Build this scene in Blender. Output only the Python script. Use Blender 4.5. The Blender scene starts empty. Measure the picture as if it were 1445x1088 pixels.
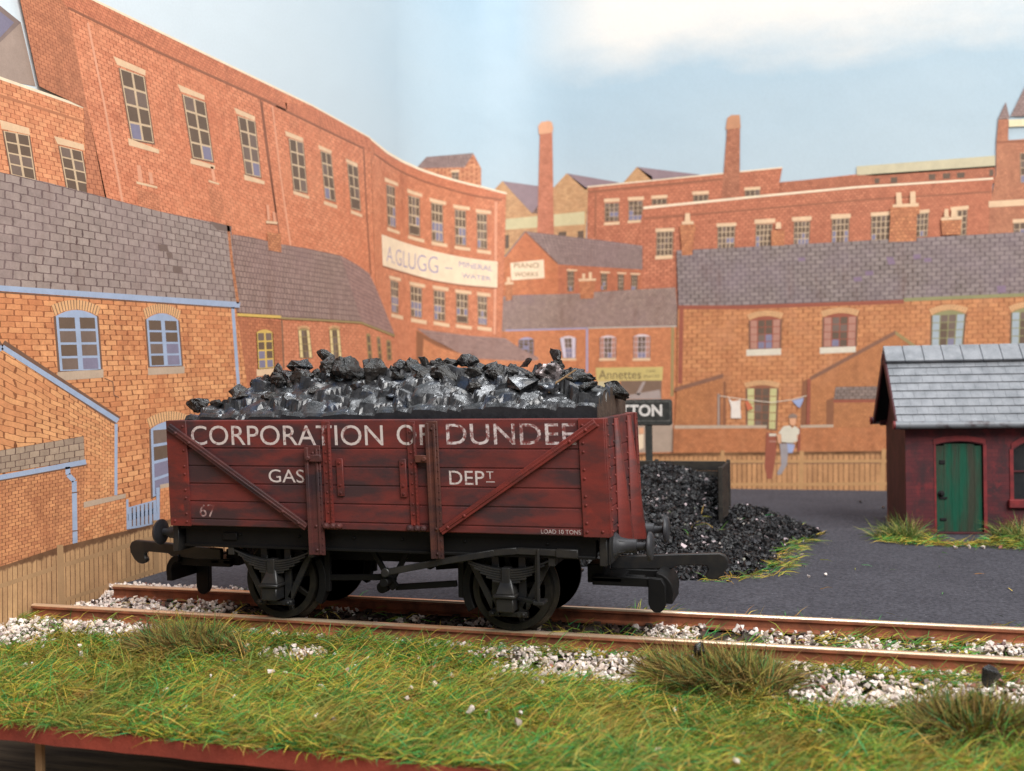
import bpy, bmesh, math, random
import numpy as np
from mathutils import Vector, Matrix, noise
# Dimensions are written in millimetres of the model and built at real size (U converts to metres).
# x runs along the track (right), y towards the backscene, z up from the rail tops.
U = 0.001
random.seed(7); rng = np.random.default_rng(7)
SC = bpy.context.scene
COL = SC.collection
PI = math.pi

def lin(c):
    c = c / 255.0
    return c / 12.92 if c <= 0.04045 else ((c + 0.055) / 1.055) ** 2.4
def rgb(r, g, b): return (lin(r), lin(g), lin(b), 1.0)

# ------------------------------------------------------------------ materials
MATS = {}
def new_mat(name):
    m = bpy.data.materials.new(name); m.use_nodes = True
    nt = m.node_tree
    return m, nt, nt.nodes['Principled BSDF']
def N(nt, kind, **kw):
    n = nt.nodes.new(kind)
    for k, v in kw.items(): setattr(n, k, v)
    return n
def mm_coords(nt, scale=1.0, stretch=(1, 1, 1)):
    tc = N(nt, 'ShaderNodeTexCoord'); mp = N(nt, 'ShaderNodeMapping')
    mp.inputs['Scale'].default_value = tuple(1000.0 * scale * s for s in stretch)
    nt.links.new(tc.outputs['Object'], mp.inputs['Vector'])
    return mp.outputs['Vector']
def noise_node(nt, vec, scale, detail=4, rough=.55):
    n = N(nt, 'ShaderNodeTexNoise'); n.inputs['Scale'].default_value = scale
    n.inputs['Detail'].default_value = detail; n.inputs['Roughness'].default_value = rough
    nt.links.new(vec, n.inputs['Vector']); return n.outputs['Fac']
def ramp(nt, fac, stops, interp='LINEAR'):
    r = N(nt, 'ShaderNodeValToRGB'); r.color_ramp.interpolation = interp
    el = r.color_ramp.elements
    while len(el) < len(stops): el.new(0.5)
    for e, (p, c) in zip(el, stops):
        e.position = p; e.color = c if len(c) == 4 else (*c, 1)
    nt.links.new(fac, r.inputs['Fac']); return r.outputs['Color']
def mixc(nt, fac, a, b, mode='MIX'):
    n = N(nt, 'ShaderNodeMix', data_type='RGBA', blend_type=mode)
    for i, s in ((0, fac), (6, a), (7, b)):
        if hasattr(s, 'links') or hasattr(s, 'is_linked'): nt.links.new(s, n.inputs[i])
        else: n.inputs[i].default_value = s
    return n.outputs[2]
def bump(nt, bs, fac, strength, dist):
    b = N(nt, 'ShaderNodeBump'); b.inputs['Strength'].default_value = strength
    b.inputs['Distance'].default_value = dist * U
    nt.links.new(fac, b.inputs['Height']); nt.links.new(b.outputs['Normal'], bs.inputs['Normal'])
def g(v): return (v, v, v, 1)

def mat(name, c, c2=None, scale=1.0, lo=.35, hi=.65, rough=.6, spec=.3, metal=0.0, bs=0.0, bscale=2.0, bdist=.2, grain=.12, gscale=6.0, stretch=(1, 1, 1), rough2=None):
    """two tone surface: patches of c2 over c, fine grain, optional bump (scales per millimetre)"""
    m, nt, b = new_mat(name); v = mm_coords(nt, 1, stretch)
    col = c
    if c2:
        f = noise_node(nt, v, scale, 5)
        f = ramp(nt, f, [(lo, g(0)), (hi, g(1))])
        col = mixc(nt, f, c, c2)
        if rough2 is not None:
            r = N(nt, 'ShaderNodeMapRange'); r.inputs['To Min'].default_value = rough; r.inputs['To Max'].default_value = rough2
            nt.links.new(f, r.inputs['Value']); nt.links.new(r.outputs[0], b.inputs['Roughness'])
    if grain:
        f2 = noise_node(nt, v, gscale, 3)
        col = mixc(nt, 1.0, col, ramp(nt, f2, [(.25, g(1 - grain)), (.75, g(1 + grain))]), 'MULTIPLY')
    if hasattr(col, 'links'): nt.links.new(col, b.inputs['Base Color'])
    else: b.inputs['Base Color'].default_value = col
    if rough2 is None: b.inputs['Roughness'].default_value = rough
    b.inputs['Metallic'].default_value = metal; b.inputs['Specular IOR Level'].default_value = spec
    if bs: bump(nt, b, noise_node(nt, v, bscale, 6, .65), bs, bdist)
    MATS[name] = m; return m

PR, PS = .5, .22     # gloss of the printed paper
def veil(c, k=.16, lift=1.12):                 # pale tan mixed into each ink: the paper's hazy sheen put into the colour
    p = rgb(196, 166, 134); return tuple(min(.86, (a * (1 - k) + b * k) * lift) for a, b in zip(c[:3], p[:3])) + (1,)
def ink(name, c, var=.07, sc=.35):
    c = veil(c)
    m, nt, b = new_mat(name); v = mm_coords(nt)
    f = noise_node(nt, v, sc, 5, .6); f2 = noise_node(nt, v, 3.2, 2)
    col = mixc(nt, 1.0, c, ramp(nt, f, [(.25, g(1 - var)), (.75, g(1 + var))]), 'MULTIPLY')
    col = mixc(nt, 1.0, col, ramp(nt, f2, [(.3, g(.95)), (.7, g(1.05))]), 'MULTIPLY')
    nt.links.new(col, b.inputs['Base Color']); b.inputs['Roughness'].default_value = PR; b.inputs['Specular IOR Level'].default_value = PS
    MATS[name] = m; return m
def brickwork(name, c1, c2, cm, mortar=.05, wash=None, wsc=.06, washamt=.6, distort=.10, dark=None, offset=.5, grain=.10, light=None):
    """printed brick, slate or plank pattern on the UV grid, with watercolour washes across it"""
    m, nt, b = new_mat(name)
    lf = 1.34 if name[:4] in ('tile', 'slat') else 1.22 if name[:5] == 'fence' else 1.24 if name in ('brick_L', 'brick_L2', 'brick_L3', 'brick_b', 'brick_b2', 'brick_l', 'brick_side') else 1.10
    tl = name[:4] in ('tile', 'slat'); kv = .10 if tl else .19
    c1, c2, cm = veil(c1, kv, lf * (1.0 if tl else 1.04)), veil(c2, kv, lf * (.94 if tl else .96)), veil(cm, .05, lf * .72); wash = veil(wash, kv, lf) if wash else None; dark = veil(dark, .07, lf) if dark else None
    uv = N(nt, 'ShaderNodeUVMap'); v = mm_coords(nt)
    nz = N(nt, 'ShaderNodeTexNoise'); nz.inputs['Scale'].default_value = .9; nz.inputs['Detail'].default_value = 3
    nt.links.new(v, nz.inputs['Vector'])
    sb = N(nt, 'ShaderNodeVectorMath', operation='SUBTRACT'); sb.inputs[1].default_value = (.5, .5, .5)
    nt.links.new(nz.outputs['Color'], sb.inputs[0])
    sc = N(nt, 'ShaderNodeVectorMath', operation='SCALE'); sc.inputs['Scale'].default_value = distort * 2.4
    nt.links.new(sb.outputs[0], sc.inputs[0])
    ad = N(nt, 'ShaderNodeVectorMath', operation='ADD')
    nt.links.new(uv.outputs['UV'], ad.inputs[0]); nt.links.new(sc.outputs[0], ad.inputs[1])
    br = N(nt, 'ShaderNodeTexBrick'); br.offset = offset
    br.inputs['Scale'].default_value = 1; br.inputs['Brick Width'].default_value = 1; br.inputs['Row Height'].default_value = 1
    br.inputs['Mortar Size'].default_value = mortar; br.inputs['Mortar Smooth'].default_value = .6; br.inputs['Bias'].default_value = 0
    br.inputs['Color1'].default_value = c1; br.inputs['Color2'].default_value = c2; br.inputs['Mortar'].default_value = cm
    nt.links.new(ad.outputs[0], br.inputs['Vector'])
    col = br.outputs['Color']
    if wash:
        f = ramp(nt, noise_node(nt, v, wsc, 5, .6), [(.40, g(0)), (.68, g(washamt))])
        col = mixc(nt, f, col, mixc(nt, .55, col, wash))
    if light:
        f = ramp(nt, noise_node(nt, v, wsc * 2.3, 4, .6), [(.5, g(0)), (.75, g(.5))])
        col = mixc(nt, f, col, light)
    if dark:
        f = ramp(nt, noise_node(nt, v, wsc * 1.7, 6, .7), [(.55, g(0)), (.74, g(.6))])
        col = mixc(nt, f, col, dark)
    col = mixc(nt, 1.0, col, ramp(nt, noise_node(nt, v, 2.6, 3, .7), [(.28, g(1 - grain)), (.72, g(1 + grain))]), 'MULTIPLY')
    col = mixc(nt, 1.0, col, ramp(nt, noise_node(nt, v, .45, 5, .65), [(.3, g(.84)), (.7, g(1.12))]), 'MULTIPLY')     # uneven watercolour
    soot = N(nt, 'ShaderNodeMapping'); soot.inputs['Scale'].default_value = (.5, .5, .12); nt.links.new(v, soot.inputs['Vector'])
    col = mixc(nt, ramp(nt, noise_node(nt, soot.outputs[0], .35, 5, .65), [(.56, g(0)), (.74, g(.30))]), col, rgb(104, 66, 52))
    nt.links.new(col, b.inputs['Base Color']); b.inputs['Roughness'].default_value = PR; b.inputs['Specular IOR Level'].default_value = PS
    MATS[name] = m; return m

# ------------------------------------------------------------------ mesh building
class MB:
    def __init__(s): s.v = []; s.f = []; s.m = []; s.mi = 0
    def add(s, vs, fs):
        o = len(s.v); s.v += [tuple(p) for p in vs]
        for f in fs: s.f.append([i + o for i in f]); s.m.append(s.mi)
    def box(s, x0, x1, y0, y1, z0, z1):
        v = [(x, y, z) for z in (z0, z1) for y in (y0, y1) for x in (x0, x1)]
        s.add(v, [(0, 2, 3, 1), (4, 5, 7, 6), (0, 1, 5, 4), (2, 6, 7, 3), (0, 4, 6, 2), (1, 3, 7, 5)])
    def hexa(s, v):   # 8 corners: bottom 4 ccw then top 4 ccw
        s.add(v, [(3, 2, 1, 0), (4, 5, 6, 7), (0, 1, 5, 4), (1, 2, 6, 5), (2, 3, 7, 6), (3, 0, 4, 7)])
    def bar(s, p, q, w, t, side=(0, 1, 0), w2=None):
        """bar from p to q: thickness t along side, width w across"""
        p, q = Vector(p), Vector(q); d = (q - p).normalized(); sd = Vector(side)
        sd = (sd - d * sd.dot(d)).normalized(); up = d.cross(sd); w2 = w if w2 is None else w2
        v = []
        for c, ww in ((p, w), (q, w2)):
            v += [c - sd * t / 2 - up * ww / 2, c + sd * t / 2 - up * ww / 2, c + sd * t / 2 + up * ww / 2, c - sd * t / 2 + up * ww / 2]
        s.add(v, [(3, 2, 1, 0), (4, 5, 6, 7), (0, 1, 5, 4), (1, 2, 6, 5), (2, 3, 7, 6), (3, 0, 4, 7)])
    def prism(s, prof, axis, a0, a1):
        """closed profile swept along an axis; profile pairs are the other two coordinates in order"""
        def mk(p, a): return (a, p[0], p[1]) if axis == 'x' else (p[0], a, p[1]) if axis == 'y' else (p[0], p[1], a)
        n = len(prof)
        s.add([mk(p, a0) for p in prof] + [mk(p, a1) for p in prof],
              [tuple(range(n - 1, -1, -1)), tuple(range(n, 2 * n))] + [(i, (i + 1) % n, n + (i + 1) % n, n + i) for i in range(n)])
    def lathe(s, p, q, prof, n=24):
        """profile (t along p->q in mm, radius) spun about the axis, ends closed"""
        p, q = Vector(p), Vector(q); d = (q - p).normalized()
        a = d.orthogonal().normalized(); b = d.cross(a); v = []; f = []
        for t, r in prof:
            for i in range(n):
                an = 2 * PI * i / n; v.append(p + d * t + (a * math.cos(an) + b * math.sin(an)) * r)
        for k in range(len(prof) - 1):
            for i in range(n):
                j = (i + 1) % n; f.append((k * n + i, k * n + j, (k + 1) * n + j, (k + 1) * n + i))
        f.append(tuple(range(n - 1, -1, -1))); f.append(tuple((len(prof) - 1) * n + i for i in range(n)))
        s.add(v, f)
    def cyl(s, p, q, r0, r1=None, n=20):
        L = (Vector(q) - Vector(p)).length; s.lathe(p, q, [(0, r0), (L, r0 if r1 is None else r1)], n)
    def ring(s, c, axis, ro, ri, t, n=40):
        """flat ring with rectangular section centred on c"""
        c = Vector(c); d = Vector(axis).normalized(); a = d.orthogonal().normalized(); b = d.cross(a); v = []; f = []
        for i in range(n):
            an = 2 * PI * i / n; e = a * math.cos(an) + b * math.sin(an)
            v += [c + d * t / 2 + e * ro, c - d * t / 2 + e * ro, c - d * t / 2 + e * ri, c + d * t / 2 + e * ri]
        for i in range(n):
            j = (i + 1) % n
            for k in range(4):
                l = (k + 1) % 4; f.append((i * 4 + k, i * 4 + l, j * 4 + l, j * 4 + k))
        s.add(v, f)
    def rivet(s, p, nrm, r=.24):
        p, n = Vector(p), Vector(nrm).normalized(); a = n.orthogonal().normalized(); b = n.cross(a)
        v = []; k = 7
        for rr, h in ((1, 0), (.85, .5), (.4, .85)):
            for i in range(k):
                an = 2 * PI * i / k; v.append(p + (a * math.cos(an) + b * math.sin(an)) * r * rr + n * r * h)
        f = [(q * k + i, q * k + (i + 1) % k, (q + 1) * k + (i + 1) % k, (q + 1) * k + i) for q in range(2) for i in range(k)]
        f.append(tuple(2 * k + i for i in range(k))); s.add(v, f)
    def build(s, name, mats, parent=None, bev=0.0, smooth=None, warp=None):
        me = bpy.data.meshes.new(name)
        vs = [warp(p) for p in s.v] if warp else s.v
        me.from_pydata([(x * U, y * U, z * U) for x, y, z in vs], [], s.f)
        if not isinstance(mats, (list, tuple)): mats = [mats]
        for m in mats: me.materials.append(MATS[m] if isinstance(m, str) else m)
        me.polygons.foreach_set('material_index', s.m)
        bm = bmesh.new(); bm.from_mesh(me)
        bmesh.ops.recalc_face_normals(bm, faces=bm.faces)
        if bev:
            ed = [e for e in bm.edges if len(e.link_faces) == 2 and e.calc_face_angle(0) > .6]
            bmesh.ops.bevel(bm, geom=ed, offset=bev * U, segments=1, affect='EDGES', profile=.5, clamp_overlap=True)
        bm.to_mesh(me); bm.free()
        if smooth:
            me.polygons.foreach_set('use_smooth', [True] * len(me.polygons)); me.set_sharp_from_angle(angle=math.radians(smooth))
        o = bpy.data.objects.new(name, me); COL.objects.link(o)
        if parent: o.parent = parent
        return o
def raw_mesh(name, verts, faces, mats, parent=None):
    me = bpy.data.meshes.new(name)
    me.from_pydata((np.asarray(verts) * U).tolist(), [], faces)
    for m in (mats if isinstance(mats, (list, tuple)) else [mats]): me.materials.append(MATS[m] if isinstance(m, str) else m)
    o = bpy.data.objects.new(name, me); COL.objects.link(o)
    if parent: o.parent = parent
    return o
def tag(o, label=None, cat=None, group=None, kind=None):
    if label: o['label'] = label
    if cat: o['category'] = cat
    if group: o['group'] = group
    if kind: o['kind'] = kind
    return o
def thing(name, label, cat, loc=(0, 0, 0), rz=0, group=None):
    o = bpy.data.objects.new(name, None); COL.objects.link(o); o.empty_display_size = .005
    o.location = tuple(c * U for c in loc); o.rotation_euler = (0, 0, rz)
    return tag(o, label, cat, group)
def copy_part(o, parent, loc=None, rz=None, scale=None):
    c = o.copy(); COL.objects.link(c); c.parent = parent
    if loc is not None: c.location = tuple(v * U for v in loc)
    if rz is not None: c.rotation_euler = (0, 0, rz)
    if scale is not None: c.scale = scale
    for k in list(o.children): copy_part(k, c)
    return c
def text_mesh(txt, bold=0.0):
    """letters as flat triangles in the unit box (u right, v up)"""
    cu = bpy.data.curves.new('lettering', 'FONT'); cu.body = txt; cu.offset = bold; cu.resolution_u = 4
    o = bpy.data.objects.new('lettering', cu); COL.objects.link(o)
    bpy.context.view_layer.update()
    me = bpy.data.meshes.new_from_object(o.evaluated_get(bpy.context.evaluated_depsgraph_get()))
    vs = np.array([v.co[:2] for v in me.vertices]); fs = [list(p.vertices) for p in me.polygons]
    bpy.data.objects.remove(o); bpy.data.curves.remove(cu); bpy.data.meshes.remove(me)
    lo, hi = vs.min(0), vs.max(0)
    return (vs - lo) / (hi - lo), fs
ROLLSGN = 1
BACKSCENE = [
 ('gabled_mill', 'grey gabled mill roof with blue skylight behind the left factory',
  [('stone_grey',5,[(27.73,107.48),(40.34,108.99),(45.15,107.69),(48.52,97.23),(40.05,96.12),(27.5,96.6)],None,1,1),
   ('slate',6,[(27.73,107.48),(40.34,108.99),(45.15,107.69),(40.19,102.64),(27.65,103.63)],None,1,1)],
  [('skylight',None,[('pane_blue',7,[(37.65,107.72),(40.31,107.96),(43.5,107.14),(40.21,103.5),(37.54,102.98)],None,1,1)])]),
 ('roof_turret', 'small brick roof turret with grey slate roof',
  [('brick_f',10,[(232.06,118.03),(240.46,119.53),(247.9,120.71),(254.76,121.65),(258.62,126.79),(261.66,121.63),(261.54,114.02),(249.95,114.9),(241.58,115.89),(232.02,116.41)],[(232.13,120.61),(261.71,124.34),(261.54,114.02),(231.87,110.77)],8,12)],
  [('roof',None,[('slate_f',11,[(231.53,117.94),(237.39,122.94),(245.07,124.56),(252.07,125.91),(258.63,127.05),(254.95,121.42),(247.9,120.54),(240.24,119.41)],[(234.72,122.5),(258.63,127.05),(254.95,121.42),(232.06,118.03)],20,7)]),
   ('window',None,[('stone',12,[(248.83,119.77),(252.62,120.35),(252.6,119.51),(248.82,118.94)],None,1,1),('WIN',10,[(249.32,118.99),(252.21,119.47),(252.15,116.38),(249.28,116.66)],2,2,'w_cream',None,0.25,0.1,0.0,0,0)])]),
 ('saw_tooth_shed', 'tan brick shed with three saw tooth gables and a cream band',
  [('brick_tan',15,[(266.91,114.28),(269.87,117.28),(280.84,105.38),(289.3,114.87),(294.22,119.82),(301.47,113.97),(308.57,114.46),(315.61,114.96),(320.61,120.28),(326.24,116.32),(326.15,110.67),(320.26,110.86),(314.31,111.05),(308.32,111.25),(302.26,111.45),(301.16,94.24),(294.9,93.5),(288.7,92.67),(282.54,91.74),(276.36,90.71),(270.11,89.59),(270.47,112.34)],[(267.18,120.07),(326.25,117.53),(325.88,92.91),(266.77,94.89)],40,40)],
  [('roof',None,[('slate_p',15,[(269.87,117.28),(276.73,116.5),(283.49,115.54),(283.33,105.17),(281.09,105.21)],None,1,1),('slate_p',15,[(294.22,119.82),(300.92,118.23),(307.55,116.63),(314.13,115.06),(308.24,114.57),(302.31,114.07),(301.45,112.98)],None,1,1),('slate_p',15,[(320.61,120.28),(343.64,115.79),(325.81,115.13)],None,1,1)]),
   ('fascia_band',None,[('cream_green',16,[(270.33,103.08),(276.48,103.73),(282.57,104.27),(288.64,104.7),(294.75,104.99),(300.91,105.2),(300.83,100.43),(294.68,100.37),(288.57,100.22),(282.5,99.96),(276.42,99.59),(270.26,99.1)],None,1,1)]),
   ('window',None,[('pane',17,[(290.7,98.07),(293.8,98.18),(293.77,96.11),(290.67,96.25)],None,1,1)]),
   ('window',None,[('pane',17,[(298.1,98.03),(300.38,98.15),(300.33,95.27),(298.06,95.4)],None,1,1)]),
   ('window',None,[('pane',17,[(270.65,97.04),(272.1,97.32),(272.02,92.35),(270.57,92.08)],None,1,1)])]),
 ('back_factory', 'red brick factory with flat parapet behind the right factory',
  [('brick_fr',20,[(302.31,114.3),(308.69,114.49),(315.02,114.68),(321.28,114.86),(327.49,115.05),(333.64,115.23),(339.74,115.41),(345.78,115.59),(351.76,115.76),(357.69,115.94),(372.1,116.39),(371.06,110.97),(397.15,112.1),(397.0,101.34),(321.9,98.31),(321.5,72.39),(314.72,74.39),(307.87,76.41),(300.94,78.45)],[(301.78,114.73),(372.1,116.39),(371.73,90.46),(301.38,88.96)],40,24),
   ('coping',21,[(302.02,114.4),(308.15,114.58),(314.22,114.76),(320.24,114.94),(326.21,115.11),(332.12,115.29),(337.98,115.46),(343.79,115.63),(349.55,115.8),(355.26,115.97),(360.91,116.14),(366.52,116.3),(372.09,116.47),(372.12,116.07),(366.56,115.9),(360.95,115.73),(355.29,115.56),(349.58,115.39),(343.82,115.22),(338.02,115.05),(332.16,114.88),(326.24,114.7),(320.28,114.52),(314.26,114.34),(308.19,114.16),(302.06,113.98)],None,1,1),
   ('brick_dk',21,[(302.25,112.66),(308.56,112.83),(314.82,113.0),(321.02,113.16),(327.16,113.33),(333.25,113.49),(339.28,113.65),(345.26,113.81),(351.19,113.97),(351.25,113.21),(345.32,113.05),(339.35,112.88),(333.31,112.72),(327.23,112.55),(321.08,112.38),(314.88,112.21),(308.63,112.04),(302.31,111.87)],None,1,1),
   ('brick_dk',21,[(305.46,111.64),(304.96,95.67),(304.43,95.71),(304.93,111.68)],None,1,1)],
  [('window',None,[('stone',22,[(308.25,109.41),(314.04,109.28),(314.02,108.06),(308.23,108.1)],None,1,1),('stone',22,[(308.11,100.58),(313.91,100.65),(313.89,99.59),(308.09,99.6)],None,1,1),('WIN',20,[(308.64,107.75),(313.68,107.59),(313.41,100.92),(308.61,100.96)],3,4,'w_cream',None,0.25,0.1,0.0,0,0)]),
   ('window',None,[('stone',22,[(317.17,109.4),(323.05,109.26),(323.03,108.04),(317.15,108.18)],None,1,1),('stone',22,[(316.87,100.72),(322.75,100.78),(322.74,99.89),(316.86,99.9)],None,1,1),('WIN',20,[(317.55,107.99),(322.45,107.84),(322.27,100.8),(317.44,100.85)],3,4,'w_cream',None,0.25,0.1,0.0,0,0)]),
   ('window',None,[('stone',22,[(325.72,109.32),(331.61,109.34),(331.6,108.21),(325.71,108.28)],None,1,1),('WIN',20,[(326.11,108.09),(331.19,108.0),(331.16,105.99),(326.08,105.99)],3,1,'w_cream',None,0.25,0.1,0.0,0,0)]),
   ('window',None,[('stone',22,[(340.55,109.87),(346.47,109.79),(346.45,108.67),(340.54,108.75)],None,1,1),('WIN',20,[(341.09,108.55),(346.21,108.53),(346.02,106.16),(341.05,106.24)],3,1,'w_cream',None,0.25,0.1,0.0,0,0)]),
   ('window',None,[('stone',22,[(358.91,110.05),(364.51,110.06),(364.5,109.04),(358.9,109.11)],None,1,1),('WIN',20,[(359.28,109.08),(364.19,109.07),(364.16,106.87),(359.25,106.88)],3,1,'w_cream',None,0.25,0.1,0.0,0,0)])]),
 ('factory_chimney', 'tall slim round brick chimney left of centre',
  [('chim',25,[(284.4,136.43),(289.05,136.26),(289.11,97.13),(282.8,97.96)],[(284.4,136.43),(289.05,136.26),(289.11,97.13),(282.8,97.96)],5,70)],
  [('chimney_cap',None,[('chim_cap',26,[(283.76,137.94),(284.94,139.4),(287.61,139.8),(288.93,139.24),(289.47,136.9),(289.03,135.26),(284.04,134.78)],None,1,1)])]),
 ('factory_chimney', 'tall tapering brick chimney right of centre',
  [('chim2',30,[(353.28,131.95),(357.76,131.57),(357.24,106.62),(350.96,106.87)],[(353.28,131.95),(357.76,131.57),(357.24,106.62),(350.96,106.87)],5,44)],
  [('chimney_cap',None,[('chim_cap2',31,[(353.32,135.27),(354.89,136.24),(357.75,135.99),(357.99,131.4),(352.72,131.21)],None,1,1)])]),
 ('long_shed_roof', 'long cream roofed shed with small dark windows beside the tower',
  [('roof_cream',35,[(396.9,114.77),(440.68,115.13),(440.63,111.23),(402.97,111.1),(396.86,111.86)],None,1,1),
   ('brick_fr2',35,[(371.36,111.13),(402.98,111.75),(440.64,111.78),(440.57,105.92),(371.3,106.59)],[(371.4,114.01),(440.65,112.17),(440.56,105.14),(371.3,106.59)],60,9)],
  [('window',None,[('pane',37,[(407.89,110.19),(410.0,110.2),(409.97,108.2),(407.86,108.18)],None,1,1)]),
   ('window',None,[('pane',37,[(420.01,110.36),(422.08,110.37),(422.05,108.39),(419.98,108.38)],None,1,1)]),
   ('window',None,[('pane',37,[(424.44,110.36),(426.71,110.36),(426.69,108.46),(424.41,108.46)],None,1,1)]),
   ('window',None,[('pane',37,[(428.83,110.28),(431.24,110.27),(431.21,108.46),(428.81,108.47)],None,1,1)]),
   ('window',None,[('pane',37,[(438.83,110.5),(440.05,110.49),(440.02,108.46),(438.8,108.39)],None,1,1)]),
   ('window',None,[('pane',37,[(402.73,110.15),(404.25,110.21),(404.23,108.44),(402.7,108.38)],None,1,1)])]),
 ('right_factory', 'long red brick factory with pale coping above the right terrace',
  [('brick_fr',40,[(322.79,105.26),(366.14,106.8),(397.09,107.7),(439.94,107.61),(438.14,85.71),(334.59,83.46),(335.1,66.74),(319.08,67.29),(320.52,93.2)],[(322.79,105.26),(439.94,107.61),(438.59,86.87),(322.29,72.36)],72,28),
   ('coping',41,[(322.79,105.52),(366.15,107.05),(397.09,107.94),(439.95,107.84),(439.94,107.25),(397.08,107.26),(366.14,106.3),(322.78,104.64)],None,1,1),
   ('brick_dk',41,[(322.71,101.4),(366.06,102.44),(366.09,101.89),(322.75,100.83)],None,1,1),
   ('brick_dk',41,[(366.06,102.44),(397.0,103.32),(397.04,102.78),(366.1,101.89)],None,1,1),
   ('brick_dk',41,[(397.01,103.32),(439.22,103.42),(439.25,102.9),(397.04,102.78)],None,1,1)],
  [('window',None,[('stone',42,[(327.16,97.28),(333.99,97.14),(333.98,95.93),(327.14,95.91)],None,1,1),('stone',42,[(326.85,87.37),(333.2,87.3),(333.19,86.09),(326.83,86.0)],None,1,1),('WIN',40,[(327.71,96.04),(333.34,95.97),(333.04,87.31),(327.41,87.34)],4,4,'w_cream',None,0.15,0.16,0.0,0,0)]),
   ('window',None,[('stone',42,[(349.03,97.87),(356.03,97.77),(356.02,96.67),(349.02,96.68)],None,1,1),('WIN',40,[(349.56,96.72),(355.4,96.63),(354.97,88.51),(349.44,88.48)],4,4,'w_cream',None,0.15,0.16,0.0,0,0)]),
   ('window',None,[('stone',42,[(362.32,98.45),(369.42,98.44),(369.4,96.95),(362.3,96.95)],None,1,1),('WIN',40,[(362.94,96.75),(368.35,96.68),(367.67,88.6),(362.58,88.53)],4,4,'w_cream',None,0.15,0.16,0.0,0,0)]),
   ('window',None,[('stone',42,[(375.17,98.51),(381.74,98.52),(381.72,97.13),(375.15,97.11)],None,1,1),('WIN',40,[(375.94,96.98),(381.09,96.92),(380.58,88.75),(375.67,88.76)],4,4,'w_cream',None,0.15,0.16,0.0,0,0)]),
   ('window',None,[('stone',42,[(388.16,98.71),(394.75,98.55),(394.73,97.17),(388.14,97.16)],None,1,1),('WIN',40,[(388.69,97.12),(394.11,97.13),(393.69,88.71),(388.41,88.74)],4,4,'w_cream',None,0.15,0.16,0.0,0,0)]),
   ('window',None,[('stone',42,[(401.27,98.55),(407.73,98.56),(407.71,97.36),(401.26,97.34)],None,1,1),('WIN',40,[(401.64,97.32),(407.71,97.36),(407.22,88.95),(401.37,89.11)],4,4,'w_cream',None,0.15,0.16,0.0,0,0)]),
   ('window',None,[('stone',42,[(415.98,98.37),(420.07,98.59),(420.06,97.4),(415.97,97.25)],None,1,1),('WIN',40,[(416.12,97.25),(419.69,97.43),(419.21,89.5),(415.71,89.45)],3,4,'w_cream',None,0.15,0.16,0.0,0,0)]),
   ('window',None,[('stone',42,[(426.71,98.81),(432.32,99.01),(432.31,97.83),(426.69,97.63)],None,1,1),('WIN',40,[(427.42,97.58),(431.8,97.71),(431.32,89.23),(427.31,89.05)],3,4,'w_cream',None,0.15,0.16,0.0,0,0)])]),
 ('church_tower', 'brick tower with pinnacle and tiled spire at the right edge',
  [('brick_tw',45,[(441.1,119.94),(449.56,119.88),(458.04,119.5),(457.58,83.15),(438.06,84.15),(438.82,98.21),(440.82,108.64)],[(440.97,120.35),(458.04,119.5),(457.64,87.78),(438.12,88.85)],22,50),
   ('brick_tw',46,[(441.77,126.92),(444.91,126.96),(444.67,119.66),(441.1,119.55)],[(441.77,126.92),(444.91,126.96),(444.67,119.66),(441.1,119.55)],4,12),
   ('brick_dk',47,[(441.09,119.85),(458.03,119.18),(458.04,118.59),(441.11,119.26)],None,1,1)],
  [('pinnacle',None,[('slate_f',47,[(441.63,127.09),(444.13,132.63),(445.26,127.16)],None,1,1)]),
   ('spire',None,[('slate_f',46,[(445.49,127.76),(449.78,136.77),(453.61,144.44),(457.45,127.87),(457.44,126.95)],[(442.06,138.6),(457.57,137.11),(457.44,126.95),(441.92,127.68)],12,12)]),
   ('cornice',None,[('stone_y',47,[(444.97,126.64),(458.12,126.12),(458.1,123.81),(444.94,124.31)],None,1,1)]),
   ('string_course',None,[('stone',47,[(438.48,100.03),(457.8,100.1),(457.77,97.94),(438.45,98.0)],None,1,1)]),
   ('window',None,[('stone',47,[(445.76,93.57),(451.76,93.52),(451.75,92.44),(445.74,92.33)],None,1,1),('WIN',45,[(446.1,92.3),(451.4,92.31),(451.34,88.12),(446.04,88.1)],3,2,'w_cream',None,0.25,0.1,0.0,0,0)]),
   ('window',None,[('WIN',45,[(448.3,115.32),(451.69,115.22),(451.57,105.54),(448.32,105.54)],2,4,'w_cream',None,0.25,0.1,0.0,0,0)])]),
 ('piano_workshop', 'orange gabled workshop with a PIANO WORKS sign',
  [('brick_pw',50,[(270.53,89.18),(278.23,98.09),(284.37,92.12),(290.52,86.06),(296.89,85.42),(303.27,84.74),(309.6,84.07),(315.86,83.4),(322.07,82.75),(321.69,73.68),(315.51,73.6),(309.28,73.51),(302.99,73.43),(296.65,73.34),(290.32,73.22),(282.98,73.39),(275.62,73.46),(268.14,73.45),(268.36,87.08)],[(270.67,98.29),(290.69,97.24),(290.34,74.46),(270.3,74.71)],16,34),
   ('brick_pw2',51,[(290.51,85.81),(296.88,85.19),(303.27,84.53),(309.59,83.87),(315.86,83.23),(322.07,82.58),(321.69,73.68),(315.52,73.84),(309.29,74.0),(303.01,74.17),(296.66,74.33),(290.34,74.46)],[(290.51,85.81),(322.07,82.58),(321.69,73.68),(290.34,74.46)],26,16),
   ('slate',51,[(270.17,89.16),(278.06,98.66),(278.42,98.36),(270.54,88.87)],None,1,1),
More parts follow.
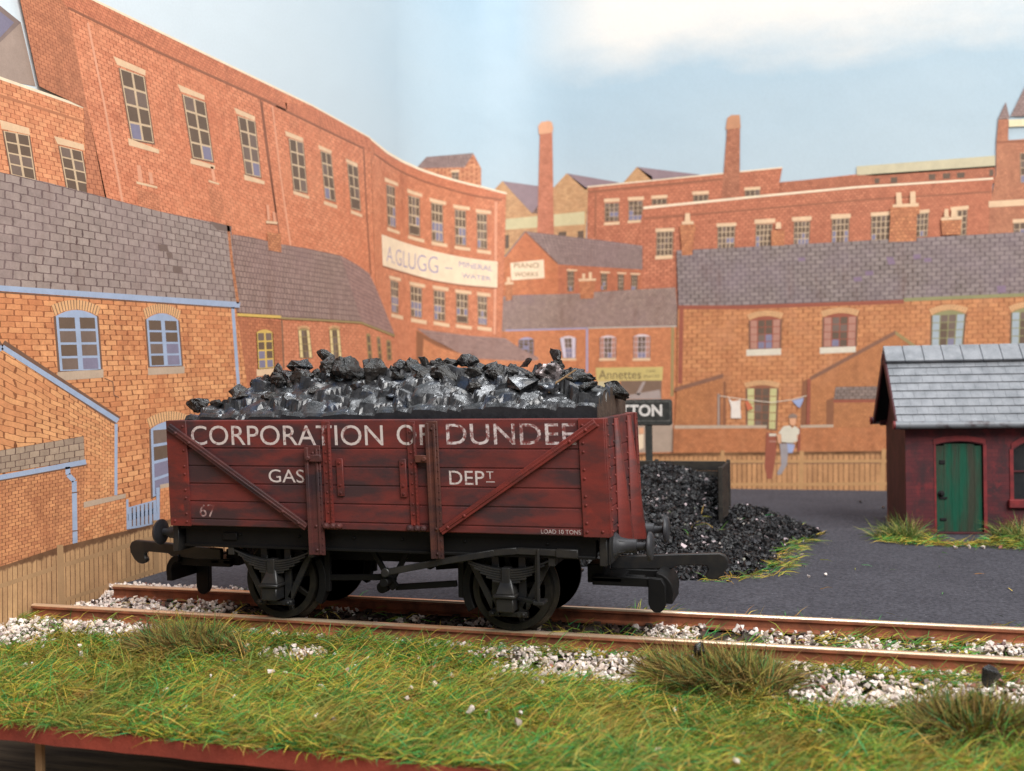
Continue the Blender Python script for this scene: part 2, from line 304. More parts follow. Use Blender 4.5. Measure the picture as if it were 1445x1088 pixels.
   ('brick_dk',51,[(278.41,98.51),(284.55,92.33),(290.68,86.06),(290.34,85.73),(284.21,92.0),(278.07,98.17)],None,1,1)],
  [('roof',None,[('slate_f',51,[(278.24,98.59),(284.3,97.8),(290.35,96.91),(296.46,95.91),(302.59,94.87),(308.67,93.84),(322.28,91.32),(322.15,82.58),(315.93,83.24),(309.64,83.9),(303.3,84.58),(296.9,85.25),(290.51,85.9),(284.38,92.29)],[(278.24,98.59),(322.28,91.32),(322.15,82.58),(290.51,85.9)],34,11)]),
   ('sign_board',None,[('sign_cream',52,[(272.35,86.72),(278.73,87.34),(285.06,87.87),(285.28,80.98),(278.96,80.62),(272.59,80.18)],None,1,1)]),
   ('lettering',None,[('TEXT','PIANO',53,[(273.76,86.65),(283.22,86.73),(283.19,84.82),(273.73,84.74)],'sign_brown',0.0)]),
   ('lettering',None,[('TEXT','WORKS',53,[(273.86,83.27),(282.88,83.35),(282.85,81.74),(273.83,81.51)],'sign_brown',0.0)]),
   ('window',None,[('stone',52,[(293.75,84.04),(297.79,83.69),(297.78,83.12),(293.74,83.46)],None,1,1),('WIN',50,[(294.07,83.28),(296.6,83.17),(296.31,75.67),(293.95,75.75)],3,4,'w_cream',None,0.1,0.1,0.0,0,0)]),
   ('window',None,[('stone',52,[(306.5,82.64),(310.15,82.31),(310.14,81.74),(306.49,82.07)],None,1,1),('WIN',50,[(306.82,81.89),(308.98,81.71),(308.8,75.66),(306.72,75.74)],3,4,'w_cream',None,0.1,0.1,0.0,0,0)]),
   ('window',None,[('stone',52,[(312.79,82.03),(316.25,81.71),(316.24,81.22),(312.79,81.54)],None,1,1),('WIN',50,[(313.11,81.28),(315.25,81.1),(315.08,75.41),(313.02,75.49)],3,4,'w_cream',None,0.1,0.1,0.0,0,0)]),
   ('window',None,[('stone',52,[(317.72,81.56),(321.31,81.24),(321.31,80.67),(317.71,80.99)],None,1,1),('WIN',50,[(318.04,80.82),(320.33,80.63),(320.08,75.21),(317.95,75.29)],3,4,'w_cream',None,0.1,0.1,0.0,0,0)])]),
 ('middle_terrace', 'terrace with lilac trim and a cafe shop front in the corner',
  [('brick_m',55,[(264.69,61.2),(270.96,61.38),(277.1,61.52),(283.17,61.63),(289.23,61.7),(295.34,61.72),(301.49,61.73),(308.24,61.71),(314.92,61.7),(321.53,61.68),(328.08,61.67),(334.57,61.65),(334.4,50.43),(333.68,2.76),(327.53,2.67),(321.32,2.59),(315.06,2.5),(308.73,2.41),(302.35,2.32),(295.9,2.23),(289.49,2.19),(283.13,2.24),(276.76,2.37),(270.32,2.59),(263.72,2.89)],[(269.55,61.32),(334.57,61.65),(334.06,27.74),(269.02,28.34)],68,64),
   ('stone_grey2',56,[(316.73,27.21),(332.38,27.15),(332.29,15.97),(316.55,15.52)],None,1,1)],
  [('roof',None,[('tile_m',56,[(267.98,74.03),(273.68,74.71),(279.85,74.82),(285.97,74.86),(292.12,74.84),(298.32,74.76),(305.05,75.15),(334.07,75.61),(335.06,61.44),(329.13,61.45),(323.16,61.46),(317.13,61.47),(311.05,61.48),(304.91,61.49),(298.71,61.5),(292.5,61.51),(286.34,61.47),(280.21,61.4),(274.04,61.29),(267.77,61.14)],[(270.12,74.46),(334.07,75.61),(335.06,61.44),(269.91,61.22)],54,16)]),
   ('gutter',None,[('trim_lilac',57,[(270.04,61.78),(276.37,61.91),(282.63,61.99),(288.87,62.04),(295.15,62.04),(301.49,62.02),(301.49,61.44),(295.16,61.46),(288.88,61.45),(282.64,61.41),(276.38,61.33),(270.04,61.2)],None,1,1)]),
   ('gutter',None,[('trim_cream',57,[(301.49,62.05),(308.24,61.98),(314.91,61.91),(321.53,61.83),(328.08,61.76),(334.56,61.69),(334.56,61.28),(328.08,61.35),(321.53,61.42),(314.92,61.49),(308.24,61.56),(301.49,61.63)],None,1,1)]),
   ('downpipe',None,[('trim_lilac',57,[(301.59,61.61),(301.34,45.34),(300.53,45.36),(300.79,61.63)],None,1,1)]),
   ('downpipe',None,[('trim_olive',57,[(333.38,61.23),(332.77,36.15),(331.75,36.17),(332.35,61.27)],None,1,1)]),
   ('window',None,[('WIN',55,[(275.17,57.95),(280.65,58.18),(280.56,52.43),(275.11,53.97)],3,4,'trim_lilac',None,0.3,0.1,0.85,0,0)]),
   ('window',None,[('stone',57,[(290.34,50.8),(296.91,50.67),(296.9,49.91),(290.33,50.04)],None,1,1),('WIN',55,[(290.87,58.28),(296.79,58.25),(296.56,50.79),(291.93,51.0)],4,4,'trim_pale','pane_pale',0.7,0.1,0.85,0,0)]),
   ('window',None,[('stone',57,[(305.57,50.48),(311.9,50.46),(311.89,49.54),(305.55,49.55)],None,1,1),('WIN',55,[(306.16,58.11),(311.9,58.07),(311.67,50.58),(306.04,50.59)],4,4,'trim_pale','pane_pink',0.2,0.1,0.79,0,0)]),
   ('window',None,[('stone',57,[(318.05,50.21),(324.61,50.19),(324.6,49.27),(318.04,49.29)],None,1,1),('WIN',55,[(318.64,58.23),(324.51,58.19),(324.27,50.31),(318.52,50.32)],4,4,'trim_pale','pane_pink',0.2,0.1,0.78,0,0)]),
   ('shop_sign',None,[('fascia',57,[(304.22,47.03),(329.13,46.9),(328.83,41.95),(304.38,42.15)],None,1,1)]),
   ('lettering',None,[('TEXT','Annettes',58,[(305.38,46.14),(321.1,45.85),(321.06,42.7),(305.33,42.78)],'ink',0.0)]),
   ('lettering',None,[('TEXT','CAFE',58,[(322.94,45.87),(326.38,45.87),(326.37,44.96),(322.93,44.96)],'ink',0.0)]),
   ('lettering',None,[('TEXT','SNACKS',58,[(322.0,44.06),(327.84,44.07),(327.82,43.05),(321.98,43.03)],'ink',0.0)]),
   ('shop_window',None,[('pane_shop',57,[(313.52,42.01),(328.6,41.95),(328.38,35.18),(313.41,35.22)],None,1,1),('pane_refl',58,[(318.95,37.0),(321.61,41.55),(322.77,41.76),(320.39,36.69)],None,1,1),('pane_refl',58,[(314.01,36.48),(327.87,38.6),(328.27,35.18),(313.53,35.22)],None,1,1)]),
   ('shop_door',None,[('cream_green',57,[(304.85,42.03),(312.94,42.02),(312.59,19.77),(304.5,19.76)],None,1,1)]),
   ('shopper',None,[('skin',57,[(319.97,24.72),(321.7,24.9),(321.86,22.61),(320.12,22.23)],None,1,1),('sign_cream',57,[(319.05,22.23),(321.66,22.61),(321.58,17.26),(319.27,16.49)],None,1,1)]),
   ('chimney_stack',None,[('brick_st',57,[(298.4,79.54),(304.69,79.44),(303.75,72.74),(298.88,72.76)],[(298.4,79.54),(304.69,79.44),(303.75,72.74),(298.88,72.76)],5,9),('stone',58,[(298.24,80.21),(304.87,80.09),(304.86,79.27),(298.23,79.38)],None,1,1),('stone',58,[(299.7,82.12),(300.8,82.07),(300.77,80.1),(299.67,80.15)],None,1,1),('stone',58,[(302.15,82.51),(303.32,82.46),(303.28,80.16),(302.11,80.21)],None,1,1)]),
   ('chimney_stack',None,[('brick_st',57,[(270.27,78.59),(273.32,78.94),(272.72,72.97),(270.34,72.47)],[(270.27,78.59),(273.32,78.94),(272.72,72.97),(270.34,72.47)],5,9),('stone',58,[(270.12,79.42),(273.5,79.6),(273.49,78.77),(270.1,78.59)],None,1,1),('stone',58,[(271.0,81.33),(272.18,81.5),(272.32,79.43),(270.8,79.43)],None,1,1)])]),
 ('left_mill', 'lower brick mill with two tall windows at the far left',
  [('brick_l',60,[(6.75,96.16),(40.05,96.01),(60.79,96.44),(66.74,78.52),(6.33,73.85)],[(6.74,95.35),(60.79,96.44),(66.7,77.11),(6.33,73.85)],24,24),
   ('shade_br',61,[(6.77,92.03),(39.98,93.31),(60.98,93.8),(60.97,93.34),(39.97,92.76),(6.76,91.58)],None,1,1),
   ('coping',61,[(6.86,96.54),(40.05,96.36),(60.77,96.67),(60.76,96.17),(40.04,95.81),(6.85,96.03)],None,1,1)],
  [('window',None,[('stone',62,[(38.99,88.82),(45.91,88.97),(46.17,87.8),(39.4,87.35)],None,1,1),('WIN',60,[(39.84,87.12),(45.88,87.66),(47.39,79.93),(41.49,79.87)],2,4,'w_cream',None,0.1,0.16,0.0,0,0)]),
   ('window',None,[('stone',62,[(52.23,88.99),(60.31,89.18),(60.5,88.09),(53.12,87.73)],None,1,1),('WIN',60,[(53.58,87.47),(59.72,87.78),(61.64,79.89),(55.49,79.76)],2,4,'w_cream',None,0.1,0.16,0.0,0,0)]),
   ('window',None,[('stone',62,[(22.04,88.8),(28.51,88.92),(28.81,88.03),(22.38,87.82)],None,1,1),('WIN',60,[(22.75,87.76),(28.89,87.89),(30.13,80.62),(24.47,80.71)],2,4,'w_cream',None,0.1,0.16,0.0,0,0)])]),
 ('big_factory', 'tall red brick factory with a row of six sash windows along the left',
  [('brick_side',65,[(42.18,118.12),(52.76,122.27),(56.52,114.24),(61.59,96.23),(67.56,77.24),(60.96,79.23),(60.39,96.34),(48.55,97.22)],[(43.87,118.78),(55.47,118.01),(67.56,77.24),(49.84,75.8)],9,60),
   ('brick_b',65,[(50.93,122.2),(63.77,118.27),(140.49,120.5),(155.86,120.79),(167.8,120.7),(180.74,120.61),(194.78,120.51),(197.32,72.92),(213.43,54.52),(203.84,51.93),(191.12,52.7),(179.29,53.42),(168.27,54.09),(157.96,54.72),(148.32,55.31),(139.26,55.86),(130.75,56.37),(122.72,56.86),(115.15,57.32),(108.0,57.76),(101.23,58.17),(94.81,58.56),(88.71,58.93),(82.91,59.28),(77.4,59.62),(72.14,59.94),(67.13,60.24),(66.34,79.58),(61.59,96.23),(56.52,114.24)],[(56.52,114.24),(189.27,115.95),(207.22,63.7),(67.43,72.27)],54,56),
   ('brick_b2',66,[(50.03,119.16),(63.84,118.49),(140.49,120.51),(140.88,116.04),(126.68,115.49),(85.06,114.27),(56.59,114.18),(51.97,116.28)],[(52.05,119.94),(140.52,121.46),(140.33,115.64),(56.59,114.18)],56,9),
   ('brick_b2',66,[(139.73,117.62),(156.07,120.84),(167.95,120.73),(180.8,120.62),(194.75,120.49),(198.12,116.48),(189.76,115.94),(173.83,115.71),(159.35,115.5),(140.9,115.47)],[(139.72,117.31),(194.75,120.49),(198.12,116.48),(140.9,115.47)],14,9),
   ('coping',67,[(50.84,118.4),(63.77,118.48),(140.5,120.69),(155.87,121.09),(167.81,121.02),(180.75,120.94),(194.79,120.85),(194.78,120.39),(180.73,120.48),(167.8,120.56),(155.85,120.63),(140.48,120.15),(63.76,117.99),(50.84,118.0)],None,1,1),
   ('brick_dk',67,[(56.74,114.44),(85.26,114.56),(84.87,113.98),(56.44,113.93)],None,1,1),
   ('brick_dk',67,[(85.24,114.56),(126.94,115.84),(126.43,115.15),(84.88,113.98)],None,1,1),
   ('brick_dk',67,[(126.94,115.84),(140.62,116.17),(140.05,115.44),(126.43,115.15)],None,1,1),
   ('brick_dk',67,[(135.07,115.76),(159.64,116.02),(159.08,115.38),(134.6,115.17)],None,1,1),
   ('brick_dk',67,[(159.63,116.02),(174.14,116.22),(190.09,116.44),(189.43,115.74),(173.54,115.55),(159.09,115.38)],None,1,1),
   ('brick_dk',66,[(190.34,115.93),(192.07,94.0),(190.89,93.8),(189.17,115.66)],None,1,1),
   ('brick_dk',66,[(192.07,94.0),(194.19,76.93),(192.99,76.78),(190.89,93.79)],None,1,1)],
  [('drainpipe',None,[('pipe_pink',66,[(62.32,113.3),(67.1,97.65),(66.47,97.4),(61.71,113.02)],None,1,1),('pipe_pink',66,[(67.1,97.64),(71.96,80.02),(71.29,79.83),(66.47,97.41)],None,1,1)]),
   ('drainpipe',None,[('brick_dk',66,[(127.26,115.41),(130.53,101.33),(129.74,101.12),(126.49,115.16)],None,1,1),('brick_dk',66,[(130.53,101.34),(134.31,87.54),(133.5,87.36),(129.74,101.12)],None,1,1)]),
   ('drainpipe',None,[('pipe_pink',66,[(133.42,115.13),(137.03,97.97),(136.28,97.79),(132.69,114.9)],None,1,1),('pipe_pink',66,[(137.03,97.98),(141.97,79.91),(141.2,79.76),(136.28,97.78)],None,1,1)]),
   ('drainpipe',None,[('brick_dk',66,[(128.0,114.92),(132.25,97.07),(131.53,96.88),(127.3,114.69)],None,1,1),('brick_dk',66,[(132.25,97.07),(136.44,79.82),(135.69,79.68),(131.53,96.88)],None,1,1)]),
   ('window',None,[('stone',67,[(69.45,108.92),(79.85,109.06),(79.82,107.89),(70.62,107.52)],None,1,1),('stone',67,[(73.65,93.41),(84.14,93.23),(84.12,92.38),(73.93,91.98)],None,1,1),('WIN',65,[(71.35,107.1),(79.35,107.6),(82.33,94.22),(74.91,93.41)],2,4,'w_cream',None,0.18,0.15,0.0,0,0)]),
   ('window',None,[('stone',67,[(91.17,109.26),(101.75,109.53),(101.72,108.43),(92.37,107.93)],None,1,1),('stone',67,[(95.71,93.78),(105.58,94.1),(105.56,93.17),(95.68,92.58)],None,1,1),('WIN',65,[(93.1,107.52),(101.79,108.0),(104.95,94.84),(96.71,94.12)],2,4,'w_cream',None,0.18,0.15,0.0,0,0)]),
   ('window',None,[('stone',67,[(114.38,109.9),(124.13,110.13),(124.1,108.98),(115.4,108.72)],None,1,1),('stone',67,[(118.37,94.45),(128.45,94.6),(128.42,93.74),(118.69,93.15)],None,1,1),('WIN',65,[(116.1,108.32),(124.09,108.88),(126.62,95.21),(119.29,94.72)],2,4,'w_cream',None,0.18,0.15,0.0,0,0)]),
   ('window',None,[('stone',67,[(139.49,110.08),(149.66,110.41),(149.63,109.27),(140.06,108.88)],None,1,1),('stone',67,[(143.59,94.88),(152.73,94.88),(152.7,94.05),(143.56,93.95)],None,1,1),('WIN',65,[(141.66,108.62),(149.62,109.14),(151.55,95.63),(143.98,95.07)],2,4,'w_cream',None,0.18,0.15,0.0,0,0)]),
   ('window',None,[('stone',67,[(158.76,110.5),(167.09,110.64),(167.06,109.64),(159.14,109.41)],None,1,1),('stone',67,[(161.75,95.1),(170.27,95.16),(170.23,94.14),(161.72,94.11)],None,1,1),('WIN',65,[(160.26,109.2),(166.61,109.54),(169.25,96.14),(162.64,95.9)],2,4,'w_cream',None,0.18,0.15,0.0,0,0)]),
   ('window',None,[('stone',67,[(176.66,110.27),(185.03,110.43),(184.99,109.29),(176.94,109.29)],None,1,1),('stone',67,[(179.59,95.27),(187.78,95.13),(187.75,94.2),(179.55,94.23)],None,1,1),('WIN',65,[(177.72,109.1),(184.99,109.36),(186.65,96.16),(180.09,95.84)],2,4,'w_cream',None,0.18,0.15,0.0,0,1)]),
   ('chimney_stack',None,[('brick_st2',66,[(76.25,83.61),(83.88,83.49),(84.12,79.78),(76.8,80.04)],[(76.25,83.61),(83.88,83.49),(84.12,79.78),(76.8,80.04)],5,7),('stone',67,[(76.16,85.02),(83.24,85.19),(83.23,84.76),(76.27,84.51)],None,1,1),('pipe_pink',67,[(76.37,88.44),(77.67,88.58),(78.37,85.3),(76.93,85.16)],None,1,1),('pipe_pink',67,[(80.28,87.72),(81.48,87.79),(82.09,85.48),(80.75,85.32)],None,1,1)]),
   ('chimney_stack',None,[('brick_st2',66,[(102.59,88.95),(108.31,88.12),(109.4,81.99),(103.76,82.07)],[(102.59,88.95),(108.31,88.12),(109.4,81.99),(103.76,82.07)],4,9),('stone',67,[(102.87,90.23),(107.29,90.26),(107.28,89.84),(102.86,89.77)],None,1,1),('pipe_pink',67,[(103.77,93.51),(104.92,93.64),(105.89,90.47),(104.66,90.38)],None,1,1)])]),
 ('mineral_water_factory', 'curved brick factory with ten sash windows and a long A. GLUGG sign',
  [('brick_g',70,[(194.78,120.51),(208.27,119.07),(226.38,118.4),(239.2,117.26),(250.09,116.16),(261.3,114.66),(271.11,112.46),(270.4,94.97),(268.44,57.92),(269.45,-0.5),(263.35,-0.5),(257.05,-0.5),(250.43,-0.5),(243.33,-0.5),(235.46,-0.5),(226.21,-0.5),(213.87,-0.5),(200.91,-0.5),(211.78,58.73),(197.32,72.92)],[(194.78,120.51),(270.95,112.45),(268.44,57.92),(204.12,58.89)],42,64),
   ('brick_b2',71,[(194.75,120.34),(208.3,118.84),(226.5,118.33),(239.35,117.22),(249.97,116.07),(261.36,114.52),(271.12,112.4),(270.91,110.01),(259.47,111.1),(252.37,112.18),(244.77,113.0),(229.27,114.44),(211.97,115.04),(198.11,116.26)],None,1,1),
   ('coping',72,[(194.76,120.63),(208.32,119.22),(226.51,118.72),(239.36,117.63),(249.98,116.49),(261.37,114.94),(271.31,112.91),(271.29,112.23),(261.36,114.26),(249.96,115.74),(239.34,116.81),(226.48,117.85),(208.28,118.31),(194.73,120.05)],None,1,1),
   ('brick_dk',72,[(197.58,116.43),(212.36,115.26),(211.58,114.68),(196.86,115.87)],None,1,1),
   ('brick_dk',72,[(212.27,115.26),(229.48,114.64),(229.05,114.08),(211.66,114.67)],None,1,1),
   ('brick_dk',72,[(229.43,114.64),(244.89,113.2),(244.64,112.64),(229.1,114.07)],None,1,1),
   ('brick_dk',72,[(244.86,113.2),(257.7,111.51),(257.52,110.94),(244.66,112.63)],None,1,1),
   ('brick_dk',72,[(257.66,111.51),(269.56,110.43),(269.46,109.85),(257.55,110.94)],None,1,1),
   ('pipe_pink',71,[(267.53,109.39),(266.88,85.58),(266.05,85.57),(266.7,109.37)],None,1,1),
   ('pipe_pink',71,[(266.88,85.58),(266.1,60.08),(265.27,60.1),(266.05,85.57)],None,1,1)],
  [('window',None,[('stone',72,[(205.7,110.06),(217.25,110.21),(217.21,109.12),(206.03,108.77)],None,1,1),('stone',72,[(207.31,93.97),(217.98,93.92),(217.94,92.9),(207.26,92.83)],None,1,1),('WIN',70,[(207.31,108.11),(214.03,108.4),(214.45,94.74),(207.9,94.65)],3,4,'w_cream',None,0.45,0.17,0.0,0,0)]),
   ('window',None,[('stone',72,[(224.38,109.58),(233.77,109.2),(233.74,107.98),(224.65,108.2)],None,1,1),('stone',72,[(224.5,93.59),(234.62,93.16),(234.59,91.94),(224.46,92.41)],None,1,1),('WIN',70,[(225.25,107.51),(232.05,107.58),(231.96,94.08),(225.45,94.11)],3,4,'w_cream',None,0.45,0.17,0.0,0,1)]),
   ('window',None,[('stone',72,[(237.64,108.35),(245.93,107.85),(245.9,106.6),(237.97,107.09)],None,1,1),('stone',72,[(238.46,92.98),(246.25,92.58),(246.23,91.42),(238.43,91.67)],None,1,1),('WIN',70,[(238.78,106.86),(244.1,106.66),(244.15,93.07),(238.82,93.34)],3,4,'w_cream',None,0.45,0.17,0.0,0,0)]),
   ('window',None,[('stone',72,[(249.1,107.17),(256.4,106.85),(256.38,105.59),(249.28,105.94)],None,1,1),('stone',72,[(249.52,92.24),(256.33,91.81),(256.3,90.63),(249.5,91.07)],None,1,1),('WIN',70,[(249.97,105.58),(254.47,105.37),(254.43,92.55),(250.03,92.77)],3,4,'w_cream',None,0.45,0.17,0.0,0,0)]),
   ('window',None,[('stone',72,[(258.92,106.26),(265.01,105.9),(264.99,104.63),(258.9,105.0)],None,1,1),('stone',72,[(259.13,91.44),(264.77,90.97),(264.74,89.69),(259.11,90.17)],None,1,1),('WIN',70,[(259.36,104.77),(263.19,104.55),(263.16,91.76),(259.41,91.96)],3,4,'w_cream',None,0.45,0.17,0.0,0,0)]),
   ('window',None,[('stone',72,[(208.19,78.1),(218.32,78.06),(218.28,77.05),(208.52,77.0)],None,1,1),('stone',72,[(209.59,65.66),(219.74,65.34),(219.69,64.01),(209.54,64.45)],None,1,1),('WIN',70,[(209.47,76.86),(215.88,76.68),(215.44,66.01),(210.0,66.22)],3,4,'w_cream',None,0.45,0.17,0.0,0,0)]),
   ('window',None,[('stone',72,[(224.94,77.62),(234.61,77.24),(234.58,76.02),(225.21,76.46)],None,1,1),('stone',72,[(225.63,65.02),(235.17,64.49),(235.13,63.11),(225.59,63.67)],None,1,1),('WIN',70,[(225.67,76.26),(232.54,75.89),(232.27,65.34),(225.96,65.67)],3,4,'w_cream',None,0.45,0.17,0.0,0,0)]),
   ('window',None,[('stone',72,[(238.69,77.26),(246.45,76.71),(246.43,75.46),(238.78,76.04)],None,1,1),('stone',72,[(238.87,64.46),(246.71,63.63),(246.69,62.39),(238.84,63.16)],None,1,1),('WIN',70,[(239.35,75.67),(244.53,75.29),(244.42,64.64),(239.34,64.97)],3,4,'w_cream',None,0.45,0.17,0.0,0,0)]),
   ('window',None,[('stone',72,[(249.52,76.35),(256.52,75.85),(256.49,74.67),(249.49,75.18)],None,1,1),('stone',72,[(249.48,63.7),(256.48,62.99),(256.46,61.73),(249.45,62.45)],None,1,1),('WIN',70,[(249.99,75.04),(254.78,74.7),(254.69,64.05),(249.99,64.38)],3,4,'w_cream',None,0.45,0.17,0.0,0,1)]),
   ('window',None,[('stone',72,[(258.85,75.66),(264.32,75.18),(264.3,74.0),(258.83,74.48)],None,1,1),('stone',72,[(258.82,63.01),(264.56,62.46),(264.54,61.11),(258.8,61.75)],None,1,1),('WIN',70,[(259.11,74.32),(262.77,74.06),(262.59,63.47),(259.21,63.78)],3,4,'w_cream',None,0.45,0.17,0.0,0,0)]),
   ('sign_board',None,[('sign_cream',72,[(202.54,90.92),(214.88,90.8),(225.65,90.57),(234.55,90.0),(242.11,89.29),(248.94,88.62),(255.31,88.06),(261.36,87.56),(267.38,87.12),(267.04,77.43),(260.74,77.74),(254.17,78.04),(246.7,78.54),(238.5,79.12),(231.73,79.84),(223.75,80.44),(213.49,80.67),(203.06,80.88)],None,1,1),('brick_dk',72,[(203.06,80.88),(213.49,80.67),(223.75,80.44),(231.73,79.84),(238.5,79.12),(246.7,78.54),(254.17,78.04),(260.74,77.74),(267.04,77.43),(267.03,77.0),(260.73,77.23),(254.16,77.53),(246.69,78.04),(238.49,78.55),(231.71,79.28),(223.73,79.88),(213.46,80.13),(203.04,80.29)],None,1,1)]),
   ('lettering',None,[('TEXT','A.GLUGG',73,[(206.49,87.7),(241.63,87.53),(241.51,81.61),(206.29,82.57)],'sign_blue',-0.015)]),
   ('lettering',None,[('sign_blue',73,[(245.03,84.06),(248.45,83.94),(248.44,83.61),(245.02,83.73)],None,1,1)]),
   ('lettering',None,[('TEXT','MINERAL',73,[(251.41,86.69),(265.39,85.38),(265.36,83.52),(251.37,84.68)],'sign_blue',0.0)]),
   ('lettering',None,[('TEXT','WATER',73,[(252.5,82.4),(264.61,81.46),(264.58,79.94),(252.47,80.73)],'sign_blue',0.0)])]),
 ('lean_to_shed', 'orange lean to with a grey slate roof under the factory',
  [('brick_or',75,[(228.87,61.03),(241.24,57.16),(251.65,52.96),(257.89,51.07),(266.98,50.59),(275.72,50.06),(282.39,50.24),(281.18,-0.5),(274.49,-0.5),(267.69,-0.5),(260.69,-0.5),(253.35,-0.5),(245.5,-0.5),(236.79,-0.5),(226.44,-0.5)],[(228.87,61.03),(275.91,61.75),(275.6,42.38),(228.35,42.94)],22,26),
   ('brick_shd',76,[(229.09,60.88),(244.16,55.95),(251.24,52.89),(240.1,55.55),(233.28,58.06),(232.59,51.46),(228.77,49.46)],None,1,1)],
  [('roof',None,[('slate_f2',76,[(229.11,61.6),(243.38,60.58),(255.72,59.49),(262.91,59.1),(269.82,58.66),(274.75,55.31),(282.58,51.19),(282.39,50.24),(275.72,50.06),(266.98,50.59),(257.89,51.07),(251.65,52.89),(238.74,57.53)],[(229.11,61.6),(269.82,58.66),(282.57,50.66),(251.65,52.89)],30,8)])]),
 ('yellow_terrace', 'hip roofed terrace with a yellow framed window',
  [('brick_y',80,[(112.81,59.2),(135.44,58.83),(144.22,59.16),(153.57,59.52),(163.54,59.91),(174.19,60.31),(185.61,60.75),(197.9,59.31),(211.14,57.76),(211.45,-0.5),(197.98,-0.5),(185.49,-0.5),(173.88,-0.5),(163.06,-0.5),(152.94,-0.5),(143.46,-0.5),(134.57,-0.5),(126.2,-0.5),(118.32,-0.5),(110.88,-0.5)],[(114.07,58.93),(211.2,59.18),(212.36,28.38),(113.28,32.79)],34,32),
   ('brick_y2',81,[(112.81,59.2),(135.82,59.03),(136.96,-0.5),(110.88,-0.5)],[(113.44,58.89),(135.82,58.85),(136.43,31.76),(113.92,32.76)],10,32),
   ('trim_olive',82,[(135.51,60.21),(158.98,60.93),(158.9,60.36),(135.44,59.68)],None,1,1),
   ('trim_olive',82,[(158.99,60.93),(171.78,61.26),(185.68,61.61),(185.57,60.99),(171.67,60.66),(158.89,60.36)],None,1,1),
   ('trim_olive',82,[(185.91,61.6),(198.78,60.11),(198.18,59.48),(185.35,61.0)],None,1,1),
   ('trim_olive',82,[(198.77,60.11),(212.08,58.58),(211.44,57.94),(198.18,59.48)],None,1,1)],
  [('roof',None,[('tile_y',81,[(112.46,78.86),(121.24,79.32),(136.49,79.45),(151.1,80.08),(171.96,80.49),(185.64,61.63),(174.23,61.21),(163.57,60.81),(153.6,60.44),(144.25,60.09),(135.47,59.76),(113.47,60.1)],[(112.46,78.86),(171.96,80.49),(185.64,61.63),(113.47,60.1)],40,14)]),
   ('hip',None,[('tile_hip',81,[(171.96,80.49),(183.21,78.94),(192.03,77.18),(197.32,72.92),(211.78,58.73),(198.48,60.02),(185.64,61.63)],[(171.96,80.49),(197.47,76.8),(211.78,58.73),(185.64,61.63)],16,14)]),
   ('gutter',None,[('trim_yellow',82,[(113.5,59.93),(135.54,60.6),(135.44,59.85),(113.41,59.24)],None,1,1)]),
   ('window',None,[('stone',82,[(122.57,46.34),(132.1,46.78),(132.23,45.03),(122.69,44.65)],None,1,1),('WIN',80,[(123.04,55.69),(130.77,56.02),(131.38,46.9),(123.6,46.52)],2,4,'trim_yellow',None,0.6,0.2,0.72,0,0)]),
   ('downpipe',None,[('pipe_dk',82,[(136.21,59.43),(136.92,46.73),(136.17,46.71),(135.46,59.38)],None,1,1)]),
   ('window',None,[('WIN',80,[(144.83,57.19),(151.07,57.47),(152.56,49.82),(145.58,49.7)],4,4,'trim_olive','pane_cream',0,0.1,0.58,0.68,0)]),
   ('window',None,[('WIN',80,[(163.61,58.02),(169.93,58.41),(171.32,49.96),(164.36,49.84)],4,4,'trim_olive','pane_cream',0,0.1,0.62,0.73,0)]),
   ('window',None,[('WIN',80,[(189.16,57.82),(192.09,57.72),(193.39,49.45),(190.43,49.41)],1,3,'trim_olive',None,0,0.3,0.45,0,0)]),
   ('window',None,[('WIN',80,[(197.1,57.23),(199.77,57.11),(201.19,50.03),(198.37,49.99)],1,3,'trim_olive',None,0,0.3,0.46,0,0)]),
   ('window',None,[('WIN',80,[(204.83,56.36),(208.4,56.25),(209.04,50.16),(205.51,50.1)],1,3,'trim_olive',None,0,0.3,0.47,0,0)]),
   ('chimney_stack',None,[('brick_st',82,[(128.86,81.66),(136.14,82.17),(136.22,77.25),(129.52,77.05)],[(128.86,81.66),(136.14,82.17),(136.22,77.25),(129.52,77.05)],4,8),('pipe_pink',82,[(128.74,88.66),(130.0,88.75),(130.57,84.95),(129.19,84.75)],None,1,1),('pipe_pink',82,[(131.81,87.38),(132.99,87.44),(133.61,84.8),(132.31,84.61)],None,1,1),('stone',83,[(128.5,84.53),(134.32,85.03),(134.3,84.43),(128.47,83.83)],None,1,1)])]),
 ('blue_terrace', 'brick terrace with sky blue gutters and windows at the left',
  [('brick_L',85,[(6.04,58.9),(39.22,59.63),(113.52,61.65),(120.45,32.47),(119.58,4.35),(5.06,7.54)],[(39.21,59.14),(113.5,60.96),(119.25,15.47),(43.28,12.56)],21,45),
   ('brick_st',87,[(111.05,81.49),(112.38,72.96),(111.13,72.75),(109.81,81.24)],None,1,1),
   ('brick_st',87,[(112.38,72.98),(114.97,62.4),(113.7,62.21),(111.14,72.74)],None,1,1),
   ('line_dk',87,[(7.36,58.43),(39.22,59.11),(39.19,58.87),(7.34,58.23)],None,1,1),
   ('line_dk',87,[(39.22,59.11),(114.65,61.32),(114.6,60.98),(39.2,58.87)],None,1,1),
   ('line_dk',87,[(64.89,44.24),(67.39,43.52),(67.29,43.37),(64.78,44.09)],None,1,1),
   ('line_dk',87,[(67.47,43.45),(67.77,40.8),(67.51,40.79),(67.21,43.44)],None,1,1),
   ('line_dk',87,[(67.7,40.87),(69.16,40.36),(69.04,40.21),(67.58,40.72)],None,1,1)],
